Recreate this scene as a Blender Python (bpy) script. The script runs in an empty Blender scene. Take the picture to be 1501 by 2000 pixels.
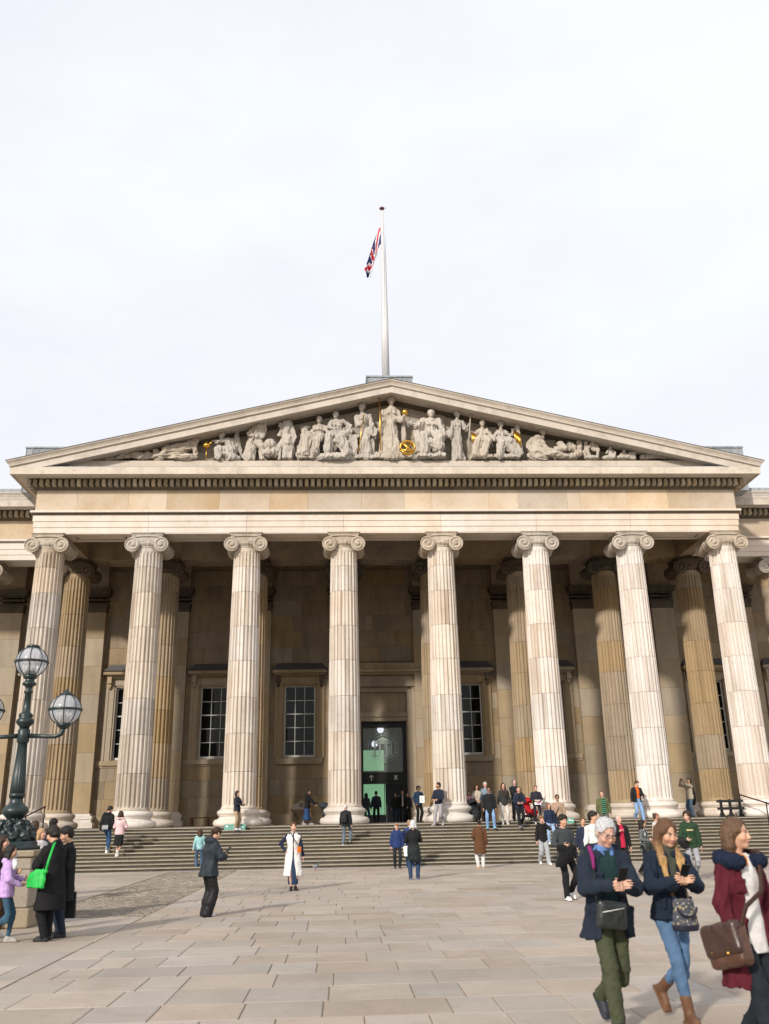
import bpy, bmesh, math, random
import numpy as np
from mathutils import Vector, Matrix

random.seed(7)
rng = np.random.default_rng(11)
R = math.radians
scene = bpy.context.scene
col = scene.collection

# ------------------------------------------------------------------ camera
FPX, PIT, ROL, YAW = 1737.9, .330, -.019, -.050
CAM = np.array([-2.495, -42.865, 1.83])
_r0 = np.array([math.cos(YAW), math.sin(YAW), 0.0])
_f0 = np.array([-math.sin(YAW), math.cos(YAW), 0.0])
_z0 = np.array([0, 0, 1.0])
CW = _f0 * math.cos(PIT) + _z0 * math.sin(PIT)
_u0 = _z0 * math.cos(PIT) - _f0 * math.sin(PIT)
CR = _r0 * math.cos(ROL) + _u0 * math.sin(ROL)
CU = -_r0 * math.sin(ROL) + _u0 * math.cos(ROL)

cam_d = bpy.data.cameras.new('camera')
cam = bpy.data.objects.new('camera', cam_d)
col.objects.link(cam)
cam_d.sensor_fit = 'VERTICAL'
cam_d.sensor_height = 36.0
cam_d.lens = FPX / 2000 * 36.0
cam_d.clip_start = .1
cam_d.clip_end = 2000
cam_d.dof.use_dof = True
cam_d.dof.focus_distance = 36.0
cam_d.dof.aperture_fstop = 2.0
M = Matrix.Identity(4)
for i in range(3):
    M[i][0], M[i][1], M[i][2], M[i][3] = CR[i], CU[i], -CW[i], CAM[i]
cam.matrix_world = M
scene.camera = cam

def ray(x, y):
    return CW * FPX + CR * (x - 750.5) - CU * (y - 1000)
def on_y(x, y, Y):
    d = ray(x, y); return CAM + d * ((Y - CAM[1]) / d[1])
def on_z(x, y, Z=0.0):
    d = ray(x, y); return CAM + d * ((Z - CAM[2]) / d[2])

# ------------------------------------------------------------------ light
SUN_EL, SUN_AZ = R(27.6), R(32)          # sun in front of the portico and to its left
to_sun = Vector((-math.sin(SUN_AZ) * math.cos(SUN_EL), -math.cos(SUN_AZ) * math.cos(SUN_EL), math.sin(SUN_EL)))
sun_d = bpy.data.lights.new('sun', 'SUN')
sun_d.energy = 3.0
sun_d.angle = R(3.6)
sun_d.color = (1.0, .93, .83)
sun = bpy.data.objects.new('sun', sun_d)
col.objects.link(sun)
sun.rotation_euler = (-to_sun).to_track_quat('-Z', 'Y').to_euler()

world = bpy.data.worlds.new('World')
scene.world = world
world.use_nodes = True
wn, wl = world.node_tree.nodes, world.node_tree.links
wn.clear()
w_out = wn.new('ShaderNodeOutputWorld')
w_sky = wn.new('ShaderNodeTexSky')
w_sky.sky_type = 'NISHITA'
w_sky.sun_disc = False
w_sky.sun_elevation = SUN_EL
w_sky.sun_rotation = math.atan2(to_sun.x, to_sun.y)
w_sky.air_density = 1.2
w_sky.dust_density = 3.0
bg1 = wn.new('ShaderNodeBackground'); bg1.inputs[1].default_value = .12
wl.new(w_sky.outputs[0], bg1.inputs[0])
# thin bright cloud layer with soft breaks
tc = wn.new('ShaderNodeTexCoord')
mp = wn.new('ShaderNodeMapping'); mp.inputs['Scale'].default_value = (1.2, 1.2, 3.2)
mp.inputs['Rotation'].default_value = (0, R(-14), R(20))
nz = wn.new('ShaderNodeTexNoise'); nz.inputs['Scale'].default_value = 1.6
nz.inputs['Detail'].default_value = 7; nz.inputs['Roughness'].default_value = .58
cr = wn.new('ShaderNodeValToRGB')
cr.color_ramp.elements[0].position = .30; cr.color_ramp.elements[0].color = (.745, .76, .815, 1)
cr.color_ramp.elements[1].position = .62; cr.color_ramp.elements[1].color = (.85, .855, .885, 1)
bg2 = wn.new('ShaderNodeBackground'); bg2.inputs[1].default_value = .95
mixs = wn.new('ShaderNodeMixShader'); mixs.inputs[0].default_value = .92
wl.new(tc.outputs['Generated'], mp.inputs[0]); wl.new(mp.outputs[0], nz.inputs[0])
wl.new(nz.outputs[0], cr.inputs[0]); wl.new(cr.outputs[0], bg2.inputs[0])
wl.new(bg1.outputs[0], mixs.inputs[1]); wl.new(bg2.outputs[0], mixs.inputs[2])
wl.new(mixs.outputs[0], w_out.inputs[0])

scene.view_settings.view_transform = 'Standard'
scene.view_settings.look = 'None'
scene.view_settings.exposure = .38
scene.view_settings.gamma = 1.0
scene.view_settings.use_curve_mapping = False
scene.render.engine = 'CYCLES'

# ------------------------------------------------------------------ helpers
def tag(o, label=None, cat=None, group=None, kind=None):
    if label: o['label'] = label
    if cat: o['category'] = cat
    if group: o['group'] = group
    if kind: o['kind'] = kind
    return o

def link(name, me, mat=None, parent=None, loc=None, rot=None, scale=None):
    o = bpy.data.objects.new(name, me)
    col.objects.link(o)
    if mat is not None and me is not None and not me.materials:
        me.materials.append(mat)
    if parent is not None: o.parent = parent
    if loc is not None: o.location = loc
    if rot is not None: o.rotation_euler = rot
    if scale is not None: o.scale = scale
    return o

def empty(name, loc=(0, 0, 0), rz=0, parent=None):
    o = bpy.data.objects.new(name, None)
    o.empty_display_size = .2
    col.objects.link(o)
    o.location = loc; o.rotation_euler = (0, 0, rz)
    if parent is not None: o.parent = parent
    return o

def copy_tree(o, parent=None):
    kids = list(o.children)
    c = o.copy(); col.objects.link(c); c.parent = parent
    for ch in kids: copy_tree(ch, c)
    return c

class MB:
    """mesh builder: collects vertices and faces of one part"""
    def __init__(s): s.v, s.f, s.sm = [], [], []
    def add(s, v, f, smooth=False):
        n = len(s.v); s.v.extend([tuple(map(float, p)) for p in v])
        s.f.extend([tuple(i + n for i in q) for q in f]); s.sm.extend([smooth] * len(f))
        return s
    def box(s, c, h, rz=0, rot=None):
        P = [(sx * h[0], sy * h[1], sz * h[2]) for sz in (-1, 1) for sy in (-1, 1) for sx in (-1, 1)]
        if rot is not None: P = [tuple(rot @ Vector(p)) for p in P]
        elif rz: P = [(p[0] * math.cos(rz) - p[1] * math.sin(rz), p[0] * math.sin(rz) + p[1] * math.cos(rz), p[2]) for p in P]
        P = [(p[0] + c[0], p[1] + c[1], p[2] + c[2]) for p in P]
        return s.add(P, [(0, 2, 3, 1), (4, 5, 7, 6), (0, 1, 5, 4), (2, 6, 7, 3), (0, 4, 6, 2), (1, 3, 7, 5)])
    def bx(s, x0, x1, y0, y1, z0, z1):
        return s.box(((x0 + x1) / 2, (y0 + y1) / 2, (z0 + z1) / 2), (abs(x1 - x0) / 2, abs(y1 - y0) / 2, abs(z1 - z0) / 2))
    def lathe(s, prof, n=32, c=(0, 0, 0), cap=True, smooth=True, fn=None):
        V, F = [], []
        for (r, z) in prof:
            for k in range(n):
                a = 2 * math.pi * k / n
                rr = r * (fn(a, z) if fn else 1)
                V.append((c[0] + rr * math.cos(a), c[1] + rr * math.sin(a), c[2] + z))
        for j in range(len(prof) - 1):
            for k in range(n):
                k2 = (k + 1) % n
                F.append((j * n + k, j * n + k2, (j + 1) * n + k2, (j + 1) * n + k))
        s.add(V, F, smooth)
        if cap:
            b = len(s.v) - len(V)
            s.f.append(tuple(b + k for k in reversed(range(n)))); s.sm.append(False)
            s.f.append(tuple(b + (len(prof) - 1) * n + k for k in range(n))); s.sm.append(False)
        return s
    def tube(s, pts, r, n=8, cap=True):
        pts = [Vector(p) for p in pts]
        rr = r if hasattr(r, '__len__') else [r] * len(pts)
        V, F = [], []
        prev = None
        for i, p in enumerate(pts):
            t = (pts[min(i + 1, len(pts) - 1)] - pts[max(i - 1, 0)]).normalized()
            if prev is None:
                a = Vector((0, 0, 1)) if abs(t.z) < .9 else Vector((1, 0, 0))
                nx = t.cross(a).normalized()
            else:
                nx = (prev - t * prev.dot(t)).normalized()
            prev = nx; ny = t.cross(nx)
            for k in range(n):
                a = 2 * math.pi * k / n
                V.append(tuple(p + (nx * math.cos(a) + ny * math.sin(a)) * rr[i]))
        for j in range(len(pts) - 1):
            for k in range(n):
                k2 = (k + 1) % n
                F.append((j * n + k, (j + 1) * n + k, (j + 1) * n + k2, j * n + k2))
        s.add(V, F, True)
        if cap:
            b = len(s.v) - len(V)
            s.f.append(tuple(b + k for k in range(n))); s.sm.append(False)
            s.f.append(tuple(b + (len(pts) - 1) * n + k for k in reversed(range(n)))); s.sm.append(False)
        return s
    def ball(s, c, r, nu=12, nv=8):
        r = r if hasattr(r, '__len__') else (r, r, r)
        V, F = [(c[0], c[1], c[2] - r[2])], []
        for j in range(1, nv):
            t = math.pi * j / nv
            for k in range(nu):
                a = 2 * math.pi * k / nu
                V.append((c[0] + r[0] * math.sin(t) * math.cos(a), c[1] + r[1] * math.sin(t) * math.sin(a), c[2] - r[2] * math.cos(t)))
        V.append((c[0], c[1], c[2] + r[2]))
        for k in range(nu):
            k2 = (k + 1) % nu
            F.append((0, 1 + k2, 1 + k))
            for j in range(nv - 2):
                F.append((1 + j * nu + k, 1 + j * nu + k2, 1 + (j + 1) * nu + k2, 1 + (j + 1) * nu + k))
            F.append((len(V) - 1, 1 + (nv - 2) * nu + k, 1 + (nv - 2) * nu + k2))
        return s.add(V, F, True)
    def mesh(s, name):
        me = bpy.data.meshes.new(name)
        me.from_pydata(s.v, [], s.f)
        me.polygons.foreach_set('use_smooth', s.sm)
        me.update()
        return me
    def build(s, name, mat, parent=None, loc=None, rot=None):
        me = s.mesh(name)
        me.materials.append(mat)
        return link(name, me, None, parent, loc, rot)

_bc = {}
def block_mesh(dx, dy, dz, bev=.012, mat=None):
    """a block centred at its origin with chamfered edges"""
    key = (round(dx, 3), round(dy, 3), round(dz, 3), bev, mat.name if mat else '')
    if key in _bc: return _bc[key]
    hx, hy, hz = dx / 2, dy / 2, dz / 2
    b = min(bev, hx * .45, hy * .45, hz * .45)
    V, ids = [], {}
    for sx in (-1, 1):
        for sy in (-1, 1):
            for sz in (-1, 1):
                for ax in range(3):
                    p = [sx * (hx - b), sy * (hy - b), sz * (hz - b)]
                    p[ax] = (sx * hx, sy * hy, sz * hz)[ax]
                    ids[(sx, sy, sz, ax)] = len(V); V.append(tuple(p))
    F = []
    for ax in range(3):
        o1, o2 = [a for a in range(3) if a != ax]
        for sg in (-1, 1):
            q = []
            for (a, c) in ((-1, -1), (1, -1), (1, 1), (-1, 1)):
                k = [0, 0, 0]; k[ax] = sg; k[o1] = a; k[o2] = c
                q.append(ids[(k[0], k[1], k[2], ax)])
            F.append(tuple(q))
        for a in (-1, 1):
            for c in (-1, 1):
                q = []
                for sg, order in ((-1, (o1, o2)), (1, (o2, o1))):
                    k = [0, 0, 0]; k[ax] = sg; k[o1] = a; k[o2] = c
                    q += [ids[(k[0], k[1], k[2], order[0])], ids[(k[0], k[1], k[2], order[1])]]
                F.append(tuple(q))
    for sx in (-1, 1):
        for sy in (-1, 1):
            for sz in (-1, 1):
                F.append(tuple(ids[(sx, sy, sz, a)] for a in range(3)))
    me = bpy.data.meshes.new('block')
    me.from_pydata(V, [], F)
    bm = bmesh.new(); bm.from_mesh(me)
    bmesh.ops.recalc_face_normals(bm, faces=bm.faces)
    bm.to_mesh(me); bm.free(); me.update()
    if mat: me.materials.append(mat)
    _bc[key] = me
    return me

# ------------------------------------------------------------------ materials
class NT:
    def __init__(s, name):
        s.m = bpy.data.materials.new(name); s.m.use_nodes = True
        s.n, s.l = s.m.node_tree.nodes, s.m.node_tree.links
        s.b = s.n['Principled BSDF']
    def new(s, t, **kw):
        x = s.n.new(t)
        for k, v in kw.items():
            if isinstance(v, (int, float, tuple)) and k in x.inputs: x.inputs[k].default_value = v
            else: setattr(x, k, v)
        return x
    def noise(s, vec, scale, detail=4, rough=.55):
        x = s.new('ShaderNodeTexNoise'); x.inputs['Scale'].default_value = scale
        x.inputs['Detail'].default_value = detail; x.inputs['Roughness'].default_value = rough
        s.l.new(vec, x.inputs['Vector']); return x.outputs[0]
    def map(s, vec, scale):
        x = s.new('ShaderNodeMapping'); x.inputs['Scale'].default_value = scale
        s.l.new(vec, x.inputs[0]); return x.outputs[0]
    def ramp(s, fac, a, b, ca=(0, 0, 0, 1), cb=(1, 1, 1, 1)):
        x = s.new('ShaderNodeValToRGB')
        e = x.color_ramp.elements
        e[0].position, e[1].position = a, b; e[0].color, e[1].color = ca, cb
        s.l.new(fac, x.inputs[0]); return x.outputs[0]
    def mix(s, fac, a, b, mode='MIX'):
        x = s.new('ShaderNodeMix', data_type='RGBA', blend_type=mode)
        for sock, v in ((x.inputs[0], fac), (x.inputs[6], a), (x.inputs[7], b)):
            if hasattr(v, 'links'): s.l.new(v, sock)
            else: sock.default_value = v if not isinstance(v, tuple) or len(v) == 4 else (*v, 1)
        return x.outputs[2]
    def math(s, op, a, b=0.0):
        x = s.new('ShaderNodeMath', operation=op)
        for sock, v in ((x.inputs[0], a), (x.inputs[1], b)):
            if hasattr(v, 'links'): s.l.new(v, sock)
            else: sock.default_value = v
        return x.outputs[0]
    def bump(s, h, strength=.3, dist=.01):
        x = s.new('ShaderNodeBump'); x.inputs['Strength'].default_value = strength
        x.inputs['Distance'].default_value = dist
        s.l.new(h, x.inputs['Height']); s.l.new(x.outputs[0], s.b.inputs['Normal'])

def c4(c): return (*c, 1)

def stone(name, c1, c2, dirt, streak=.5, drop=.35, vary=.12, rough=.85, bump=.35, sx=2.6, sz=.16, patch=.5):
    t = NT(name)
    pos = t.new('ShaderNodeNewGeometry').outputs['Position']
    oi = t.new('ShaderNodeObjectInfo')
    # shift the pattern of each piece so that neighbours differ
    off = t.new('ShaderNodeVectorMath', operation='MULTIPLY_ADD')
    cmb = t.new('ShaderNodeCombineXYZ')
    for k in range(3): t.l.new(oi.outputs['Random'], cmb.inputs[k])
    t.l.new(cmb.outputs[0], off.inputs[0]); off.inputs[1].default_value = (7, 5, 3); t.l.new(pos, off.inputs[2])
    P = off.outputs[0]
    big = t.noise(P, patch, 5, .6)
    base = t.mix(t.ramp(big, .36, .66), c4(c1), c4(c2))
    st = t.noise(t.map(P, (sx, sx, sz)), 1.0, 5, .62)
    stm = t.math('MULTIPLY', t.ramp(st, .46, .72), streak)
    base = t.mix(stm, base, c4(dirt))
    sp = t.noise(P, 3.2, 6, .65)
    base = t.mix(t.math('MULTIPLY', t.ramp(sp, .55, .8), drop), base, c4(tuple(x * .55 for x in dirt)))
    fine = t.noise(pos, 34, 3, .6)
    base = t.mix(.55, base, t.ramp(fine, .2, .8, (.72, .72, .72, 1), (1.2, 1.2, 1.2, 1)), 'MULTIPLY')
    hsv = t.new('ShaderNodeHueSaturation')
    t.l.new(base, hsv.inputs['Color'])
    v = t.math('ADD', t.math('MULTIPLY', oi.outputs['Random'], 2 * vary), 1 - vary)
    t.l.new(v, hsv.inputs['Value'])
    h2 = t.math('ADD', t.math('MULTIPLY', t.math('FRACT', t.math('MULTIPLY', oi.outputs['Random'], 13.7)), .5), .75)
    t.l.new(h2, hsv.inputs['Saturation'])
    t.l.new(hsv.outputs[0], t.b.inputs['Base Color'])
    t.b.inputs['Roughness'].default_value = rough
    t.b.inputs['Specular IOR Level'].default_value = .25
    h = t.math('ADD', t.math('MULTIPLY', t.noise(pos, 12, 5, .65), .7), t.math('MULTIPLY', fine, .4))
    t.bump(h, bump, .02)
    return t.m

def plain(name, c, rough=.6, metal=0, spec=.4, noise=.12, nscale=8, bump=0, bscale=60, coat=0):
    t = NT(name)
    if noise:
        pos = t.new('ShaderNodeTexCoord').outputs['Object']
        n = t.noise(pos, nscale, 5, .6)
        k = t.ramp(n, .25, .75, (1 - noise,) * 3 + (1,), (1 + noise,) * 3 + (1,))
        t.l.new(t.mix(1.0, c4(c), k, 'MULTIPLY'), t.b.inputs['Base Color'])
        if bump: t.bump(t.noise(pos, bscale, 3), bump, .004)
    else:
        t.b.inputs['Base Color'].default_value = c4(c)
    t.b.inputs['Roughness'].default_value = rough
    t.b.inputs['Metallic'].default_value = metal
    t.b.inputs['Specular IOR Level'].default_value = spec
    if coat: t.b.inputs['Coat Weight'].default_value = coat
    return t.m

def emit(name, c, strength):
    t = NT(name)
    t.b.inputs['Base Color'].default_value = c4(c)
    t.b.inputs['Emission Color'].default_value = c4(c)
    t.b.inputs['Emission Strength'].default_value = strength
    return t.m

MT = {}
MT['column'] = stone('pale_column_stone', (.72, .665, .615), (.66, .59, .525), (.36, .27, .19), .85, .3, .07, sx=3.0, sz=.10)
MT['base'] = stone('column_base_stone', (.66, .60, .54), (.58, .51, .44), (.40, .32, .24), .4, .35, .08, sx=1.5, sz=1.0)
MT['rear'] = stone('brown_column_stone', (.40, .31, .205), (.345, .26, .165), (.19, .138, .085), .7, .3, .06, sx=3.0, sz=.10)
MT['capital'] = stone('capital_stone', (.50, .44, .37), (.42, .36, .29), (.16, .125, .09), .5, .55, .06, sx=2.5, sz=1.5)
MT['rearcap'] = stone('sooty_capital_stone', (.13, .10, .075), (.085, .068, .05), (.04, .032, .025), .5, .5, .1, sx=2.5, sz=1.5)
MT['arch'] = stone('entablature_stone', (.66, .58, .51), (.61, .52, .44), (.47, .36, .25), .4, .25, .10, sx=1.2, sz=.5)
MT['frieze'] = stone('frieze_stone', (.58, .48, .37), (.52, .40, .27), (.40, .27, .15), .4, .3, .17, sx=1.0, sz=.6)
MT['cornice'] = stone('cornice_stone', (.60, .535, .465), (.54, .48, .41), (.24, .20, .16), .35, .4, .06, sx=1.6, sz=.8)
MT['dark_mould'] = stone('shaded_moulding_stone', (.14, .112, .075), (.10, .082, .056), (.045, .038, .028), .5, .5, .2, sx=2, sz=1)  # shade under the cornice and behind the dentils put into the colour
MT['bead_dark'] = stone('blackish_stone', (.10, .08, .055), (.07, .055, .04), (.03, .025, .02), .5, .4, .1)  # near-black tone for the strip behind the bead row
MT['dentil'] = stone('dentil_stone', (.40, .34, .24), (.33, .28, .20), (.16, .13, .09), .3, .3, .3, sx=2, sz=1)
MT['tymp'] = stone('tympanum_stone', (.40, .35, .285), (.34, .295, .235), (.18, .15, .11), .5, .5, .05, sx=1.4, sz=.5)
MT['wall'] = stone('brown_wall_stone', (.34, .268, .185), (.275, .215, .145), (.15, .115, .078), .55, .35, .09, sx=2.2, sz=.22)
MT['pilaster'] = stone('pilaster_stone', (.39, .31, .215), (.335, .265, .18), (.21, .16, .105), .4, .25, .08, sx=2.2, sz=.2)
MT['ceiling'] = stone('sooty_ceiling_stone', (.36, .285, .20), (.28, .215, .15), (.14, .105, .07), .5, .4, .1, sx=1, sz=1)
MT['step'] = stone('step_stone', (.37, .33, .26), (.30, .265, .205), (.16, .138, .10), .5, .5, .08, sx=1.4, sz=4)
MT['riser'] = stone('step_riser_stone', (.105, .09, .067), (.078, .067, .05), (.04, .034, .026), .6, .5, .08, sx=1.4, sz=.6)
MT['statue'] = stone('statue_stone', (.50, .445, .38), (.43, .38, .32), (.22, .18, .14), .35, .45, .05, sx=3, sz=1.5)
MT['pedestal'] = stone('pedestal_stone', (.34, .285, .21), (.29, .24, .175), (.18, .145, .105), .4, .35, .05)
MT['lead'] = stone('lead_sheet', (.34, .36, .38), (.27, .29, .31), (.14, .15, .16), .7, .3, .06, rough=.6, bump=.15, sx=4, sz=.3)
MT['lead_dark'] = plain('dark_lead_flashing', (.10, .10, .105), .6)
MT['gold'] = plain('gilding', (.75, .43, .08), .32, 1.0, .5, .15, 6)
MT['iron'] = plain('dark_green_iron', (.012, .024, .024), .38, 0, .5, .3, 14, .25, 30)
MT['black_iron'] = plain('black_iron', (.012, .011, .010), .5, 0, .4)
MT['rail'] = plain('bronze_handrail', (.10, .045, .028), .4, .6)
MT['white_paint'] = plain('white_paint', (.60, .59, .60), .45, 0, .4, .05)
MT['sash'] = plain('grey_sash_paint', (.62, .62, .59), .5, 0, .4, .08)
MT['pane'] = plain('window_glass', (.006, .008, .008), .03, 0, .2, 0)
MT['interior'] = plain('dark_interior', (.02, .02, .02), .9)
MT['door_frame'] = plain('black_door_frame', (.008, .011, .011), .6, 0, .5, 0)
MT['greenpanel'] = emit('emissive_green_panel', (.30, .62, .36), .42)  # weak emission put into the green itself, no source behind it
MT['lampglow'] = emit('lit_globe', (.85, .88, 1.0), .9)
MT['etch'] = plain('etched_glass_white', (.50, .62, .55), .5, 0, .4, 0)
MT['white'] = plain('plain_white', (.80, .80, .80), .6, 0, .3, .04)
MT['teal'] = plain('teal_sign_board', (.13, .33, .27), .5)
MT['wood'] = plain('brown_bench_wood', (.16, .075, .03), .55)
# ================================================================== the museum
S = 4.811            # column spacing
Z0 = 1.53            # floor of the portico
CH = 13.72           # column height
ZA = Z0 + CH         # underside of the architrave
Y2 = 4.75            # second row of columns
YW = 9.4             # back wall face
XO = -.14
CX = [(i - 3.5) * S for i in range(8)]
A = 17.58            # half width of the entablature
YF = -.68

museum = tag(empty('museum_building', (0, 0, 0)),
             'pale stone museum with a columned portico and sculpted pediment', 'building')

def sweep(prof, path, closed=True):
    """closed (d, z) profile carried along path points (x, y, ox, oy)"""
    m = MB(); n = len(prof); V, F = [], []
    for (x, y, ox, oy) in path:
        for (d, z) in prof: V.append((x + ox * d, y + oy * d, z))
    for j in range(len(path) - 1):
        for k in range(n):
            k2 = (k + 1) % n
            F.append((j * n + k, (j + 1) * n + k, (j + 1) * n + k2, j * n + k2))
    F.append(tuple(range(n))); F.append(tuple((len(path) - 1) * n + k for k in reversed(range(n))))
    m.add(V, F)
    me = m.mesh('sweep')
    bm = bmesh.new(); bm.from_mesh(me); bmesh.ops.recalc_face_normals(bm, faces=bm.faces); bm.to_mesh(me); bm.free()
    return me

def swept(name, prof, path, mat, parent):
    me = sweep(prof, path); me.name = name; me.materials.append(mat)
    return link(name, me, None, parent)

# ---------------------------------------------------------------- columns
NFL = 24
def flute(a, depth):
    u = (a * NFL / (2 * math.pi)) % 1.0
    w = .80
    t = (u - .5) / (w / 2)
    return 1 - depth * math.sqrt(max(0, 1 - t * t)) if abs(t) < 1 else 1.0
def rad(z):
    t = (z - .75) / (12.95 - .75)
    return .765 - .115 * t ** 1.5
drum_z = [.75, 2.35, 4.05, 5.7, 7.4, 9.05, 10.75, 12.02, 12.95]
angs = []
for k in range(NFL):
    for u in (0.02, .10, .18, .34, .5, .66, .82, .90): angs.append(2 * math.pi * (k + u) / NFL)
def drum_mesh(i):
    z0, z1 = drum_z[i] + .006, drum_z[i + 1] - .006
    top = i == len(drum_z) - 2
    zs = [z0, z0 + .02] + [z0 + (z1 - z0) * t for t in (.35, .7)] + [z1 - .02, z1]
    if top: zs = [z0, z0 + .02, 12.3, 12.6, 12.72, 12.78, 12.95]
    if i == 0: zs = [z0, .80, .86, .95, 1.5, z1 - .02, z1]
    m = MB(); V, F = [], []
    n = len(angs)
    for j, z in enumerate(zs):
        for a in angs:
            dp = .125
            if top and z > 12.74: dp = .0
            elif top and z > 12.65: dp = .05
            if i == 0 and z < .87: dp = .0
            elif i == 0 and z < .93: dp = .05
            r = rad(z) * flute(a, dp)
            if (j == 0 or j == len(zs) - 1): r -= .008
            if i == 0 and z < .81: r += .04
            if top and z > 12.9: r += .03
            V.append((r * math.cos(a), r * math.sin(a), z))
    for j in range(len(zs) - 1):
        for k in range(n):
            k2 = (k + 1) % n
            F.append((j * n + k, j * n + k2, (j + 1) * n + k2, (j + 1) * n + k))
    m.add(V, F, False)
    m.f.append(tuple(reversed(range(n)))); m.sm.append(False)
    m.f.append(tuple((len(zs) - 1) * n + k for k in range(n))); m.sm.append(False)
    return m.mesh('drum')

def base_mesh():
    P = [(1.02, 0)]
    for k in range(9):
        a = -math.pi / 2 + math.pi * k / 8
        P.append((.98 + .15 * math.cos(a), .16 + .16 * math.sin(a)))
    P += [(.93, .335), (.93, .36), (.875, .38), (.86, .42), (.88, .46), (.92, .475), (.92, .50)]
    for k in range(7):
        a = -math.pi / 2 + math.pi * k / 6
        P.append((.88 + .09 * math.cos(a), .60 + .10 * math.sin(a)))
    P += [(.85, .71), (.85, .75)]
    m = MB(); m.lathe(P, 56); return m.mesh('column_base')

def capital_mesh():
    m = MB()
    zc, xs, vr = 13.10, .70, .365
    yf = .80
    for sx in (-1, 1):
        for sy in (-1, 1):
            V, F = [], []
            nr, na = 15, 44
            for j in range(nr + 1):
                q = j / nr
                for k in range(na):
                    a = 2 * math.pi * k / na
                    r = vr * (q * .97 + .03)
                    turns = 2.1 * (1 - (q * .97 + .03)) ** .85
                    ph = (turns - sx * (a - math.pi / 2) / (2 * math.pi)) % 1.0
                    h = .055 * (math.sin(math.pi * min(1, ph / .72)) ** .6 if ph < .72 else -.25)
                    if q < .16: h = .075
                    if j == nr: h = .0
                    oval = 1.0
                    V.append((sx * xs + r * math.cos(a) * oval, sy * (yf + h), zc + r * math.sin(a)))
            for j in range(nr):
                for k in range(na):
                    k2 = (k + 1) % na
                    f = (j * na + k, j * na + k2, (j + 1) * na + k2, (j + 1) * na + k)
                    F.append(f if sy < 0 else tuple(reversed(f)))
            F.append(tuple(range(na)) if sy > 0 else tuple(reversed(range(na))))
            m.add(V, F, True)
        # bolster between the volutes of one side
        V, F = [], []
        ys = [-.80, -.74, -.68, -.45, -.2, -.12, -.06, .06, .12, .2, .45, .68, .74, .80]
        rs = [.365, .365, .33, .30, .275, .27, .30, .30, .27, .275, .30, .33, .365, .365]
        for y, r in zip(ys, rs):
            for k in range(24):
                a = 2 * math.pi * k / 24
                V.append((sx * xs + r * math.cos(a), y, zc + r * math.sin(a)))
        for j in range(len(ys) - 1):
            for k in range(24):
                k2 = (k + 1) % 24
                F.append((j * 24 + k, (j + 1) * 24 + k, (j + 1) * 24 + k2, j * 24 + k2))
        m.add(V, F, True)
    # canalis: a sagging band joining the two volutes, front and back
    for sy in (-1, 1):
        n = 16
        for (zt, zb, yy, th) in ((13.53, None, .765, .0), (13.555, 13.46, .83, 0)):
            V, F = [], []
            for k in range(n + 1):
                x = -.72 + 1.44 * k / n
                sag = .07 * math.cos(x / .72 * math.pi / 2)
                top = zt - (.05 * (1 - math.cos(x / .72 * math.pi / 2)) if zb else 0)
                bot = (13.30 - sag) if zb is None else top - .055
                V += [(x, sy * yy, top), (x, sy * yy, bot), (x, sy * .5, top), (x, sy * .5, bot)]
            for k in range(n):
                b, c = 4 * k, 4 * k + 4
                for q in ((0, 1), (2, 0), (1, 3)):
                    f = (b + q[0], b + q[1], c + q[1], c + q[0]); F.append(f if sy < 0 else tuple(reversed(f)))
            m.add(V, F, False)
    # echinus with eggs
    P = [(.66, 12.94), (.70, 12.965), (.70, 13.0), (.68, 13.02), (.74, 13.06), (.80, 13.14), (.80, 13.22), (.72, 13.30), (.6, 13.34)]
    def egg(a, z):
        if z < 13.05: return 1.0
        return 1 + .06 * abs(math.sin(a * 12)) ** .7 - .03
    m.lathe(P, 96, fn=egg)
    m.bx(-.72, .72, -.72, .72, 13.34, 13.56)
    # abacus with a beaded edge
    m.bx(-.76, .76, -.76, .76, 13.56, 13.60)
    m.bx(-.80, .80, -.80, .80, 13.68, CH - .003)
    for k in range(15):
        x = -.70 + 1.4 * k / 14
        for sgn in (-1, 1):
            m.ball((x, sgn * .755, 13.64), (.038, .04, .045), 6, 4)
            m.ball((sgn * .755, x, 13.64), (.04, .038, .045), 6, 4)
    m.bx(-.745, .745, -.745, .745, 13.60, 13.68)
    return m.mesh('capital')

_dr = [drum_mesh(i) for i in range(len(drum_z) - 1)]
_ba, _ca = base_mesh(), capital_mesh()
def mats(me, mat):
    c = me.copy(); c.materials.clear(); c.materials.append(mat); return c
MT['column_grey'] = stone('weathered_column_stone', (.60, .535, .46), (.52, .445, .365), (.25, .185, .13), .95, .4, .07, sx=3.4, sz=.12)
MT['column_mid'] = stone('streaked_column_stone', (.67, .61, .55), (.59, .52, .445), (.31, .23, .155), .9, .35, .07, sx=3.2, sz=.11)
_set = {k: ([mats(d, MT[a]) for d in _dr], mats(_ba, MT[b]), mats(_ca, MT[c]))
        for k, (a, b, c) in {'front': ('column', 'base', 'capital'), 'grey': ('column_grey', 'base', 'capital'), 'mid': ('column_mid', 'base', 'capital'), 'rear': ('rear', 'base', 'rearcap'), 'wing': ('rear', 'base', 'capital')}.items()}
def column(x, y, kind):
    c = empty('column', (x, y, Z0), 0, museum)
    dr, ba, ca = _set[kind]
    link('column_base', ba, None, c)
    for k, d in enumerate(dr):
        o = link('drum', d, None, c)
        o.rotation_euler.z = 2 * math.pi / NFL * random.randrange(NFL)
    link('capital', ca, None, c)
    return c
for i, x in enumerate(CX):
    column(x, 0, ('grey', 'grey', 'mid', 'mid', 'mid', 'front', 'front', 'front')[i])
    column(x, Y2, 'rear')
for sx in (-1, 1): column(sx * (CX[7] + S), Y2, 'wing')

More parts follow.
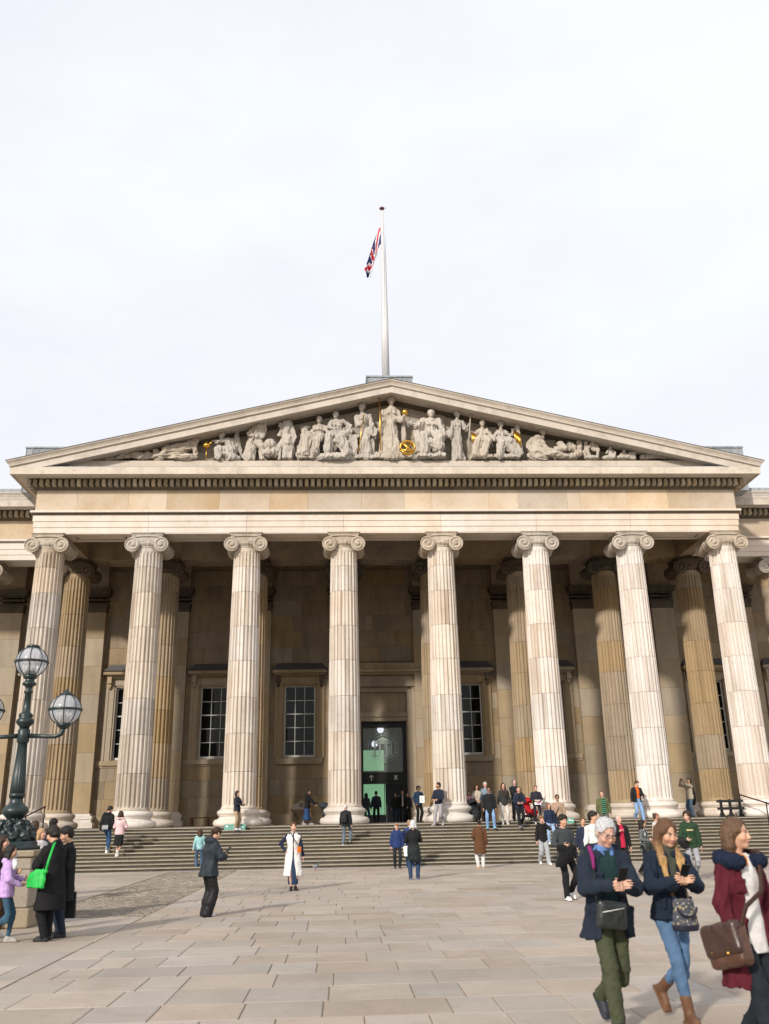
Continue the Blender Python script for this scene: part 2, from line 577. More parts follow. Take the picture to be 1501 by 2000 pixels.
# ---------------------------------------------------------------- entablature
def P_arch(bk): return [(-bk, ZA), (0, ZA), (0, ZA + .285), (.035, ZA + .29), (.035, ZA + .585), (.07, ZA + .59), (.07, ZA + .90),
                        (.08, ZA + .905), (.08, ZA + .99), (.10, ZA + 1.0), (.20, ZA + 1.02), (.20, ZA + 1.10), (.17, ZA + 1.13), (-bk, ZA + 1.13)]
def P_frieze(bk): return [(-bk, 16.384), (.02, 16.384), (.02, 17.458), (-bk, 17.458)]
P_bed = [(-.5, 17.462), (.05, 17.462), (.10, 17.50), (.10, 17.53), (.17, 17.56), (.19, 17.57), (.19, 17.935), (.40, 17.94), (.40, 17.955), (-.5, 17.955)]
P_geison = [(-.5, 17.96), (.50, 17.96), (.56, 18.0), (1.0, 18.0), (1.03, 17.94), (1.075, 17.94), (1.075, 18.30), (-.5, 18.30)]
P_cyma = [(-.3, 18.304), (1.09, 18.304), (1.11, 18.36), (1.13, 18.40), (1.13, 18.43), (1.16, 18.47), (1.20, 18.55), (1.27, 18.62), (1.29, 18.68), (-.3, 18.68)]
g = .006
arch = empty('architrave', (0, 0, 0), 0, museum)
js = [-A] + CX[1:7] + [A]
swept('architrave_block', P_arch(.68), [(-A, 4.0, -1, 0), (-A, YF, -1, -1), (js[1] - g, YF, 0, -1)], MT['arch'], arch)
for k in range(1, 6):
    swept('architrave_block', P_arch(1.36), [(js[k] + g, YF, 0, -1), (js[k + 1] - g, YF, 0, -1)], MT['arch'], arch)
swept('architrave_block', P_arch(.68), [(js[6] + g, YF, 0, -1), (A, YF, 1, -1), (A, 4.0, 1, 0)], MT['arch'], arch)
# bead row under the taenia: small beads, one joined strip
def bead_row(name, x0, x1, y, z, pitch, h, mat, parent, side=None):
    m = MB(); n = int((x1 - x0) / pitch)
    for k in range(n):
        x = x0 + (x1 - x0) * (k + .5) / n
        w = pitch * .36
        c = (x, y, z) if side is None else (side, x, z)
        V = [(c[0] - w, c[1], c[2]), (c[0] + w, c[1], c[2]), (c[0], c[1] - .05, c[2]), (c[0], c[1] + .05, c[2]), (c[0], c[1], c[2] - h), (c[0], c[1], c[2] + h)]
        if side is not None: V = [(c[0] - .05, c[1], c[2]), (c[0] + .05, c[1], c[2]), (c[0], c[1] - w, c[2]), (c[0], c[1] + w, c[2]), V[4], V[5]]
        m.add(V, [(0, 2, 5), (2, 1, 5), (1, 3, 5), (3, 0, 5), (2, 0, 4), (1, 2, 4), (3, 1, 4), (0, 3, 4)])
    return tag(m.build(name, mat, parent), kind='stuff')
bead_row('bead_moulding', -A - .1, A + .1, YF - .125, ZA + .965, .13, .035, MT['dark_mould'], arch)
swept('bead_backing', [(.06, ZA + .906), (.112, ZA + .906), (.112, ZA + .998), (.06, ZA + .998)], [(-A, 4.0, -1, 0), (-A, YF, -1, -1), (A, YF, 1, -1), (A, 4.0, 1, 0)], MT['bead_dark'], arch)

frz = empty('frieze', (0, 0, 0), 0, museum)
fj = [-A, -15.6, -13.1, -11.2, -8.6, -6.1, -4.2, -1.5, .6, 2.0, 4.9, 6.4, 8.9, 9.6, 12.0, 14.1, 15.3, A]
for k in range(len(fj) - 1):
    a, b = fj[k] + .004, fj[k + 1] - .004
    if k == 0: path = [(-A, 4.0, -1, 0), (-A, YF, -1, -1), (b, YF, 0, -1)]
    elif k == len(fj) - 2: path = [(a, YF, 0, -1), (A, YF, 1, -1), (A, 4.0, 1, 0)]
    else: path = [(a, YF, 0, -1), (b, YF, 0, -1)]
    swept('frieze_block', P_frieze(.6), path, MT['frieze'], frz)

U = [(-A, 4.0, -1, 0), (-A, YF, -1, -1), (A, YF, 1, -1), (A, 4.0, 1, 0)]
cor = empty('cornice', (0, 0, 0), 0, museum)
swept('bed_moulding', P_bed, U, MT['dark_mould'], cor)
swept('geison', P_geison, U, MT['cornice'], cor)
dent = block_mesh(.175, .26, .315, .008, MT['dentil'])
nd = int(2 * (A + .42) / .303)
for k in range(nd + 1):
    x = -(A + .34) + 2 * (A + .34) * k / nd
    link('dentil', dent, None, cor, (x, YF - .32, 17.745))
for sx in (-1, 1):
    for k in range(1, 14):
        link('dentil', dent, None, cor, (sx * (A + .32), YF - .32 + .303 * k, 17.745), (0, 0, math.pi / 2))
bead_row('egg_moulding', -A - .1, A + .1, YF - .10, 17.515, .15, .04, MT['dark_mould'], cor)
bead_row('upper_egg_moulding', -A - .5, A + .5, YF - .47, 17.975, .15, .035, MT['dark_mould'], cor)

# wings: the same entablature along the second row, outside the portico
for sx in (-1, 1):
    wing = empty('wing_entablature', (0, 0, 0), 0, museum)
    yw = Y2 + YF
    x0, x1 = (A + .03, 60) if sx > 0 else (-60, -A - .03)
    for k in range(4):
        a = x0 + (x1 - x0) * k / 4 + g; b = x0 + (x1 - x0) * (k + 1) / 4 - g
        swept('architrave_block', P_arch(1.36), [(a, yw, 0, -1), (b, yw, 0, -1)], MT['arch'], wing)
    for k in range(7):
        a = x0 + (x1 - x0) * k / 7 + .004; b = x0 + (x1 - x0) * (k + 1) / 7 - .004
        swept('frieze_block', P_frieze(.6), [(a, yw, 0, -1), (b, yw, 0, -1)], MT['frieze'], wing)
    W = [(x0, yw, 0, -1), (x1, yw, 0, -1)]
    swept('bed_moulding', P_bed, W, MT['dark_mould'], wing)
    swept('geison', P_geison, W, MT['cornice'], wing)
    swept('cyma', P_cyma, W, MT['cornice'], wing)
    MB().bx(x0, x1, yw - 1.1, yw + 2.5, 18.684, 18.93).build('lead_gutter', MT['lead'], wing)
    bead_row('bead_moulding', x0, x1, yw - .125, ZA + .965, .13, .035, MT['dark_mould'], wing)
    for k in range(int(5.0 / .303)):
        link('dentil', dent, None, wing, (sx * (A + .45 + .303 * k), yw - .32, 17.745))
    m = MB()
    for k in range(44):
        m.box((sx * (A + 5.3 + .303 * k), yw - .32, 17.745), (.0875, .13, .157))
    tag(m.build('far_dentils', MT['dentil'], wing), kind='stuff')

# ---------------------------------------------------------------- pediment
SL = .2406
ped = empty('pediment', (0, 0, 0), 0, museum)
def rake(name, prof, x_end, mat, parent, ends=None):
    """(y, z at the apex) closed profile along both slopes"""
    m = MB(); n = len(prof)
    for sx in (-1, 1):
        xs = [0, x_end]
        V, F = [], []
        for i, x in enumerate(xs):
            for j, (y, z) in enumerate(prof):
                xx = x + (ends[j] if ends and i else 0)
                V.append((sx * xx, y, z - SL * xx))
        for k in range(n):
            k2 = (k + 1) % n
            F.append((k, n + k, n + k2, k2))
        F.append(tuple(range(n, 2 * n)))
        m.add(V, F)
    me = m.mesh(name)
    bm = bmesh.new(); bm.from_mesh(me); bmesh.ops.remove_doubles(bm, verts=bm.verts, dist=1e-4)
    bmesh.ops.recalc_face_normals(bm, faces=bm.faces); bm.to_mesh(me); bm.free()
    me.materials.append(mat)
    return link(name, me, None, parent)
rake('raking_corona', [(-1.745, 22.43), (-1.745, 22.78), (-.2, 22.78), (-.2, 22.50), (-1.55, 22.50), (-1.60, 22.43)], 18.62, MT['cornice'], ped)
rake('raking_fillet', [(-1.80, 22.784), (-1.84, 22.80), (-1.84, 22.86), (-.2, 22.86), (-.2, 22.784)], 18.66, MT['cornice'], ped, [.0, .03, .03, .03, 0])
rake('raking_cyma', [(-1.85, 22.864), (-1.87, 22.91), (-1.92, 22.97), (-1.98, 23.02), (-2.0, 23.07), (-.2, 23.07), (-.2, 22.864)], 18.70, MT['cornice'], ped, [0, .03, .07, .11, .13, .13, 0])
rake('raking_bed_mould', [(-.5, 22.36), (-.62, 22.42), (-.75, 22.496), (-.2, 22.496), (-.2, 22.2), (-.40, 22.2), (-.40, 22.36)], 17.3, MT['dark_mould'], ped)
rake('lead_edge', [(-2.02, 23.074), (-2.02, 23.105), (-.2, 23.105), (-.2, 23.074)], 18.84, MT['lead_dark'], ped)
rake('roof', [(-.15, 22.9), (-.15, 23.06), (22, 23.06), (22, 22.9)], 18.6, MT['lead'], museum)
# tympanum built of courses of blocks
TY = -.42
def tymp():
    m = MB()
    m.add([(-17.5, TY, 18.31), (17.5, TY, 18.31), (0, TY, 22.6), (-17.5, .5, 18.31), (17.5, .5, 18.31), (0, .5, 22.6)],
          [(0, 1, 2), (5, 4, 3), (0, 3, 4, 1), (1, 4, 5, 2), (2, 5, 3, 0)])
    return m.build('tympanum', MT['tymp'], museum)
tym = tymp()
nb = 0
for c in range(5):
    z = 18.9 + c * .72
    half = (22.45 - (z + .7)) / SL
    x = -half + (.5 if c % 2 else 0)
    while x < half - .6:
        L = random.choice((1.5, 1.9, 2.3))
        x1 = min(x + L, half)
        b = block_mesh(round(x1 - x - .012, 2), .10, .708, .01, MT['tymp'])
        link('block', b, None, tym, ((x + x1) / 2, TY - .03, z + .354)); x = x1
MB().bx(-16.0, 16.0, -1.18, TY - .01, 18.304, 18.87).build('sculpture_plinth', MT['cornice'], ped)
MB().bx(-17.05, 17.05, -1.70, -1.19, 18.304, 18.36).build('lead_flashing', MT['lead'], ped)

# lead covered boxes on the roof
def roof_box(x0, y0, x1, y1, Y, dy, drop):
    a, b = on_y(x0, y0, Y), on_y(x1, y1, Y)
    m = MB(); m.bx(a[0], b[0], Y, Y + dy, a[2] - drop, a[2] - .09)
    m.bx(a[0] - .05, b[0] + .05, Y - .05, Y + dy + .05, a[2] - .09, a[2])
    n = int((b[0] - a[0]) / .3)
    for k in range(n + 1):
        m.bx(a[0] + (b[0] - a[0]) * k / n - .015, a[0] + (b[0] - a[0]) * k / n + .015, Y - .03, Y - .004, a[2] - drop, a[2] - .094)
    return m.build('roof_box', MT['lead'], museum)
roof_box(717, 734, 803, 734, .9, 1.8, 2.4)
roof_box(53, 873, 150, 874, 2.0, 2.5, 2.6)
roof_box(1340, 872, 1447.5, 874, 2.0, 2.5, 2.6)

# ---------------------------------------------------------------- ceiling of the portico
ceil = empty('portico_ceiling', (0, 0, 0), 0, museum)
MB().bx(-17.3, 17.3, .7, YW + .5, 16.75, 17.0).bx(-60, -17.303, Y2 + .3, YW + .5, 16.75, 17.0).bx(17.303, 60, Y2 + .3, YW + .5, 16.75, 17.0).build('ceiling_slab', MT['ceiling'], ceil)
def soffit_beam(x0, x1, y0, y1, zb, zt, parent, along='x'):
    m = MB(); fr = .22
    m.bx(x0, x1, y0, y1, zb + .06, zt)
    if along == 'x':
        m.bx(x0, x1, y0, y0 + fr, zb, zb + .057); m.bx(x0, x1, y1 - fr, y1, zb, zb + .057)
        m.bx(x0, x0 + .7, y0 + fr, y1 - fr, zb, zb + .057); m.bx(x1 - .7, x1, y0 + fr, y1 - fr, zb, zb + .057)
        m.bx(x0 + .8, x1 - .8, y0 + fr + .1, y1 - fr - .1, zb + .03, zb + .057)
    else:
        m.bx(x0, x0 + fr, y0, y1, zb, zb + .057); m.bx(x1 - fr, x1, y0, y1, zb, zb + .057)
    return m.build('beam', MT['ceiling'], parent)
for k in range(7):
    # panelled soffit under the front architrave between two columns
    x0, x1 = CX[k] + .80, CX[k + 1] - .80
    m = MB(); y0, y1 = YF + .012, .66; z1, z0 = ZA - .004, ZA - .05
    m.bx(x0, x1, y0, y0 + .3, z0, z1); m.bx(x0, x1, y1 - .3, y1, z0, z1)
    m.bx(x0, x0 + .35, y0 + .3, y1 - .3, z0, z1); m.bx(x1 - .35, x1, y0 + .3, y1 - .3, z0, z1)
    m.bx(x0 + .45, x1 - .45, y0 + .42, y1 - .42, z0 + .015, z1)
    m.build('soffit_panel', MT['arch'], ceil)
    soffit_beam(CX[k] + .81, CX[k + 1] - .81, Y2 - .68, Y2 + .68, ZA - .02, 16.74, ceil)
    bead_row('bead_moulding', CX[k] + .8, CX[k + 1] - .8, .69, ZA + .06, .13, .04, MT['ceiling'], ceil)
    bead_row('bead_moulding', CX[k] + .8, CX[k + 1] - .8, Y2 + .70, ZA + .05, .13, .04, MT['ceiling'], ceil)
for x in CX:
    MB().bx(x - .80, x + .80, Y2 - .66, Y2 + .66, ZA + .003, 16.74).build('beam', MT['ceiling'], ceil)
for sx in (-1, 1):
    soffit_beam(sx * CX[7] - .68, sx * CX[7] + .68, .70, Y2 - .70, ZA + .01, 16.74, ceil, 'y')
MB().bx(-A + .05, A - .05, .683, .70, ZA + .11, 16.74).build('inner_architrave_face', MT['ceiling'], ceil)
for k in range(-5, 6):      # cross ribs of the coffers
    if k == 0: continue
    for (ya, yb) in ((.71, Y2 - .69), (Y2 + .70, YW - .5)):
        if ya < 1 and abs(k) > 4: continue
        MB().bx((k - .5 * (1 if k > 0 else -1)) * S - .25, (k - .5 * (1 if k > 0 else -1)) * S + .25, ya, yb, 16.2, 16.745).build('coffer_rib', MT['ceiling'], ceil)

# ---------------------------------------------------------------- back wall
wall = empty('back_wall', (0, 0, 0), 0, museum)
WK = [k * S + XO for k in (-5, -4, -3, -2, -1, 1, 2, 3, 4, 5)]
for (xa, xb) in ((-60, XO - 1.9), (XO + 1.9, 60)):
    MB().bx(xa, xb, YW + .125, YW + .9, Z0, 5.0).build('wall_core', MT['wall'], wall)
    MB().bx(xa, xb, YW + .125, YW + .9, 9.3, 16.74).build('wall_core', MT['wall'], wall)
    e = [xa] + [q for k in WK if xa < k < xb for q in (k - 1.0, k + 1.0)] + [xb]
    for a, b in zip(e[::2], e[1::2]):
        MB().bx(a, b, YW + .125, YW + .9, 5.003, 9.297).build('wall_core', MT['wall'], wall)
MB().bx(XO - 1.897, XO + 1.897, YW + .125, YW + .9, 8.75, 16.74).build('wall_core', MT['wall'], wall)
openings = [(XO - 1.9, XO + 1.9, Z0, 9.9)]
for k in (-5, -4, -3, -2, -1, 1, 2, 3, 4, 5):
    openings.append((k * S + XO - 1.05, k * S + XO + 1.05, 5.1, 9.4))
z = Z0 + .55; ci = 0
vis, rest = [], MB()
while z < 15.9:
    h = .93
    iv = [(-26.0, 26.0)]
    for (a, b, za, zb) in openings:
        if zb > z + .05 and za < z + h - .05:
            nv = []
            for (p, q) in iv:
                if b <= p or a >= q: nv.append((p, q)); continue
                if a > p: nv.append((p, a))
                if b < q: nv.append((b, q))
            iv = nv
    for (p, q) in iv:
        x = p - (0.9 if ci % 2 and p == -26 else 0)
        while x < q - .05:
            L = random.choice((1.9, 2.3, 2.8))
            x1 = x + L
            if q - x1 < .7: x1 = q
            xa = max(x, p)
            vis.append((xa, x1, z, z + h)); x = x1
    z += h; ci += 1
vis.sort(key=lambda b: (abs((b[0] + b[1]) / 2) > 21, abs(b[0])))
for i, (xa, x1, za, zb) in enumerate(vis):
    dx = round(x1 - xa - .006, 3)
    if i < 290:
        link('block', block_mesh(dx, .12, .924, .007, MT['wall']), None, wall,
             ((xa + x1) / 2, YW + .06 + random.uniform(-.004, .004), (za + zb) / 2))
    else: rest.box(((xa + x1) / 2, YW + .06, (za + zb) / 2), (dx / 2, .06, .459))
if rest.v: tag(rest.build('outer_blocks', MT['wall'], wall), kind='stuff')
MB().bx(-26, XO - 1.9, YW - .12, YW + .095, Z0 + .001, Z0 + .5).bx(XO + 1.9, 26, YW - .12, YW + .095, Z0 + .001, Z0 + .5)\
    .bx(-26, XO - 1.9, YW - .06, YW + .095, Z0 + .5, Z0 + .56).bx(XO + 1.9, 26, YW - .06, YW + .095, Z0 + .5, Z0 + .56).build('skirting', MT['pilaster'], wall)
for k in (-4, -3, -2, 2, 3, 4):
    xm = k * S + XO
    MB().bx(xm - 1.7, xm + 1.7, YW - .10, YW - .004, 4.82, 5.05).bx(xm - 1.7, xm + 1.7, YW - .05, YW - .004, 4.70, 4.815).build('string_course', MT['pilaster'], wall)

# pilasters behind each column
pb = [Z0 + .0, Z0 + .75, 3.9, 5.5, 7.1, 8.7, 10.3, 11.9, 13.45]
PW = .66
def pilaster(x):
    p = empty('pilaster', (x + XO * .8, YW, 0), 0, museum)
    m = MB(); m.bx(-PW - .28, PW + .28, -.72, -.006, Z0 + .001, Z0 + .28).bx(-PW - .16, PW + .16, -.60, -.006, Z0 + .284, Z0 + .45).bx(-PW - .2, PW + .2, -.64, -.006, Z0 + .454, Z0 + .64).bx(-PW - .06, PW + .06, -.5, -.006, Z0 + .644, Z0 + .745)
    m.build('pilaster_base', MT['base'], p)
    for a, b in zip(pb[1:], pb[2:]):
        link('block', block_mesh(2 * PW, .44, round(b - a - .006, 3), .007, MT['pilaster']), None, p, (0, -.23, (a + b) / 2))
    m = MB()
    m.bx(-PW - .02, PW + .02, -.47, -.006, 13.46, 13.75).bx(-PW - .07, PW + .07, -.52, -.006, 13.754, 13.85)
    for zz in (13.95, 14.22, 14.45):
        m.bx(-PW - .06, PW + .06, -.51, -.006, zz - .095, zz + .02)
        for k in range(9):
            m.ball((-PW + 2 * PW * k / 8, -.52, zz - .03), (.06, .05, .085), 6, 4)
    m.bx(-PW - .16, PW + .16, -.62, -.006, 14.475, 14.62).bx(-PW - .22, PW + .22, -.68, -.006, 14.625, 14.80)
    m.build('pilaster_capital', MT['rearcap'], p)
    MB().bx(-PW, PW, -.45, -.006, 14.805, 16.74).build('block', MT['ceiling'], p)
for x in CX + [CX[7] + S, CX[0] - S]: pilaster(x)

# windows ---------------------------------------------------------------
def window(x, plain_sill):
    w = empty('window', (x + XO, YW, 0), 0, museum)
    zb, zt, hw = 5.22, 9.13, .885
    m = MB()
    fw = .42
    for s in (-1, 1):
        m.bx(s * (hw + .10), s * (hw + .10 + fw), -.06, .09, 5.06, zt + .10 + fw)
        m.bx(s * (hw + .10 + fw - .12), s * (hw + .10 + fw + .02), -.10, -.064, 5.06, zt + .10 + fw + .02)
        m.bx(s * (hw + .0), s * (hw + .097), .0, .6, 5.06, zt + .10)
    m.bx(-hw - .10, hw + .10, -.06, .09, zt + .10, zt + .10 + fw)
    m.bx(-hw - .09, hw + .09, .0, .6, zt + .003, zt + .097)
    m.build('window_surround', MT['pilaster'], w)
    m = MB()
    if plain_sill: m.bx(-1.30, 1.30, -.16, .085, 4.74, 5.055)
    else: m.bx(-1.38, 1.38, -.14, .085, 4.80, 5.055)
    m.bx(-hw - .09, hw + .09, .086, .6, 4.95, 5.10)
    m.build('sill', MT['pilaster'], w)
    # hood
    m = MB()
    m.bx(-1.46, 1.46, -.30, -.004, 9.72, 9.80)
    m.bx(-1.56, 1.56, -.50, -.004, 9.805, 9.95)
    m.bx(-1.50, 1.50, -.40, -.004, 9.955, 10.02)
    for k in range(22): m.bx(-1.34 + .125 * k, -1.28 + .125 * k, -.27, -.10, 9.64, 9.717)
    m.bx(-1.32, 1.32, -.10, -.004, 9.62, 9.717)
    h = m.build('hood', MT['pilaster'], w)
    MB().add([(-1.56, -.5, 10.025), (1.56, -.5, 10.025), (1.30, -.02, 10.42), (-1.30, -.02, 10.42), (-1.56, -.004, 10.025), (1.56, -.004, 10.025)],
             [(0, 1, 2, 3), (1, 5, 2), (4, 0, 3), (0, 4, 5, 1), (3, 2, 5, 4)]).build('lead_roof', MT['lead_dark'], w)
    for s in (-1, 1):
        m = MB()
        m.box((s * 1.24, -.17, 9.52), (.12, .16, .19)); m.box((s * 1.24, -.12, 9.25), (.095, .11, .10))
        m.ball((s * 1.24, -.20, 9.36), (.11, .10, .10), 8, 6); m.ball((s * 1.24, -.14, 9.10), (.085, .08, .09), 8, 6)
        m.build('console', MT['rearcap'] if plain_sill else MT['pilaster'], w)
    # sash
    y = .30
    m = MB()
    m.bx(-hw, -hw + .075, y - .04, y + .06, zb - .1, zt); m.bx(hw - .075, hw, y - .04, y + .06, zb - .1, zt)
    m.bx(-hw + .076, hw - .076, y - .04, y + .06, zb - .1, zb + .02); m.bx(-hw + .076, hw - .076, y - .04, y + .06, zt - .07, zt)
    nx, ny = 3, 5
    ws, hs = (2 * hw - .15) / nx, (zt - zb - .09) / ny
    for i in range(1, nx): m.bx(-hw + .075 + ws * i - .018, -hw + .075 + ws * i + .018, y - .03, y + .03, zb + .021, zt - .071)
    for j in range(1, ny):
        t = .03 if j == 3 else .018
        for i in range(nx): m.bx(-hw + .075 + ws * i + .02, -hw + .075 + ws * (i + 1) - .02, y - .03 - (.02 if j == 3 else 0), y + .03, zb + .02 + hs * j - t, zb + .02 + hs * j + t)
    m.build('sash', MT['sash'], w)
    for i in range(nx):
        for j in range(ny):
            cx, cz = -hw + .075 + ws * (i + .5), zb + .02 + hs * (j + .5)
            o = link('pane', block_mesh(round(ws - .01, 3), .008, round(hs - .01, 3), .001, MT['pane']), None, w, (cx, y + .01, cz))
            o.rotation_euler = (random.gauss(0, .010), 0, random.gauss(0, .010))
    m = MB(); m.bx(-1.0, 1.0, .62, .66, 5.0, 9.3); m.build('dark_room', MT['interior'], w)
for k in (-5, -4, -3, -2, -1, 1, 2, 3, 4, 5): window(k * S, abs(k) == 1)

# doorway ---------------------------------------------------------------
D = empty('doorway', (XO, YW, 0), 0, museum)
m = MB()
for s in (-1, 1):
    m.bx(s * 1.33, s * 1.60, .05, .8, Z0, 8.95); m.bx(s * 1.602, s * 1.80, -.08, .8, Z0, 8.99); m.bx(s * 1.802, s * 2.0, -.18, .09, Z0, 9.05)
m.bx(-1.33, 1.33, .05, .8, 8.70, 8.95); m.bx(-1.60, 1.60, -.08, .8, 8.955, 8.99); m.bx(-1.8, 1.8, -.18, .09, 9.0, 9.30)
m.bx(-1.8, 1.8, -.10, .09, 9.302, 9.62)
m.build('door_surround', MT['pilaster'], D)
m = MB()
m.bx(-2.2, 2.2, -.34, .09, 9.68, 9.78); m.bx(-2.3, 2.3, -.55, .09, 9.784, 9.93); m.bx(-2.3, 2.3, -.60, .09, 10.0, 10.30); m.bx(-2.25, 2.25, -.50, .09, 9.932, 9.998)
for k in range(40): m.bx(-2.1 + .106 * k, -2.05 + .106 * k, -.28, .0, 9.624, 9.678)
for k in range(26): m.ball((-2.2 + .176 * k, -.61, 10.14), (.06, .04, .11), 6, 4)
m.build('door_cornice', MT['pilaster'], D)
m = MB(); m.bx(-1.33, 1.33, .30, .8, 7.56, 8.70); m.build('overdoor_panel', MT['pilaster'], D)
m = MB(); m.bx(-1.33, 1.33, .12, .8, 7.30, 7.555); m.bx(-1.33, 1.33, .20, .8, 7.06, 7.298)
m.bx(-1.33, -1.27, .20, .8, Z0, 7.055); m.bx(1.27, 1.33, .20, .8, Z0, 7.055)
m.build('door_lintel', MT['pilaster'], D)
# glazed screen with a dark metal frame
y = .55
m = MB()
m.bx(-1.27, -1.17, y - .05, y + .06, Z0, 7.05); m.bx(1.05, 1.27, y - .05, y + .06, Z0, 7.05)
m.bx(-1.17, 1.05, y - .05, y + .06, 6.72, 7.05); m.bx(-1.17, 1.05, y - .05, y + .06, 4.17, 4.24); m.bx(-1.17, 1.05, y - .08, y + .06, 3.70, 4.165); m.bx(-1.17, 1.05, y - .05, y + .06, 3.6, 3.69)
m.build('door_frame', MT['door_frame'], D)
gl = NT('clear_glass')
gl.b.inputs['Base Color'].default_value = (.75, .85, .8, 1); gl.b.inputs['Roughness'].default_value = .02
gl.b.inputs['Alpha'].default_value = .14
MT['glass'] = gl.m
MB().bx(-1.17, 1.05, y + .02, y + .03, 4.24, 6.72).build('glass', MT['glass'], D)
# emblem etched on the glass: a ring with lettering round a small temple front
m = MB(); n = 48
cx, cz, r0, r1, ye = -.05, 5.60, .70, .84, y + .012
def arc_ring(m, r0, r1):
    V, F = [], []
    for k in range(n):
        a = 2 * math.pi * k / n
        V += [(cx + r0 * math.cos(a), ye, cz + r0 * math.sin(a)), (cx + r1 * math.cos(a), ye, cz + r1 * math.sin(a))]
    for k in range(n):
        k2 = (k + 1) % n; F.append((2 * k, 2 * k2, 2 * k2 + 1, 2 * k + 1))
    m.add(V, F)
arc_ring(m, .665, .68); arc_ring(m, .825, .84)
def quad(m, x0, x1, z0, z1): m.add([(cx + x0, ye, cz + z0), (cx + x1, ye, cz + z0), (cx + x1, ye, cz + z1), (cx + x0, ye, cz + z1)], [(0, 1, 2, 3)])
m.add([(cx - .55, ye, cz + .34), (cx + .55, ye, cz + .34), (cx, ye, cz + .60)], [(0, 1, 2)])
quad(m, -.50, .50, .22, .31)
for xx in (-.44, -.17, .17, .44): quad(m, xx - .05, xx + .05, -.42, .20)
quad(m, -.56, .56, -.50, -.44); quad(m, .20, .40, -.40, -.10); quad(m, .27, .36, -.10, .10)
quad(m, -.30, .0, -.58, -.55); quad(m, .06, .36, -.58, -.55); quad(m, -.12, .2, -.66, -.63)
def glyph(m, ch, size, mtx):
    c = bpy.data.curves.new('t', 'FONT'); c.body = ch; c.size = size; c.align_x = 'CENTER'; c.align_y = 'CENTER'
    o = bpy.data.objects.new('t', c); col.objects.link(o)
    dg = bpy.context.evaluated_depsgraph_get()
    me = bpy.data.meshes.new_from_object(o.evaluated_get(dg))
    bpy.data.objects.remove(o); bpy.data.curves.remove(c)
    m.add([tuple(mtx @ v.co) for v in me.vertices], [tuple(p.vertices) for p in me.polygons])
    bpy.data.meshes.remove(me)
    return m
UP = Matrix.Rotation(math.pi / 2, 4, 'X')
txt = 'THE BRITISH MUSEUM'
for i, ch in enumerate(txt):
    if ch == ' ': continue
    a = R(205) + R(250) * i / (len(txt) - 1)
    glyph(m, ch, .16, Matrix.Translation((cx + .752 * math.cos(a), ye, cz + .752 * math.sin(a))) @ Matrix.Rotation(-(a + math.pi / 2), 4, 'Y') @ UP)
m.build('emblem', MT['etch'], D)
m = MB(); ym = y - .09
def bar(m, x0, z0, x1, z1, w):
    d = Vector((x1 - x0, 0, z1 - z0)).normalized(); n_ = Vector((-d.z, 0, d.x)) * w
    a, b = Vector((x0, ym, z0)), Vector((x1, ym, z1))
    m.add([a - n_, b - n_, b + n_, a + n_], [(0, 1, 2, 3)])
bar(m, -.72, 3.80, -.72, 4.08, .022); bar(m, -.72, 4.08, -.83, 3.97, .022); bar(m, -.72, 4.08, -.61, 3.97, .022)
m.build('arrow_mark', MT['white'], D)
m = MB(); bar(m, .52, 3.82, .70, 4.06, .022); ym -= .002; bar(m, .52, 4.06, .70, 3.82, .022)
m.build('cross_mark', MT['white'], D)
# hall behind
m = MB(); m.bx(-4, -3.9, .92, 9, Z0 - .05, 8.5).bx(3.9, 4, .92, 9, Z0 - .05, 8.5).bx(-4, 4, 9, 9.1, Z0 - .05, 8.5).bx(-3.9, 3.9, .92, 9, 8.3, 8.5)
m.bx(-3.9, -1.9, .92, .99, Z0, 8.3).bx(1.9, 3.9, .92, .99, Z0, 8.3)
m.build('hall', MT['interior'], D)
def glow_panel(x0, y0, x1, y1, Y, name, mat):
    a, b = on_y(x0, y0, YW + Y), on_y(x1, y1, YW + Y)
    return MB().bx(a[0] - XO, b[0] - XO, Y, Y + .03, a[2], b[2]).build(name, mat, D)
glow_panel(705, 1506, 750, 1465, 1.6, 'green_panel', MT['greenpanel'])
glow_panel(710, 1592, 751, 1529, 1.6, 'green_panel', MT['greenpanel'])
for (px, py, rr) in ((743.5, 1425, .20), (732, 1453, .19)):
    c = on_y(px, py, YW + 2.6)
    MB().ball((c[0] - XO, 2.6, c[2]), rr, 20, 14).build('lit_globe', MT['lampglow'], D)
for xp in (738, 754, 777):
    c = on_y(xp, 1600, YW + .5)
    MB().bx(c[0] - XO - .02, c[0] - XO + .02, .35, .39, Z0, Z0 + .95).build('barrier_post', MT['sash'], D)

# ---------------------------------------------------------------- steps
NS, TR, RI = 12, .42, .1275
stp = empty('steps', (0, 0, 0), 0, museum)
def step_mesh(k):
    m = MB()
    yb = -1.2 - TR * k; zt = Z0 - RI * k; hw = 18.15 + TR * k
    ybk = 3.6 - TR * k if k else 14
    if k == 0: m.bx(-40, 40, 3.2, 14, zt - .036, zt); ybk = 3.19
    m.bx(-hw, hw, yb, min(ybk, yb + TR + .3) if k else ybk, zt - .036, zt)
    if k:
        for s in (-1, 1): m.bx(s * (hw - TR - .3), s * hw, yb + TR + .301, 3.2, zt - .036, zt)
    return m
for k in range(NS):
    o = step_mesh(k).build('step', MT['step'], stp)
    yb = -1.2 - TR * k; zt = Z0 - RI * k; hw = 18.15 + TR * k
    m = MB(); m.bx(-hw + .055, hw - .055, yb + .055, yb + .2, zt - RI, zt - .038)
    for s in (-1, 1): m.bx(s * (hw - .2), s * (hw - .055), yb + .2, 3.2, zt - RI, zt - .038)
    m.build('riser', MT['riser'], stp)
MB().bx(-40, 40, 3.3, 3.6, 0.001, Z0 - .055).build('wing_plinth', MT['step'], museum)
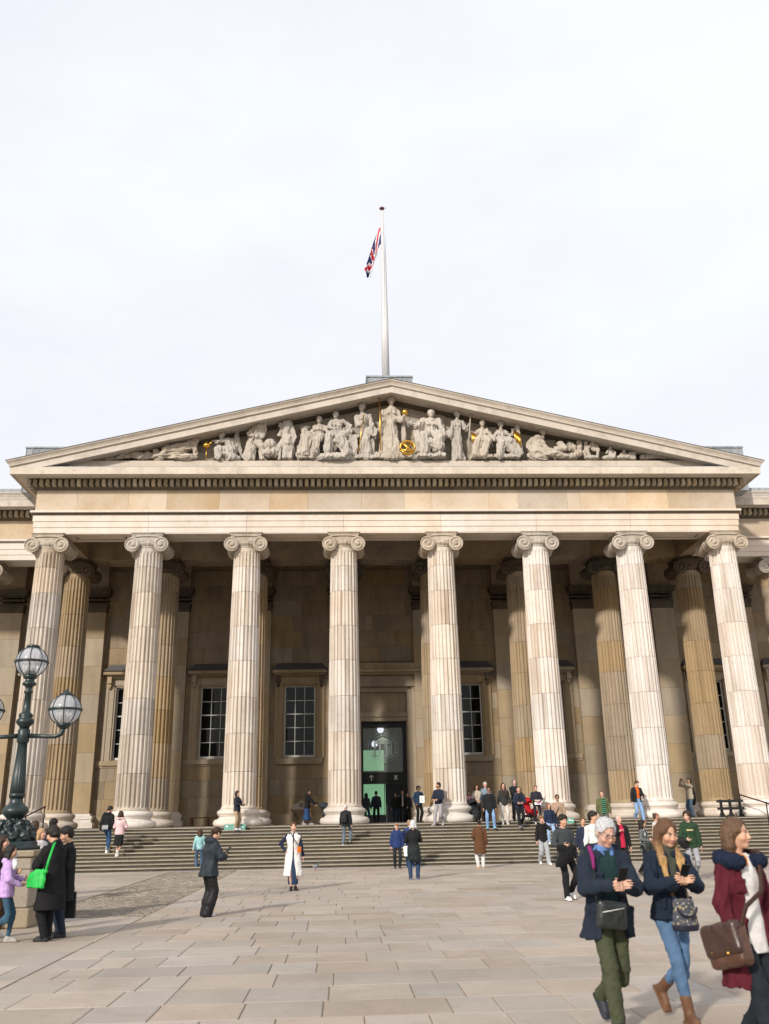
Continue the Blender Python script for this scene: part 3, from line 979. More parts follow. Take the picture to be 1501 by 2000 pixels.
# ================================================================== figures: distance fields turned into meshes
def vec(*a): return np.array(a, float)
def unit(v):
    v = np.asarray(v, float); return v / (np.linalg.norm(v) + 1e-9)
def rotz(a): c, s = math.cos(a), math.sin(a); return np.array([[c, -s, 0], [s, c, 0], [0, 0, 1.]])
def rotx(a): c, s = math.cos(a), math.sin(a); return np.array([[1, 0, 0], [0, c, -s], [0, s, c]])
def roty(a): c, s = math.cos(a), math.sin(a); return np.array([[c, 0, s], [0, 1, 0], [-s, 0, c]])

class Vox:
    def __init__(s, lo, hi, v):
        s.v = v; s.lo = np.asarray(lo, float) - 2 * v
        s.n = np.ceil((np.asarray(hi, float) + 2 * v - s.lo) / v).astype(int) + 1
        s.F = np.full(s.n, .25, np.float32)
        s.ax = [(s.lo[k] + v * np.arange(s.n[k])).astype(np.float32) for k in range(3)]
    def win(s, lo, hi):
        i0 = np.clip(np.floor((np.asarray(lo) - s.lo) / s.v).astype(int), 0, s.n)
        i1 = np.clip(np.ceil((np.asarray(hi) - s.lo) / s.v).astype(int) + 1, 0, s.n)
        if (i1 <= i0).any(): return None
        sl = tuple(slice(a, b) for a, b in zip(i0, i1))
        return sl, s.ax[0][sl[0]][:, None, None], s.ax[1][sl[1]][None, :, None], s.ax[2][sl[2]][None, None, :]
    def put(s, sl, d, k, op):
        f = s.F[sl]
        if op == 'sub':
            d = -d
            h = np.clip(.5 + .5 * (d - f) / k, 0, 1)
            s.F[sl] = f + (d - f) * h + k * h * (1 - h)
        else:
            h = np.clip(.5 + .5 * (f - d) / k, 0, 1)
            s.F[sl] = f + (d - f) * h - k * h * (1 - h)
    def cone(s, a, b, ra, rb, k=.02, op='add', flat=None):
        a, b = np.asarray(a, float), np.asarray(b, float)
        m = max(ra, rb) * (1 if flat is None else max(1, 1 / flat[1])) + .06 + k
        w = s.win(np.minimum(a, b) - m, np.maximum(a, b) + m)
        if w is None: return s
        sl, X, Y, Z = w
        px, py, pz = X - a[0], Y - a[1], Z - a[2]
        ba = b - a
        if flat is not None:
            ax, q = unit(flat[0]), flat[1] - 1
            dt = (px * ax[0] + py * ax[1] + pz * ax[2]) * q
            px, py, pz = px + dt * ax[0], py + dt * ax[1], pz + dt * ax[2]
            ba = ba + ax * (ba @ ax) * q
        L2 = ba @ ba + 1e-9
        t = np.clip((px * ba[0] + py * ba[1] + pz * ba[2]) / L2, 0, 1)
        d = np.sqrt((px - t * ba[0]) ** 2 + (py - t * ba[1]) ** 2 + (pz - t * ba[2]) ** 2) - (ra + (rb - ra) * t)
        s.put(sl, d, k, op); return s
    def loc(s, c, m, R3):
        w = s.win(np.asarray(c) - m, np.asarray(c) + m)
        if w is None: return None
        sl, X, Y, Z = w
        x, y, z = X - c[0], Y - c[1], Z - c[2]
        if R3 is not None:
            x, y, z = (R3[0, 0] * x + R3[1, 0] * y + R3[2, 0] * z, R3[0, 1] * x + R3[1, 1] * y + R3[2, 1] * z, R3[0, 2] * x + R3[1, 2] * y + R3[2, 2] * z)
        else: x, y, z = np.broadcast_arrays(x, y, z)
        return sl, x, y, z
    def ell(s, c, r, k=.02, op='add', R3=None):
        w = s.loc(c, max(r) + .06 + k, R3)
        if w is None: return s
        sl, x, y, z = w
        q = np.sqrt((x / r[0]) ** 2 + (y / r[1]) ** 2 + (z / r[2]) ** 2)
        g = np.sqrt((x / r[0] ** 2) ** 2 + (y / r[1] ** 2) ** 2 + (z / r[2] ** 2) ** 2) + 1e-6
        s.put(sl, q * (q - 1) / g, k, op); return s
    def rbox(s, c, h, r=.01, k=.01, op='add', R3=None):
        w = s.loc(c, float(np.linalg.norm(h)) + .05 + k, R3)
        if w is None: return s
        sl, x, y, z = w
        qx, qy, qz = np.abs(x) - (h[0] - r), np.abs(y) - (h[1] - r), np.abs(z) - (h[2] - r)
        d = np.sqrt(np.maximum(qx, 0) ** 2 + np.maximum(qy, 0) ** 2 + np.maximum(qz, 0) ** 2) + np.minimum(np.maximum(qx, np.maximum(qy, qz)), 0) - r
        s.put(sl, d, k, op); return s
    def loft(s, st, k=.02, op='add', pw=2.0, rip=None):
        """stations (z, cx, cy, rx, ry); horizontal elliptic sections"""
        st = np.array(sorted(st), float)
        m = st[:, 3:].max() + .08 + k + (rip[0] if rip else 0)
        w = s.win((st[:, 1].min() - m, st[:, 2].min() - m, st[0, 0] - .06), (st[:, 1].max() + m, st[:, 2].max() + m, st[-1, 0] + .06))
        if w is None: return s
        sl, X, Y, Z = w
        z = Z[0, 0]
        zz = st[:, 0]
        t = np.clip(np.searchsorted(zz, z) - 1, 0, len(zz) - 2)
        u = np.clip((z - zz[t]) / (zz[t + 1] - zz[t] + 1e-9), 0, 1); u = u * u * (3 - 2 * u) * .6 + u * .4
        it = lambda c: (st[t, c] + (st[t + 1, c] - st[t, c]) * u).astype(np.float32)[None, None, :]
        cx, cy, rx, ry = it(1), it(2), it(3), it(4)
        dx, dy = X - cx, Y - cy
        if rip:
            a = np.arctan2(dy / ry, dx / rx)
            ph = rip[3] if len(rip) > 3 else 0
            g = (z - zz[0]) / (zz[-1] - zz[0] + 1e-6)
            amp = rip[0] * np.clip(1.15 - g, .15, 1).astype(np.float32)[None, None, :]
            rr = amp * (np.sin(a * rip[1] + ph + rip[2] * np.sin(a * 2 + ph * 2 + Z * 2.2)) * .7 + .3 * np.sin(a * rip[1] * 1.7 + 1 + ph))
            rx, ry = rx + rr, ry + rr
        q = ((np.abs(dx) / rx) ** pw + (np.abs(dy) / ry) ** pw) ** (1 / pw)
        d = (q - 1) * np.minimum(rx, ry)
        d = np.maximum(d, np.maximum(zz[0] - Z, Z - zz[-1]))
        s.put(sl, d, k, op); return s
    def cut(s, p, n, k=.004):
        """keep the side the normal points away from"""
        n = unit(n)
        d = (s.ax[0][:, None, None] - p[0]) * n[0] + (s.ax[1][None, :, None] - p[1]) * n[1] + (s.ax[2][None, None, :] - p[2]) * n[2]
        s.F = np.maximum(s.F, d.astype(np.float32)); return s
    def mesh(s, smooth=1):
        F = s.F
        n = np.array(F.shape)
        ins = F < 0
        c = np.zeros(n - 1, np.int8)
        for i in (0, 1):
            for j in (0, 1):
                for k in (0, 1):
                    c += ins[i:n[0] - 1 + i, j:n[1] - 1 + j, k:n[2] - 1 + k]
        act = (c > 0) & (c < 8)
        idx = np.argwhere(act)
        if len(idx) == 0: return np.zeros((0, 3)), np.zeros((0, 4), int)
        vid = np.full(n - 1, -1, np.int32); vid[act] = np.arange(len(idx))
        acc = np.zeros((len(idx), 3)); cnt = np.zeros(len(idx))
        cor = [(i, j, k) for i in (0, 1) for j in (0, 1) for k in (0, 1)]
        val = {q: F[idx[:, 0] + q[0], idx[:, 1] + q[1], idx[:, 2] + q[2]] for q in cor}
        for q in cor:
            for ax in range(3):
                if q[ax]: continue
                p = list(q); p[ax] = 1; p = tuple(p)
                a, b = val[q], val[p]
                m = (a < 0) != (b < 0)
                t = np.where(m, a / np.where(m, a - b, 1), 0)
                P = np.array(q, float)[None, :].repeat(len(idx), 0); P[:, ax] += t
                acc[m] += P[m]; cnt[m] += 1
        V = (idx + acc / cnt[:, None]) * s.v + s.lo
        Q = []
        for ax in range(3):
            o1, o2 = [(1, 2), (2, 0), (0, 1)][ax]
            sa = [slice(None)] * 3; sb = [slice(None)] * 3
            sa[ax] = slice(0, n[ax] - 1); sb[ax] = slice(1, n[ax])
            A, B = ins[tuple(sa)], ins[tuple(sb)]
            e = np.argwhere(A != B)
            e = e[(e[:, o1] > 0) & (e[:, o2] > 0) & (e[:, o1] < n[o1] - 1) & (e[:, o2] < n[o2] - 1)]
            if not len(e): continue
            d1 = np.zeros(3, int); d1[o1] = 1; d2 = np.zeros(3, int); d2[o2] = 1
            g = lambda q: vid[q[:, 0], q[:, 1], q[:, 2]]
            q = np.stack([g(e - d1 - d2), g(e - d2), g(e), g(e - d1)], 1)
            fl = ~A[e[:, 0], e[:, 1], e[:, 2]]
            q[fl] = q[fl][:, ::-1]
            Q.append(q)
        Q = np.concatenate(Q)
        Q = Q[(Q >= 0).all(1)]
        for _ in range(smooth):
            S_, N_ = np.zeros_like(V), np.zeros(len(V))
            for a, b in ((0, 1), (1, 2), (2, 3), (3, 0)):
                np.add.at(S_, Q[:, a], V[Q[:, b]]); np.add.at(S_, Q[:, b], V[Q[:, a]])
                np.add.at(N_, Q[:, a], 1); np.add.at(N_, Q[:, b], 1)
            V = V * .4 + .6 * S_ / np.maximum(N_, 1)[:, None]
        return V, Q

def normals(V, Q):
    d = np.cross(V[Q[:, 2]] - V[Q[:, 0]], V[Q[:, 3]] - V[Q[:, 1]])
    N = np.zeros_like(V)
    for k in range(4): np.add.at(N, Q[:, k], d)
    return N / (np.linalg.norm(N, axis=1)[:, None] + 1e-12)

def folds(V, Q, amp, wl=.10, seed=0, stretch=(1, 1, .55)):
    """cloth folds: ridged random waves along the normal"""
    if amp <= 0: return V
    g = np.random.default_rng(seed)
    P = V * np.array(stretch)
    h = np.zeros(len(V))
    for k in range(7):
        d = unit(g.normal(size=3)) * (2 * math.pi / (wl * g.uniform(.6, 1.7)))
        ph = P @ d + g.uniform(0, 6.28) + .9 * np.sin(P @ (unit(g.normal(size=3)) * 14) + g.uniform(0, 6))
        h += ((1 - np.abs(np.sin(ph * .5))) ** 2.2 * 2.6 - .75) * g.uniform(.5, 1)
    return V + normals(V, Q) * (h / 3.5 * amp)[:, None]

def np_mesh(name, V, Q, mat=None, col_attr=None):
    me = bpy.data.meshes.new(name)
    me.vertices.add(len(V)); me.vertices.foreach_set('co', np.asarray(V, np.float32).ravel())
    me.loops.add(Q.size); me.loops.foreach_set('vertex_index', Q.astype(np.int32).ravel())
    me.polygons.add(len(Q)); me.polygons.foreach_set('loop_start', np.arange(0, Q.size, 4, dtype=np.int32))
    me.polygons.foreach_set('use_smooth', np.ones(len(Q), bool))
    me.update(calc_edges=True)
    if col_attr is not None:
        ca = me.color_attributes.new('Col', 'FLOAT_COLOR', 'POINT')
        ca.data.foreach_set('color', np.concatenate([col_attr, np.ones((len(V), 1))], 1).astype(np.float32).ravel())
    if mat: me.materials.append(mat)
    return me

def ik(a, t, l1, l2, hint):
    a, t = np.asarray(a, float), np.asarray(t, float)
    d = t - a; L = np.linalg.norm(d)
    if L > (l1 + l2) * .998: t = a + d / L * (l1 + l2) * .998; d = t - a; L = np.linalg.norm(d)
    x = (l1 * l1 - l2 * l2 + L * L) / (2 * L)
    h = math.sqrt(max(l1 * l1 - x * x, 0))
    u = d / L; hv = np.asarray(hint, float); hv = unit(hv - u * (hv @ u))
    return a + u * x + hv * h, t
# ================================================================== forecourt
def stone_floor(name, c1, c2, dirt, vary):
    return stone(name, c1, c2, dirt, .35, .3, vary, .8, .25, sx=.9, sz=.9, patch=.35)
MT['slab'] = stone_floor('paving_slab_stone', (.395, .340, .292), (.352, .302, .255), (.265, .222, .175), .085)
MT['sett'] = stone_floor('granite_sett', (.27, .24, .205), (.215, .19, .165), (.12, .105, .09), .05)
def weather(m):
    # world-wide damp patches, trodden dust and chewing gum spots across the paving
    nt = m.node_tree; b = nt.nodes['Principled BSDF']; N = nt.nodes; Lk = nt.links
    frm = b.inputs['Base Color'].links[0].from_socket
    geo = N.new('ShaderNodeNewGeometry')
    def mixc(a, fac, c, mode='MIX'):
        x = N.new('ShaderNodeMix'); x.data_type = 'RGBA'; x.blend_type = mode
        Lk.new(fac, x.inputs[0]); Lk.new(a, x.inputs[6]); x.inputs[7].default_value = c; return x.outputs[2]
    def ramp(f, a, c, v=1.0):
        r = N.new('ShaderNodeValToRGB'); r.color_ramp.elements[0].position = a; r.color_ramp.elements[1].position = c
        r.color_ramp.elements[1].color = (v, v, v, 1); Lk.new(f, r.inputs[0]); return r.outputs[0]
    n1 = N.new('ShaderNodeTexNoise'); n1.inputs['Scale'].default_value = .22; n1.inputs['Detail'].default_value = 7; n1.inputs['Roughness'].default_value = .65; Lk.new(geo.outputs['Position'], n1.inputs['Vector'])
    frm = mixc(frm, ramp(n1.outputs[0], .50, .70, .40), (.19, .165, .135, 1))
    n2 = N.new('ShaderNodeTexNoise'); n2.inputs['Scale'].default_value = 1.1; n2.inputs['Detail'].default_value = 8; n2.inputs['Roughness'].default_value = .7; Lk.new(geo.outputs['Position'], n2.inputs['Vector'])
    frm = mixc(frm, ramp(n2.outputs[0], .55, .75, .30), (.50, .45, .40, 1))
    v = N.new('ShaderNodeTexVoronoi'); v.inputs['Scale'].default_value = 1.7; Lk.new(geo.outputs['Position'], v.inputs['Vector'])
    r = N.new('ShaderNodeValToRGB'); r.color_ramp.elements[0].position = .028; r.color_ramp.elements[0].color = (.55, .55, .55, 1); r.color_ramp.elements[1].position = .042; r.color_ramp.elements[1].color = (0, 0, 0, 1); Lk.new(v.outputs['Distance'], r.inputs[0])
    frm = mixc(frm, r.outputs[0], (.13, .115, .10, 1))
    Lk.new(frm, b.inputs['Base Color'])
weather(MT['slab'])
MT['joint'] = plain('sandy_joint', (.23, .19, .13), .95, 0, .1, .3, 6)
YB = -1.2 - TR * (NS - 1)          # foot of the steps
ground = tag(MB().add([(-400, -400, -.012), (400, -400, -.012), (400, YB, -.012), (-400, YB, -.012)], [(0, 1, 2, 3)]).build('ground', MT['joint']), kind='structure')
pave = tag(empty('pavement', (0, 0, 0)), kind='structure')
XL = -6.5
slabs = []
def rows(x0, x1, y0, y1, pitch, lens):
    y = y0
    while y > y1:
        h = pitch * random.choice((.93, 1.0, 1.06))
        x = x0 - (random.uniform(.1, .8) if x0 > -7 else 0)
        x = x0
        first = True
        while x < x1:
            L = random.choice(lens) * random.uniform(.85, 1.15)
            if first: L *= random.uniform(.5, 1); first = False
            slabs.append((x, min(x + L, x1), y - h, y)); x += L
        y -= h
rows(XL, 26, YB - .02, -41, .885, (.52, .66, .80, .95, 1.15))
rows(-24, XL - .02, -22.9, -41, 1.30, (1.4, 1.9, 2.4))
rows(-24, -9.02, YB - .02, -22.85, 1.30, (1.2, 1.6, 2.0))
def in_view(s):
    d = np.array([(s[0] + s[1]) / 2, (s[2] + s[3]) / 2, 0]) - CAM
    zc = d @ CW
    if zc < 3: return False
    px, py = 750.5 + FPX * (d @ CR) / zc, 1000 - FPX * (d @ CU) / zc
    return -60 < px < 1560 and py < 2060
near = sorted([s for s in slabs if in_view(s)], key=lambda s: s[3])
single = set(near[:300])
far = MB()
for s in slabs:
    dx, dy = s[1] - s[0] - .011, s[3] - s[2] - .011
    if dx < .05: continue
    dx = max(.1, round(dx / .01) * .01); dy = round(dy, 3)
    c = ((s[0] + s[1]) / 2, (s[2] + s[3]) / 2)
    tz = random.uniform(-.0015, .0015)
    if s in single:
        o = link('slab', block_mesh(dx, dy, .08, .006, MT['slab']), None, pave, (c[0], c[1], -.04 + tz))
        o.rotation_euler = (random.gauss(0, .0012), random.gauss(0, .0012), random.gauss(0, .0008))
    else:
        hx, hy = dx / 2, dy / 2
        far.box((c[0], c[1], -.03 + tz), (hx, hy, .03))
fo = tag(far.build('far_slabs', MT['slab'], pave), kind='stuff')
# per slab colour for the joined far slabs
def face_tint(o, per, spread=.09):
    me = o.data
    at = me.attributes.new('tint', 'FLOAT', 'FACE')
    n = len(me.polygons) // per
    v = np.repeat(1 + rng.normal(0, spread, n), per)
    at.data.foreach_set('value', np.resize(v, len(me.polygons)).astype('f'))
def tinted(src, name):
    m = src.copy(); m.name = name
    nt = m.node_tree; b = nt.nodes['Principled BSDF']
    lk = b.inputs['Base Color'].links[0]; frm = lk.from_socket
    a = nt.nodes.new('ShaderNodeAttribute'); a.attribute_name = 'tint'
    h = nt.nodes.new('ShaderNodeHueSaturation')
    nt.links.new(frm, h.inputs['Color']); nt.links.new(a.outputs['Fac'], h.inputs['Value'])
    nt.links.new(h.outputs[0], b.inputs['Base Color'])
    return m
fo.data.materials[0] = tinted(MT['slab'], 'paving_slab_stone_far'); face_tint(fo, 6, .07)
# granite setts of the carriage strip, laid in rows
m = MB()
y = YB - .03
while y > -22.7:
    x = -9.0 + random.uniform(0, .1)
    while x < -6.56:
        L = random.uniform(.17, .28); h = random.uniform(-.006, .006)
        bx, by = min(L, -6.54 - x) / 2 - .009, .052
        if bx > .03:
            c = (x + bx + .009, y - .06)
            V = [(c[0] - bx, c[1] - by, -.02), (c[0] + bx, c[1] - by, -.02), (c[0] + bx, c[1] + by, -.02), (c[0] - bx, c[1] + by, -.02),
                 (c[0] - bx * .86, c[1] - by * .72, h), (c[0] + bx * .86, c[1] - by * .72, h), (c[0] + bx * .86, c[1] + by * .72, h), (c[0] - bx * .86, c[1] + by * .72, h)]
            m.add(V, [(4, 5, 6, 7), (0, 1, 5, 4), (1, 2, 6, 5), (2, 3, 7, 6), (3, 0, 4, 7)])
        x += L
    y -= .122
so = tag(m.build('setts', MT['sett'], pave), kind='stuff')
so.data.materials[0] = tinted(MT['sett'], 'granite_sett_tinted'); face_tint(so, 5, .16)
# drain covers
for (px, py, w, d) in ((1010, 1722, 1.1, .35), (640, 1787, 2.7, .3)):
    p = on_z(px, py)
    m = MB(); m.bx(p[0] - w / 2, p[0] + w / 2, p[1] - d / 2, p[1] + d / 2, -.02, .004)
    for k in range(int(w / .06)): m.bx(p[0] - w / 2 + .03 + .06 * k - .008, p[0] - w / 2 + .03 + .06 * k + .008, p[1] - d * .4, p[1] + d * .4, .0045, .008)
    tag(m.build('drain_cover', MT['pedestal']), 'narrow drain cover set in the paving ' + ('beyond the photographing woman' if px < 700 else 'beyond the boy carrying a black coat'), 'drain cover')

# ------------------------------------------------------------------ lamp on its pedestal
PY = -23.9
pc = on_y(22, 1660, PY)
plx = pc[0]
pt = pc[2]                              # top of the pedestal
lp = tag(empty('lamp_pedestal', (plx, PY, 0)), 'beige stone pedestal carrying the ornate lamp post', 'pedestal')
hw = .62
for k, (a, b, ww) in enumerate(((0.003, .34, hw + .06), (.344, pt - .34, hw), (pt - .336, pt - .12, hw + .0), (pt - .117, pt, hw + .05))):
    link('stone', block_mesh(2 * ww, 2 * ww, b - a, .02, MT['pedestal']), None, lp, (0, 0, (a + b) / 2))
lw = tag(empty('parapet', (plx - hw - .1, PY - .75, 0)), 'low beige stone parapet with coping beside the lamp pedestal', 'parapet')
for k in range(3):
    link('stone', block_mesh(1.3, .5, .98, .015, MT['pedestal']), None, lw, (.15 - 1.32 * k, 0, .493))
    link('coping', block_mesh(1.31, .66, .14, .02, MT['pedestal']), None, lw, (.15 - 1.32 * k, 0, 1.06))
MB().bx(.30, .56, -.27, -.252, .55, .86).build('plaque', MT['black_iron'], lw)
MB().bx(.34, .52, -.276, -.273, .78, .82).bx(.34, .50, -.276, -.273, .70, .73).bx(.34, .47, -.276, -.273, .62, .65).build('plaque_lettering', MT['white'], lw)

def lamp_z(py, px=60): return on_y(px, py, PY)[2]
L = tag(empty('street_lamp', (plx, PY, 0)), 'dark green cast iron lamp post with three caged glass globes', 'street lamp')
zb = pt
z1, z2, z3, z4 = lamp_z(1600), lamp_z(1563), lamp_z(1437), lamp_z(1322)
m = MB(); m.lathe([(.56, zb), (.56, zb + .06), (.50, zb + .08), (.50, zb + .14), (.44, zb + .17)], 8)
m.build('base_plate', MT['iron'], L)
LG = random.Random(3)
def leafy_foot():
    F = Vox((-.55, -.55, 0), (.55, .55, z1 - zb + .1), .022)
    F.loft([(.14, 0, 0, .40, .40), (.34, 0, 0, .33, .33), (.50, 0, 0, .20, .20), (.62, 0, 0, .13, .13)], .03)
    for ring, (nn, rr, zz, br) in enumerate(((10, .36, .25, .105), (10, .33, .37, .085), (8, .24, .49, .075))):
        for k in range(nn):
            a = 2 * math.pi * (k + .5 * (ring % 2)) / nn
            e = vec(rr * math.cos(a), rr * math.sin(a), zz)
            F.cone(vec(rr * .8 * math.cos(a), rr * .8 * math.sin(a), zz - .10), e, br * .6, br, .02)
            for q in range(3): F.ell(e + vec(*[LG.uniform(-.06, .06) for _ in range(3)]), (br * .45,) * 3, .012)
    V, Q = F.mesh(1); V = folds(V, Q, .022, .09, 8, (1, 1, 1))
    return V, Q
V, Q = leafy_foot(); link('leafy_foot', np_mesh('leafy_foot', V + vec(0, 0, zb), Q, MT['iron']), None, L)
m = MB(); m.lathe([(.14, zb + .5), (.13, z1 + .0)], 16); m.build('neck', MT['iron'], L)
m = MB(); m.lathe([(.11, z1 - .02), (.15, z1 + .02)] + [(.14 + .115 * math.sin(math.pi * t / 8), z1 + .02 + (z2 - z1 - .08) * t / 8) for t in range(1, 8)] + [(.14, z2 - .06), (.125, z2 - .02), (.125, z2 + .05)], 24)
m.build('bulb', MT['iron'], L)
m = MB(); m.lathe([(.145, z2 + .05), (.138, z2 + .3), (.088, z3 - .15)], 64, fn=lambda a, z: 1 - .09 * abs(math.sin(a * 8)))
m.lathe([(.13, z2 + .05), (.155, z2 + .08), (.155, z2 + .12), (.135, z2 + .14)], 24)
m.build('fluted_shaft', MT['iron'], L)
m = MB(); m.lathe([(.09, z3 - .16), (.125, z3 - .12), (.125, z3 + .12), (.09, z3 + .15)], 8)
m.lathe([(.09, z3 + .14), (.11, z3 + .19), (.165, z3 + .24), (.18, z3 + .29), (.15, z3 + .335), (.125, z3 + .36), (.145, z3 + .40), (.125, z3 + .44), (.075, z3 + .48), (.062, z4 - .34), (.085, z4 - .33), (.09, z4 - .30), (.055, z4 - .27), (.075, z4 - .20), (.135, z4 - .17), (.14, z4 - .13), (.10, z4 - .10), (.085, z4 - .02), (.105, z4), (.095, z4 + .05), (.115, z4 + .07), (.10, z4 + .12)], 24)
m.build('upper_shaft', MT['iron'], L)
lg = NT('lamp_glass')
lg.b.inputs['Base Color'].default_value = (.60, .64, .70, 1); lg.b.inputs['Roughness'].default_value = .08
lg.b.inputs['Alpha'].default_value = .45
MT['lampglass'] = lg.m
GR = .31
def globe(x, zc, cap):
    b = MB(); b.ball((0, 0, 0), GR, 28, 18)
    gb = b.build('globe', MT['lampglass'], L, (x, 0, zc))
    c = MB()
    for k in range(4):
        a = math.pi * k / 4 + .2
        c.tube([((GR + .008) * math.sin(t) * math.cos(a), (GR + .008) * math.sin(t) * math.sin(a), (GR + .008) * math.cos(t)) for t in np.linspace(0, 2 * math.pi, 33)], .010, 6, False)
    c.lathe([(GR + .003, -.025), (GR + .035, -.02), (GR + .035, .02), (GR + .003, .025)], 36, cap=False)
    c.lathe([(.15, GR * -.9), (.13, -GR - .03), (.08, -GR - .06)], 16)
    c.build('cage', MT['iron'], gb)
    t = MB()
    if cap: t.lathe([(.14, GR * .93), (.13, GR + .01), (.04, GR + .07), (.012, GR + .12)], 16)
    else: t.lathe([(.14, GR * .93), (.13, GR + .03), (.12, GR + .04)], 16)
    t.build('cap', MT['iron'], gb)
    f = MB()
    for sx in (-.07, .07): f.tube([(sx, 0, -.26), (sx, 0, -.12), (sx * .6, 0, -.06)], .018, 6)
    f.build('fitting', MT['sash'], gb)
zg = lamp_z(1293); zs = lamp_z(1386, 128)
globe(0, zg, False)
gx = on_y(128, 1386, PY)[0] - plx
for s in (-1, 1):
    globe(s * gx, zs, True)
    m = MB(); pts = [(s * .12, 0, z3), (s * gx * .6, 0, z3 - .02), (s * gx * .82, 0, z3 - .02), (s * gx * .95, 0, z3 + .03), (s * gx, 0, z3 + .12), (s * gx, 0, zs - GR - .05)]
    m.tube(pts, [.05, .04, .043, .05, .042, .04], 10)
    m.lathe([(.05, z3 + .12), (.10, z3 + .15), (.10, z3 + .18), (.05, z3 + .21)], 14, c=(s * gx, 0, 0))
    m.build('arm', MT['iron'], L)

# ------------------------------------------------------------------ flag and pole
FY = 1.8
p0, p1 = on_y(753, 736, FY), on_y(746.5, 412, FY)
bx_, bz_, tz_ = (p0[0] + p1[0]) / 2, p0[2] - .1, p1[2]
fp = tag(empty('flagpole', (bx_, FY, bz_)), 'tall tapered white flagpole above the pediment', 'flagpole')
hh = tz_ - bz_
m = MB(); m.lathe([(.19, 0), (.175, hh * .3), (.13, hh * .7), (.075, hh)], 20); m.build('pole', MT['white_paint'], fp)
m = MB(); m.lathe([(.05, hh), (.06, hh + .06), (.13, hh + .12), (.16, hh + .17), (.15, hh + .20), (.03, hh + .22)], 16); m.build('finial', plain('red_bronze', (.12, .05, .045), .4, .5), fp)
m = MB(); m.tube([(-.16, -.10, 1.0), (-.13, -.10, hh * .6), (-.09, -.08, hh - .1)], .012, 5); m.build('halyard', MT['white_paint'], fp)
# the flag hangs limp, folded along its length: union flag colours by cloth coordinates
def flag_material():
    t = NT('union_flag_cloth')
    at = t.new('ShaderNodeAttribute'); at.attribute_name = 'Col'
    t.l.new(at.outputs['Color'], t.b.inputs['Base Color'])
    t.b.inputs['Roughness'].default_value = .8
    return t.m
def union(u, v):
    x, y = (u - .5) * 2, (v - .5)          # 2 x 1 field, centred
    red, white, blue = (.55, .02, .05), (.78, .78, .80), (.02, .035, .16)
    if abs(y) < .10 or abs(x) < .10: return red
    if abs(y) < .167 or abs(x) < .167: return white
    k = math.sqrt(1.25)
    for sg in (1, -1):
        d = (y - sg * x * .5) / k * 2
        if abs(d) < .10: return red
    for sg in (1, -1):
        d = (y - sg * x * .5) / k * 2
        if abs(d) < .22: return white
    return blue
FT, FB = on_y(745, 441, FY - .12), on_y(747, 487, FY - .12)
hoist = FT[2] - FB[2]
nu, nv = 90, 46
V, F, C = [], [], []
tip = on_y(720, 562, FY - .12)
for i in range(nu + 1):
    u = i / nu
    for j in range(nv + 1):
        v = j / nv
        top = np.array([FT[0] - .06, FT[2]]); bot = np.array([FB[0] - .06, FB[2]])
        # drop line of the fly: cloth bunches together and falls
        s_ = u ** .8
        axis = (top * v + bot * (1 - v))
        wid = (1 - .66 * s_)
        fall = np.array([(tip[0] - FB[0]) * u ** .75, (tip[2] - FB[2]) * u])
        cen = (top + bot) / 2
        p = cen + (axis - cen) * wid * np.array([1, .9]) + fall + np.array([(.5 - v) * .28 * s_, 0])
        p = p + np.array([-.10 * s_ * math.sin(v * 9 + u * 4) * .5, (1 - v) * -.0 + .9 * (v - .5) * s_ * 0])
        yy = FY - .12 + .16 * s_ * math.sin(v * 15 + u * 3) + .05 * math.sin(u * 11)
        V.append((p[0], yy, p[1])); C.append(union(.02 + u * .96, .60 + .38 * v))
for i in range(nu):
    for j in range(nv):
        a = i * (nv + 1) + j
        F.append((a, a + nv + 1, a + nv + 2, a + 1))
me = bpy.data.meshes.new('flag'); me.from_pydata(V, [], F); me.update()
ca = me.color_attributes.new('Col', 'FLOAT_COLOR', 'POINT')
ca.data.foreach_set('color', np.array([(*c, 1) for c in C], 'f').ravel())
me.polygons.foreach_set('use_smooth', [True] * len(F)); me.materials.append(flag_material())
tag(link('flag', me), 'red white and blue union flag hanging limp from the pole', 'flag')
so_ = bpy.data.objects['flag'].modifiers.new('thick', 'SOLIDIFY'); so_.thickness = .006

# ------------------------------------------------------------------ small things round the steps
def rail_thing(name, pts_posts, rail_pts, label, cat, mat_rail):
    o = tag(empty(name, pts_posts[0][0]), label, cat)
    b = Vector(pts_posts[0][0])
    for (p, h) in pts_posts:
        q = Vector(p) - b
        m = MB(); m.tube([q, q + Vector((0, 0, h))], .028, 8); m.ball(tuple(q + Vector((0, 0, h))), .05, 8, 6); m.build('post', MT['black_iron'], o)
    m = MB(); m.tube([Vector(p) - b for p in rail_pts], .032, 8); m.build('handrail', mat_rail, o)
    return o
YR = -1.5
def zstep(k): return Z0 - RI * k
for side in (-1, 1):
    x0 = 17.0 * side
    a = on_y(88, 1576, -1.0) if side < 0 else on_y(1443, 1552, -1.0)
    x0 = a[0]
    posts = [((x0 + side * .0, -1.0, Z0), a[2] - Z0)]
    rl = [tuple(a)]
    for k in (3, 7, 11):
        xx = x0 + side * (.20 * k if side > 0 else .12 * k); yy = -1.0 - TR * k
        posts.append(((xx, yy, zstep(k)), a[2] - Z0)); rl.append((xx, yy, zstep(k) + a[2] - Z0))
    rail_thing('handrail_stand', posts, rl, 'sloping handrail on thin posts at the steps, ' + ('behind the lamp pedestal' if side < 0 else 'beside the black wooden trestle'), 'handrail', MT['rail'])
a, b = on_y(1405, 1590, -.9), on_y(1447, 1590, -.9)
tr = tag(empty('trestle', (a[0], -.9, Z0)), 'black wooden trestle barrier standing before the rightmost column', 'barrier')
w = b[0] - a[0]
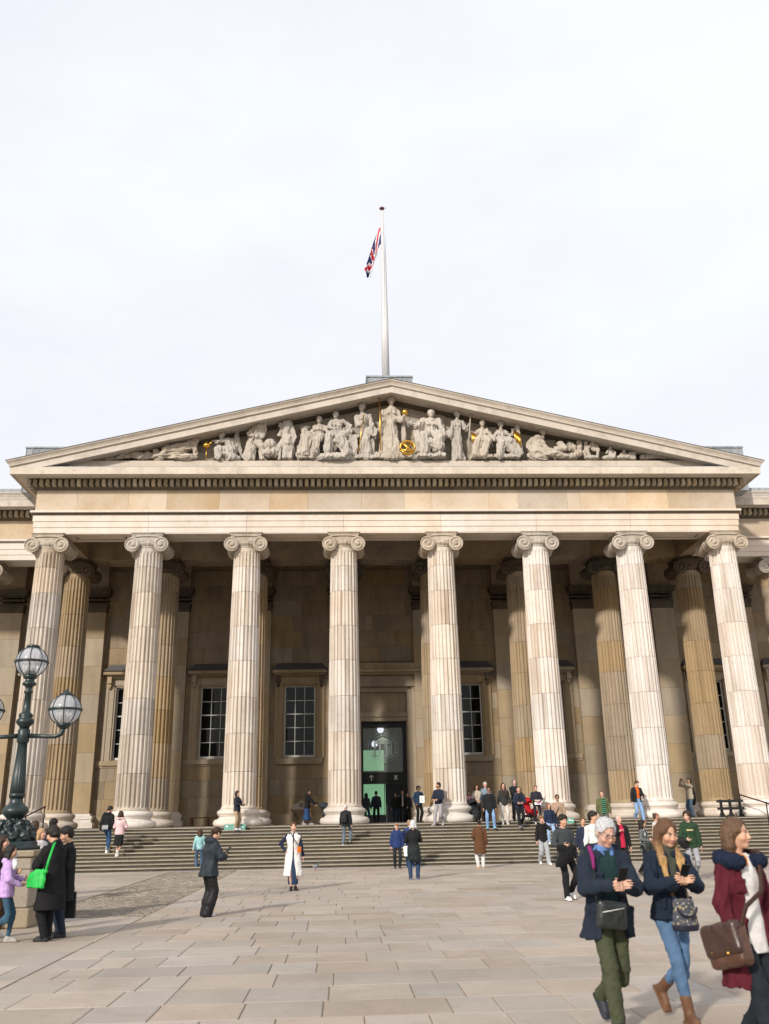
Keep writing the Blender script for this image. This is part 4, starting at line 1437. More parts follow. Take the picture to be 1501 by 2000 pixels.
zt = on_y(1420, 1562, -.9)[2] - Z0
for x in (.1, w * .52, w * .98):
    m = MB(); m.box((x, 0, zt * .5), (.05, .05, zt * .5 + .02)); m.build('post', MT['black_iron'], tr)
    m = MB(); m.tube([(x, -.02, zt * .45), (x - .25, -.30, .03)], .03, 6); m.tube([(x, .02, zt * .45), (x + .25, .30, .03)], .03, 6); m.build('brace', MT['black_iron'], tr)
for zz in (zt * .92, zt * .5):
    m = MB(); m.box((w * .5, -.07, zz), (w * .62, .018, .055)); m.build('rail', MT['black_iron'], tr)
# teal notices leaning at column bases
for (x0, y0, x1, y1, lab) in ((438, 1611, 480, 1620, 'long low teal notice board at a column base behind the woman in beige trousers'),
                              (1106, 1595, 1119, 1604, 'small teal notice board at a column base beside the man in a tan sweater')):
    Yp = -1.42
    a, b = on_y(x0, y0 + 8, Yp), on_y(x1, y0, Yp)
    t = tag(empty('notice_board', (a[0], Yp, Z0 - RI)), lab, 'notice')
    hgt = .24
    m = MB(); m.bx(0, b[0] - a[0], -.01, .01, .002, hgt); m.build('board', MT['teal'], t)
    m = MB(); m.bx(.08, .16, -.016, -.012, hgt * .5, hgt * .8); m.bx((b[0] - a[0]) * .45, (b[0] - a[0]) * .9, -.016, -.012, hgt * .45, hgt * .6); m.build('lettering', MT['white'], t)
# wooden bench against the wall
a = on_y(372, 1601, 8.3)
bn = tag(empty('bench', (a[0], 8.3, Z0)), 'low brown wooden bench against the wall beneath a window', 'bench')
m = MB(); m.bx(0, 2.4, -.25, .25, .40, .46); m.build('seat', MT['wood'], bn)
for x in (.08, .95, 2.3):
    m = MB(); m.bx(x - .05, x + .05, -.22, .22, .001, .398); m.build('leg', MT['wood'], bn)
# drinking fountain basin on the wall
a = on_y(589, 1580, YW - .1)
ft = tag(empty('drinking_fountain', (a[0], YW - .12, Z0)), 'carved stone drinking fountain basin against the wall below a window', 'fountain')
m = MB()
m.lathe([(.16, .003), (.14, .06), (.10, .30), (.12, .38), (.20, .46), (.55, .70), (.62, .74), (.62, .80), (.50, .80), (.42, .74)], 20)
me = m.mesh('basin'); me.transform(Matrix.Scale(.62, 4, (0, 1, 0))); me.materials.append(MT['pilaster']); link('basin', me, None, ft, (0, -.30, 0))
m = MB(); V = [(-.5, 0, .8), (.5, 0, .8)]
prof = [(-.5, .8), (-.48, .95), (-.36, 1.05), (-.2, 1.12), (0, 1.24), (.2, 1.12), (.36, 1.05), (.48, .95), (.5, .8)]
n = len(prof); m.add([(x, -.10, z) for x, z in prof] + [(x, .0, z) for x, z in prof], [tuple(range(n)), tuple(range(2 * n - 1, n - 1, -1))] + [(k, n + k, n + (k + 1) % n, (k + 1) % n) for k in range(n)])
m.build('back_plate', MT['base'], ft)
m = MB(); m.lathe([(.12, 0), (.13, .03), (.08, .05), (.06, .05)], 16); me = m.mesh('r'); me.transform(Matrix.Translation((0, -.10, 1.02)) @ Matrix.Rotation(math.pi / 2, 4, 'X')); me.materials.append(MT['pilaster']); link('rosette', me, None, ft)
# ------------------------------------------------------------------ cloth, skin and hair materials
_mc = {}
def cloth(c, rough=.85, gloss=.2, stripe=None, sheen=.0):
    key = ('c', c, rough, stripe)
    if key in _mc: return _mc[key]
    t = NT('cloth')
    pos = t.new('ShaderNodeTexCoord').outputs['Object']
    n = t.noise(pos, 9, 5, .6)
    k = t.ramp(n, .25, .75, (.80, .80, .80, 1), (1.18, 1.18, 1.18, 1))
    base = c4(c)
    if stripe:
        sep = t.new('ShaderNodeSeparateXYZ'); t.l.new(pos, sep.inputs[0])
        s_ = t.math('GREATER_THAN', t.math('FRACT', t.math('MULTIPLY', sep.outputs[2], stripe[1])), .5)
        base = t.mix(s_, c4(c), c4(stripe[0]))
    t.l.new(t.mix(1.0, base, k, 'MULTIPLY'), t.b.inputs['Base Color'])
    t.b.inputs['Roughness'].default_value = rough
    t.b.inputs['Specular IOR Level'].default_value = gloss
    h = t.math('ADD', t.math('MULTIPLY', t.noise(pos, 300, 2), .25), t.math('ADD', t.noise(t.map(pos, (1, 1, .6)), 30, 6, .62), t.math('MULTIPLY', t.noise(pos, 9, 3), .8)))
    t.bump(h, .6, .012)
    _mc[key] = t.m
    return t.m
def skin_mat():
    if 'skin' in _mc: return _mc['skin']
    t = NT('skin')
    a = t.new('ShaderNodeAttribute'); a.attribute_name = 'Col'
    pos = t.new('ShaderNodeTexCoord').outputs['Object']
    k = t.ramp(t.noise(pos, 30, 4), .3, .7, (.92, .90, .90, 1), (1.06, 1.05, 1.05, 1))
    t.l.new(t.mix(1.0, a.outputs['Color'], k, 'MULTIPLY'), t.b.inputs['Base Color'])
    t.b.inputs['Roughness'].default_value = .5
    t.b.inputs['Subsurface Weight'].default_value = .12
    t.b.inputs['Subsurface Radius'].default_value = (.02, .008, .004)
    t.b.inputs['Specular IOR Level'].default_value = .35
    _mc['skin'] = t.m
    return t.m
def hair_mat(c, c2=None):
    key = ('h', c, c2)
    if key in _mc: return _mc[key]
    t = NT('hair')
    pos = t.new('ShaderNodeTexCoord').outputs['Object']
    n = t.noise(t.map(pos, (90, 90, 7)), 1.0, 4, .6)
    lo, hi = tuple(x * .55 for x in c), tuple(min(1, x * 1.55) for x in c)
    base = t.ramp(n, .3, .72, c4(lo), c4(hi))
    if c2:
        sep = t.new('ShaderNodeSeparateXYZ'); t.l.new(pos, sep.inputs[0])
        m = t.ramp(sep.outputs[2], .0, 1.0)
        x = t.new('ShaderNodeMapRange'); x.inputs['From Min'].default_value = 1.58; x.inputs['From Max'].default_value = 1.36
        t.l.new(sep.outputs[2], x.inputs['Value'])
        lo2, hi2 = tuple(q * .55 for q in c2), tuple(min(1, q * 1.5) for q in c2)
        base = t.mix(x.outputs[0], base, t.ramp(n, .3, .72, c4(lo2), c4(hi2)))
    t.l.new(base, t.b.inputs['Base Color'])
    t.b.inputs['Roughness'].default_value = .55
    t.b.inputs['Specular IOR Level'].default_value = .3
    t.bump(n, .7, .01)
    _mc[key] = t.m
    return t.m

SKIN = {'fair': (.60, .36, .27), 'light': (.55, .33, .22), 'tan': (.45, .25, .16), 'olive': (.40, .23, .14), 'brown': (.20, .10, .06)}
ARM = {  # wrist target and elbow hint for the left arm (x out to the figure's left)
    'down': ((.265, -.02, .845), (.4, .8, 0)), 'walk_f': ((.25, -.20, .87), (.4, .9, 0)), 'walk_b': ((.26, .14, .87), (.4, .8, 0)),
    'pocket': ((.225, -.09, .90), (.7, .8, 0)), 'phone': ((.075, -.31, 1.13), (.75, .45, -.6)), 'phone_high': ((.10, -.40, 1.40), (.7, .1, -.8)),
    'hip': ((.205, -.02, 1.00), (1, .5, 0)), 'face': ((.085, -.13, 1.46), (.6, -.3, -.8)), 'hold': ((.12, -.25, 1.02), (.7, .7, -.3)),
    'cross': ((-.06, -.20, 1.16), (.7, .3, -.6)), 'up': ((.08, -.34, 1.62), (.7, -.1, -.7)), 'push': ((.14, -.42, .98), (.5, .7, -.2)),
    'carry': ((.16, -.27, 1.10), (.7, .7, -.4)), 'strap': ((.13, -.17, 1.28), (.8, .3, -.7)),
}

def hand_to(F, w, d, n, side, curl, r, fine):
    """palm, four fingers of different lengths with a knuckle bend, and a thumb from the side of the palm"""
    d, n = unit(d), np.asarray(n, float)
    n = unit(n - d * (n @ d)); ac = np.cross(n, d) * side
    F.cone(w, w + d * .03, .026, .03, .015, flat=(n, 1.35))
    R3 = np.stack([ac, n, d], 1)
    F.rbox(w + d * .055, (.040, .016, .048), .014, .012, R3=R3)
    rr = .0085 if fine else max(.0085, F.v * .72)
    for i, (o, L) in enumerate(((.030, .074), (.010, .083), (-.010, .077), (-.029, .060))):
        if not fine and i in (1, 3): continue
        b = w + d * .098 + ac * o * (1 if fine else .8)
        a1, a2, a3 = curl * .7, curl * 1.7, curl * 2.4
        p1 = b + (d * math.cos(a1) + n * math.sin(a1)) * L * .46
        p2 = p1 + (d * math.cos(a2) + n * math.sin(a2)) * L * .32
        p3 = p2 + (d * math.cos(a3) + n * math.sin(a3)) * L * .24
        F.cone(b - d * .01, p1, rr * 1.15, rr, .004); F.cone(p1, p2, rr, rr * .93, .003); F.cone(p2, p3, rr * .93, rr * .8, .003)
    b = w + d * .028 + ac * .034
    t1 = b + unit(d * .7 + ac * .65 + n * (.25 + curl * .5)) * .045
    t2 = t1 + unit(d * .85 + ac * .15 + n * (.3 + curl * .7)) * .04
    F.cone(b - ac * .012, t1, rr * 1.5, rr * 1.15, .01); F.cone(t1, t2, rr * 1.15, rr * .9, .003)

TRIS = [0]
def person(p):
    """one figure; returns the body object and its joints"""
    g = p.get
    sex = g('sex', 'm'); sc = g('h', 1.75) / 1.75; q = g('q', 0)      # q: 0 far, 1 middle, 2 near
    vb = (.021, .0145, .006)[q] / sc; vc = (.022, .016, .0095)[q] / sc
    fine = q == 2
    seed = g('seed', int(abs(p['pos'][0] * 97 + p['pos'][1] * 31)) + 3)
    lean, side = math.tan(g('lean', 0)), g('side', 0)
    fem = sex == 'f'
    drop = g('drop', 0)
    ZH = .915 - drop
    def sp(z): return np.array([side * (z - ZH), -lean * (z - ZH), z]) if z > ZH else np.array([0, 0, z])
    def so(z): return side * max(0, z - ZH), -lean * max(0, z - ZH)
    hipx, shx = (.092, .165) if fem else (.088, .188)
    if sex == 'c': hipx, shx = .08, .155
    feet = g('feet', {})
    J = {}
    for s, nm in ((1, 'L'), (-1, 'R')):
        fx, fy, fz, fyaw, fpit = feet.get(nm, (.095 * s, 0, 0, 8 * s, 0))
        fd = rotz(R(fyaw)) @ vec(0, -1, 0)
        ank = vec(fx, fy, fz + .085) + (-fd * 0)
        if fpit: ank = ank + vec(0, 0, .13 * math.sin(R(fpit))) + fd * .04
        hp = vec(hipx * s, 0, ZH)
        kn, ank = ik(hp, ank, .435, .425, fd + vec(.12 * s, 0, 0))
        J[nm] = dict(hip=hp, knee=kn, ankle=ank, fd=fd, pit=fpit)
        am = g('arms', {}).get(nm, 'down')
        wt, hint = ARM[am] if isinstance(am, str) else am
        sh = sp(1.395) + vec(shx * s, 0, 0)
        off = sp(1.1) - vec(0, 0, 1.1) if (not isinstance(am, str) or am not in ('down', 'walk_f', 'walk_b')) else 0
        wt = np.array(wt, float) * vec(s, 1, 1) + off
        el, wr = ik(sh, wt, .285, .255, np.array(hint, float) * vec(s, 1, 1))
        J[nm].update(sh=sh, el=el, wr=wr, arm=am)
    hy, hp_ = R(g('hyaw', 0)), R(g('hpitch', 0))
    HR = rotz(hy) @ rotx(hp_) @ roty(R(g('hroll', 0)))     # positive pitch looks down
    nb = sp(1.465) + vec(0, .012, 0)
    hc = nb + HR @ vec(0, -.018, .165)
    J.update(head=hc, HR=HR, sp=sp, sc=sc)

    # ---------------- body
    lo = np.min([J[n][k] for n in 'LR' for k in ('hip', 'knee', 'ankle', 'sh', 'el', 'wr')] + [hc], 0) - .22
    hi = np.max([J[n][k] for n in 'LR' for k in ('hip', 'knee', 'ankle', 'sh', 'el', 'wr')] + [hc], 0) + .22
    lo[2] = max(lo[2], .01 + min(J['L']['ankle'][2], J['R']['ankle'][2]) - .10); hi[2] = hc[2] + .16
    B = Vox(lo, hi, vb)
    slim = .92 if fem else 1.0
    st = [(ZH - .10, .150, .100), (ZH + .04, .155 + .01 * fem, .105), (1.08, .132 * slim, .092), (1.27, .155 * slim, .105), (1.38, .150 * slim, .095), (1.45, .085, .065)]
    B.loft([(z, *so(z), a * .84, b * .82) for z, a, b in st], .03)
    for s, nm in ((1, 'L'), (-1, 'R')):
        j = J[nm]
        B.cone(j['hip'], j['knee'], .066, .044, .03); B.cone(j['knee'], j['ankle'], .044, .030, .02)
        pt_ = R(j['pit'])
        B.cone(j['ankle'], j['ankle'] + unit(j['fd'] * math.cos(pt_) - vec(0, 0, 1) * math.sin(pt_)) * .09 - unit(vec(0, 0, 1) * math.cos(pt_) + j['fd'] * math.sin(pt_)) * .04, .028, .022, .02)
        shb = j['sh'] + vec(-.022 * s, 0, -.040)
        B.cone(sp(1.395) + vec(.04 * s, 0, 0), shb, .045, .038, .03)
        B.cone(shb, j['el'], .038, .032, .02); B.cone(j['el'], j['wr'], .032, .025, .02)
        fd = unit(j['wr'] - j['el'])
        am = j['arm'] if isinstance(j['arm'], str) else 'x'
        nrm, curl = (vec(-s, 0, 0), .35)
        if am in ('phone', 'phone_high', 'up', 'carry', 'hold'): nrm, curl, fd = vec(-.7 * s, .45, .5), .62, unit(fd + vec(-.25 * s, -.1, .35))
        elif am == 'cross': nrm, curl, fd = vec(0, .8, .5), .7, unit(fd + vec(-.2 * s, -.1, .3))
        elif am == 'face': nrm, curl = vec(-s, .3, 0), .6
        elif am in ('hip', 'pocket'): nrm, curl = vec(-s, 0, .3), .5
        elif am in ('push', 'strap'): nrm, curl = vec(-.3 * s, 0, -1), .9
        j['hd'], j['hn'] = fd, nrm
        hand_to(B, j['wr'], fd, nrm, s, curl, .01, fine)
    B.cone(nb - vec(0, 0, .03), hc + HR @ vec(0, .018, -.06), .056 if not fem else .049, .052 if not fem else .046, .02)
    H = lambda x, y, z: hc + HR @ vec(x, y, z)
    hs = .965 if fem else 1.0
    E_ = lambda c, r, k=.02, op='add': B.ell(H(*c), tuple(x * hs for x in r), k, op, HR)
    E_((0, .018, .030), (.074, .094, .084)); E_((0, -.020, -.040), (.061, .072, .078), .03)
    E_((0, -.066, -.092), (.027, .024, .022), .022)
    if q:
        for s in (-1, 1):
            E_((s * .043, -.060, -.030), (.026, .030, .030), .02)
            E_((s * .031, -.096, .008), (.018, .016, .011), .008, 'sub')
            E_((s * .031, -.0735, .006), (.0145, .0135, .0125), .004)
            E_((s * .029, -.086, .026), (.024, .010, .007), .008)
            E_((s * .077, .012, -.006), (.010, .021, .032), .006)
        B.cone(H(0, -.086, .012), H(0, -.104, -.028), .008, .0125, .012)
        E_((.011, -.093, -.033), (.010, .010, .008), .006); E_((-.011, -.093, -.033), (.010, .010, .008), .006)
        E_((0, -.088, -.057), (.024, .011, .0055), .005); E_((0, -.087, -.067), (.021, .011, .0065), .005)
    else:
        B.cone(H(0, -.080, .012), H(0, -.106, -.030), .014, .018, .010)
        for s in (-1, 1): E_((s * .077, .012, -.006), (.014, .024, .032), .01)
    V, Q = B.mesh(1 if q < 2 else 2)
    # colouring
    L_ = (V - hc) @ HR
    base = np.array(SKIN[g('skin', 'fair')])
    C = np.tile(base, (len(V), 1))
    hd_ = (np.abs(L_[:, 2]) < .13) & (np.linalg.norm(L_, axis=1) < .16)
    fr = L_[:, 1] < -.04
    def mix_(m, c, k=1.0): C[m] = C[m] * (1 - k) + np.array(c) * k
    ck = hd_ & fr & (np.abs(np.abs(L_[:, 0]) - .042) < .022) & (np.abs(L_[:, 2] + .032) < .022)
    mix_(ck, base * np.array((1.12, .86, .84)), .6)
    if q:
        mo = hd_ & (L_[:, 1] < -.07) & ((L_[:, 0] / .026) ** 2 + ((L_[:, 2] + .062) / .011) ** 2 < 1)
        mix_(mo, (.42, .13, .11) if fem else (.40, .18, .14), .8)
        ln = hd_ & (L_[:, 1] < -.07) & (np.abs(L_[:, 0]) < .024) & (np.abs(L_[:, 2] + .0615) < .0022)
        mix_(ln, (.14, .04, .035), .8)
        for s in (-1, 1):
            ex, ez = L_[:, 0] - s * .031, L_[:, 2] - .006
            eye = hd_ & fr & ((ex / .0135) ** 2 + (ez / .0060) ** 2 < 1)
            mix_(eye, (.50, .46, .42)); mix_(eye & ((ex ** 2 + ez ** 2) < .0062 ** 2), (.05, .03, .02))
            lid = hd_ & fr & (np.abs(ex) < .018) & (np.abs(ez - .009) < .0028)
            mix_(lid, (.06, .03, .025), .8)
            brow = hd_ & fr & (np.abs(ex - s * .002) < .021) & (np.abs(ez - .024 + ex * ex * 8) < .0045)
            mix_(brow, np.array(g('brow', g('hairc', (.05, .03, .02)))) * .8, .75)
        if g('stubble'):
            mix_(hd_ & (L_[:, 2] < -.045) & (L_[:, 1] < .0), (.12, .08, .06), g('stubble'))
    else:
        for s in (-1, 1):
            eye = hd_ & fr & (np.abs(L_[:, 0] - s * .032) < .018) & (np.abs(L_[:, 2] - .010) < .012)
            mix_(eye, base * .32, .8)
        mix_(hd_ & fr & (np.abs(L_[:, 0]) < .022) & (np.abs(L_[:, 2] + .062) < .009), (.36, .14, .12), .6)
        if g('stubble'): mix_(hd_ & (L_[:, 2] < -.045) & (L_[:, 1] < .0), (.10, .07, .055), g('stubble'))
    if g('legskin'): mix_(V[:, 2] < .6, g('legskin'))
    me = np_mesh('person', V * sc, Q, skin_mat(), C)
    TRIS[0] += len(Q) * 2
    o = link('person', me, None, None, p['pos'], (0, 0, R(g('head', 0))))
    tag(o, p['label'], 'person', g('group'))
    def part(name, F, mat, amp=0, wl=.10, sm=2, stretch=(1, 1, .55)):
        V, Q = F.mesh(sm)
        if not len(V): return None
        V = folds(V, Q, amp, wl, seed + len(name), stretch)
        TRIS[0] += len(Q) * 2
        return link(name, np_mesh(name, V * sc, Q, mat), None, o)
    fa = (.006, .009, .012)[q]

    # ---------------- trousers or skirt
    lg = g('legs', ('straight', (.03, .03, .035)))
    kind, lc = lg[0], lg[1]
    lmin = np.min([J[n][k] for n in 'LR' for k in ('hip', 'knee', 'ankle')], 0) - .16
    lmax = np.max([J[n][k] for n in 'LR' for k in ('hip', 'knee', 'ankle')], 0) + .16
    T = Vox((lmin[0], lmin[1], max(0.012, lmin[2] + .10)), (lmax[0], lmax[1], 1.10), vc * 1.2)
    pw_ = .000 if fem else .004
    pel = [(ZH - .10, 0, 0, .155 + pw_, .112), (ZH + .02, 0, .004, .163 + pw_ + .008 * fem, .120), (ZH + .10, *so(ZH + .10), .148 + pw_, .108), (ZH + .14, *so(ZH + .14), .142, .104)]
    fit = {'slim': (.086, .060, .043, .045), 'straight': (.092, .074, .064, .062), 'wide': (.10, .098, .112, .11), 'baggy': (.10, .09, .082, .06)}
    if kind in fit:
        T.loft(pel, .02)
        a, b, c, d_ = fit[kind]
        for nm in 'LR':
            j = J[nm]
            T.cone(j['hip'] + vec(0, .01, 0), j['knee'], a, b, .03)
            end = j['ankle'] + unit(j['knee'] - j['ankle']) * (.0 if kind != 'slim' else .02) - (vec(0, 0, .035) if kind in ('wide', 'baggy') else 0)
            T.cone(j['knee'], end, b, c, .02)
            T.cone(j['knee'] + vec(0, .015, -.10), j['knee'] * .5 + end * .5 + vec(0, .012, 0), b * .92, c * 1.02, .03)
        part('trousers', T, cloth(lc, lg[2] if len(lg) > 2 else .85), fa * .5, .065, 2, (1, 1, .9))
    else:
        hem = lg[3] if len(lg) > 3 else .45
        fl = lg[4] if len(lg) > 4 else .21
        mid = (J['L']['ankle'] + J['R']['ankle']) / 2
        T.loft([(hem, mid[0] * .6, mid[1] * .6, fl, fl * .82), ((hem + ZH) / 2, mid[0] * .25, mid[1] * .25, (fl + .17) / 2, .14)] + pel[1:], .02, rip=(.012, 9, .7, seed))
        part('skirt', T, cloth(lc), fa * .5)
    # ---------------- shoes
    shc = g('shoes', (.03, .025, .02)); boot = g('boot', 0)
    for s, nm in ((1, 'L'), (-1, 'R')):
        j = J[nm]; fd = j['fd']; pt = R(j['pit'])
        a = j['ankle']
        dn = unit(fd * math.cos(pt) - vec(0, 0, 1) * math.sin(pt)); upv = unit(vec(0, 0, 1) * math.cos(pt) + fd * math.sin(pt))
        R3 = np.stack([np.cross(dn, upv), dn, upv], 1)
        F = Vox(a - .26, a + .26, min(vc, .014))
        so_ = a - upv * .072
        F.rbox(so_ + dn * .055, (.042, .125, .014), .012, .01, R3=R3)
        F.ell(so_ + dn * .135 + upv * .008, (.046, .062, .022), .015, R3=R3)
        F.cone(a - upv * .02, so_ + dn * .13 + upv * .028, .042, .036, .02); F.cone(a - upv * .04 - dn * .03, a + upv * .01, .038, .040, .02)
        if boot: F.cone(a, a + unit(j['knee'] - a) * boot, .048, .052, .02)
        F.cut(so_ - upv * .014, -upv)
        sh_o = part('shoe', F, cloth(shc, .55, .4), 0, sm=1)
        if g('sole'):
            F = Vox(a - .26, a + .26, min(vc, .014))
            F.rbox(so_ + dn * .057 - upv * .004, (.047, .138, .013), .01, .01, R3=R3)
            link('sole', np_mesh('sole', F.mesh(1)[0] * sc, F.mesh(1)[1], cloth(g('sole'), .6)), None, sh_o)
    # ---------------- upper garments
    def upper(name, mat, puff, hem, sleeve=True, flare=0, opening=0, collar=0, hood=0, amp=1.0, neck=1.47, sl_end=0, wl=.10, length_rip=0, vneck=0, pockets=(), split=0):
        sh_l, sh_r = J['L']['sh'], J['R']['sh']
        pts = [J[n][k] for n in 'LR' for k in (('sh', 'el', 'wr') if sleeve else ('sh',))] + [sp(1.0), vec(0, 0, hem)]
        lo = np.min(pts, 0) - .20 - puff - flare; hi = np.max(pts, 0) + .20 + puff + flare; hi[2] = max(1.60, max(x[2] for x in pts) + .12)
        lo[2] = min(hem, min(x[2] for x in pts) - .10)
        F = Vox(lo, hi, vc)
        bx_ = .162 if fem else .172
        mid = (J['L']['ankle'] + J['R']['ankle']) / 2
        st = []
        if hem < ZH - .12:
            st.append((hem, mid[0] * .3, mid[1] * .3, bx_ + puff + flare, .125 + puff + flare * .8))
            st.append(((hem + ZH) / 2, mid[0] * .12, mid[1] * .12, bx_ + puff + flare * .55, .122 + puff + flare * .45))
        else: st.append((hem, *so(hem), bx_ - .002 + puff + flare, .116 + puff + flare))
        if hem < ZH - .02: st.append((ZH, 0, 0, bx_ + puff * .9 + flare * .2, .118 + puff * .9))
        wst = .128 if fem else .148
        st += [(1.09, *so(1.09), wst + puff, .102 + puff), (1.26, *so(1.26), .155 * (.97 if fem else 1.04) + puff * .9, .116 + puff * .8 + .012 * fem), (1.37, *so(1.37), .150 + puff * .7, .102 + puff * .6), (1.44, *so(1.44), .110 + puff * .4, .078 + puff * .4), (neck, *so(neck), .066, .062)]
        F.loft(st, .03, rip=(length_rip, 8, .8, seed) if length_rip else None)
        for s, nm in ((1, 'L'), (-1, 'R')):
            j = J[nm]
            sj = j['sh'] + vec(-(.006 + puff * .35) * s, 0, -.008 - puff * .75)
            F.cone(sp(1.415) + vec(.06 * s, 0, -puff * .3), sj if sleeve or puff > .018 else sj * .45 + (sp(1.40) + vec(.06 * s, 0, -.02)) * .55, .058 + puff * .3, .056 + puff * .55, .04)
            if sleeve:
                F.cone(sj, j['el'], .057 + puff * .6, .049 + puff * .62, .03)
                end = j['wr'] + (j['el'] - j['wr']) * (sl_end - .02)
                F.cone(j['el'], end, .049 + puff * .62, .037 + puff * .45, .025)
                if fine: F.cone(end, end + unit(j['el'] - end) * .045, .043 + puff * .45, .043 + puff * .45, .008)
        for (th_, pz, w_, h_) in pockets:
            zs_ = np.array([q_[0] for q_ in sorted(st)]); rx_ = np.interp(pz, zs_, [q_[3] for q_ in sorted(st)]); ry_ = np.interp(pz, zs_, [q_[4] for q_ in sorted(st)])
            ox, oy = so(pz)
            c_ = vec(ox + rx_ * math.sin(th_), oy - ry_ * math.cos(th_), pz)
            R3_ = rotz(math.atan2(math.sin(th_) / rx_, math.cos(th_) / ry_))
            F.rbox(c_, (w_, .013, h_), .004, .004, R3=R3_); F.rbox(c_ + vec(0, 0, h_ * .72), (w_ * 1.06, .020, h_ * .28), .004, .003, R3=R3_)
        if opening:
            n0 = sp(1.47)
            ww = opening
            sts = [(hem - .05, ww * 1.7 + flare * .5 + split), (ZH, ww * 1.25 + split * .12), (1.15, ww), (1.36, ww * 1.1), (1.50, ww * .9)]
            F.loft([(z, so(z)[0], so(z)[1] - .20, w, .20 - .03) for z, w in sts], .012, 'sub', pw=6)
        if vneck:
            F.cone(sp(1.50) + vec(0, -.10, 0), sp(1.50 - vneck) + vec(0, -.17, 0), .055, .005, .01, 'sub')
        if collar:
            for s in (-1, 1):
                F.cone(sp(1.455) + vec(s * .062, -.01, 0), sp(1.44) + vec(s * .045, -.085, -.02), .020 + collar * .3, .018 + collar * .3, .015)
                F.cone(sp(1.46) + vec(s * .055, .05, .01), sp(1.455) + vec(s * .062, -.01, 0), .022 + collar * .4, .020 + collar * .3, .015)
            F.cone(sp(1.465) + vec(-.055, .05, collar), sp(1.465) + vec(.055, .05, collar), .022 + collar * .4, .022 + collar * .4, .02)
        if hood:
            for t in np.linspace(-1, 1, 9):
                F.ell(sp(1.435) + vec(.115 * math.sin(t * 1.9), .03 + .065 * math.cos(t * 1.3), .015 + .01 * math.cos(t)), (.05 * hood, .05 * hood, .048 * hood), .03)
        return part(name, F, mat, fa * amp, wl)
    J['upper'] = upper
    for u in g('tops', []):
        u = dict(u); nm = u.pop('name'); c = u.pop('c')
        m_ = cloth(c, u.pop('rough', .85), u.pop('gloss', .2), u.pop('stripe', None)) if isinstance(c, tuple) else c
        upper(nm, m_, **u)
    # ---------------- hair or hat
    hst = g('hair', 'short'); hcol = g('hairc', (.03, .02, .015))
    vh = (.015, .011, .006)[q] / sc
    ext = {'long': .60, 'mid': .34, 'bob': .22, 'tail': .36}.get(hst, .16)
    if hst not in ('none',):
        F = Vox(hc - vec(.19, .26, ext), hc + vec(.19, .20, .17), vh)
        Eh = lambda c, r, k=.02, op='add': F.ell(H(*c), tuple(x * hs for x in r), k, op, HR)
        th = {'buzz': .004, 'bald': .002, 'short': .014, 'thick': .024, 'curly': .036}.get(hst, .016)
        Eh((0, .020, .034), (.076 + th, .096 + th, .085 + th * 1.1))
        if hst in ('short', 'thick', 'buzz', 'bald', 'curly'): Eh((0, .060, -.035), (.066 + th * .6, .052 + th, .055), .02)
        if hst == 'thick': Eh((0, -.055, .088), (.066, .042, .034), .03)
        if hst == 'curly':
            g2 = np.random.default_rng(seed)
            for k in range(26):
                a, b = g2.uniform(0, 6.28), g2.uniform(-.05, 1.3)
                Eh((.088 * math.cos(a) * math.cos(b), .03 + .10 * math.sin(a) * math.cos(b), .035 + .10 * math.sin(b)), (.026, .026, .026), .012)
        if hst in ('long', 'mid', 'bob'):
            n_ = {'long': .40, 'mid': .25, 'bob': .13}[hst]
            bx2 = g('hair_front', .06)
            for s in (-1, 1):
                a = H(s * .070, .012, .01); b = H(s * .082, .03, -.10)
                if hst == 'long':
                    c1 = sp(1.38) + vec(s * .088, -.125, 0); c2 = sp(1.22) + vec(s * .080, -.172, 0)
                    F.cone(a, b, .032, .038, .03); F.cone(b, c1, .038, .034, .03); F.cone(c1, c2, .034, .020, .03)
                else:
                    e = b + vec(s * .02, 0, -n_ + .10)
                    F.cone(a, b, .030, .036, .03); F.cone(b, e, .036, .020 if hst != 'bob' else .03, .03)
                F.cone(H(s * .05, .06, 0), H(s * .06, .065, -.10) + vec(0, .01, -n_ + .14), .05, .034, .04)
            F.cone(H(0, .075, .0), H(0, .085, -.08) + vec(0, .015, -n_ + .12), .06, .045, .04)
        if hst == 'tail':
            F.cone(H(0, .105, .02), H(0, .13, -.03), .028, .03, .02); F.cone(H(0, .13, -.03), H(0, .12, -.10) + vec(0, .02, -.10), .032, .014, .02)
        if hst == 'bun': F.ell(H(0, .115, .03), (.042, .036, .042), .02)
        # clear the face
        ff = {'buzz': .0, 'bald': .0}.get(hst, 0)
        Eh((0, -.112, -.018), (.072 + (.0 if hst in ('long', 'mid', 'bob') else .006), .094, (.130 if hst in ('long', 'mid', 'bob') else .114) if hst not in ('thick',) else .084), .012, 'sub')
        if q == 2 and hst in ('long', 'mid'): F.cone(H(.012, -.10, .085), H(.008, .0, .136), .012, .007, .01, 'sub')
        if hst in ('long', 'mid', 'bob'): F.cone(H(0, -.09, -.05), H(0, -.16, -.16), .06, .06, .02, 'sub')
        if hst in ('short', 'thick', 'buzz', 'bald', 'curly', 'tail', 'bun'):
            F.rbox(H(0, -.115, -.065), (.15, .115, .075), .01, .015, 'sub', HR)
        if hst == 'bald': F.ell(H(0, -.04, .10), (.075, .12, .075), .01, 'sub', HR)
        F.ell(hc - vec(0, -.01, .0) + HR @ vec(0, 0, -.30), (.001, .001, .001))
        am = {'buzz': .001, 'bald': .001}.get(hst, .005)
        part('hair', F, hair_mat(hcol, g('hairc2')), am * (.6, 1, 1.5)[q], (.035, .035, .024)[q], 1, (1, 1, .18))
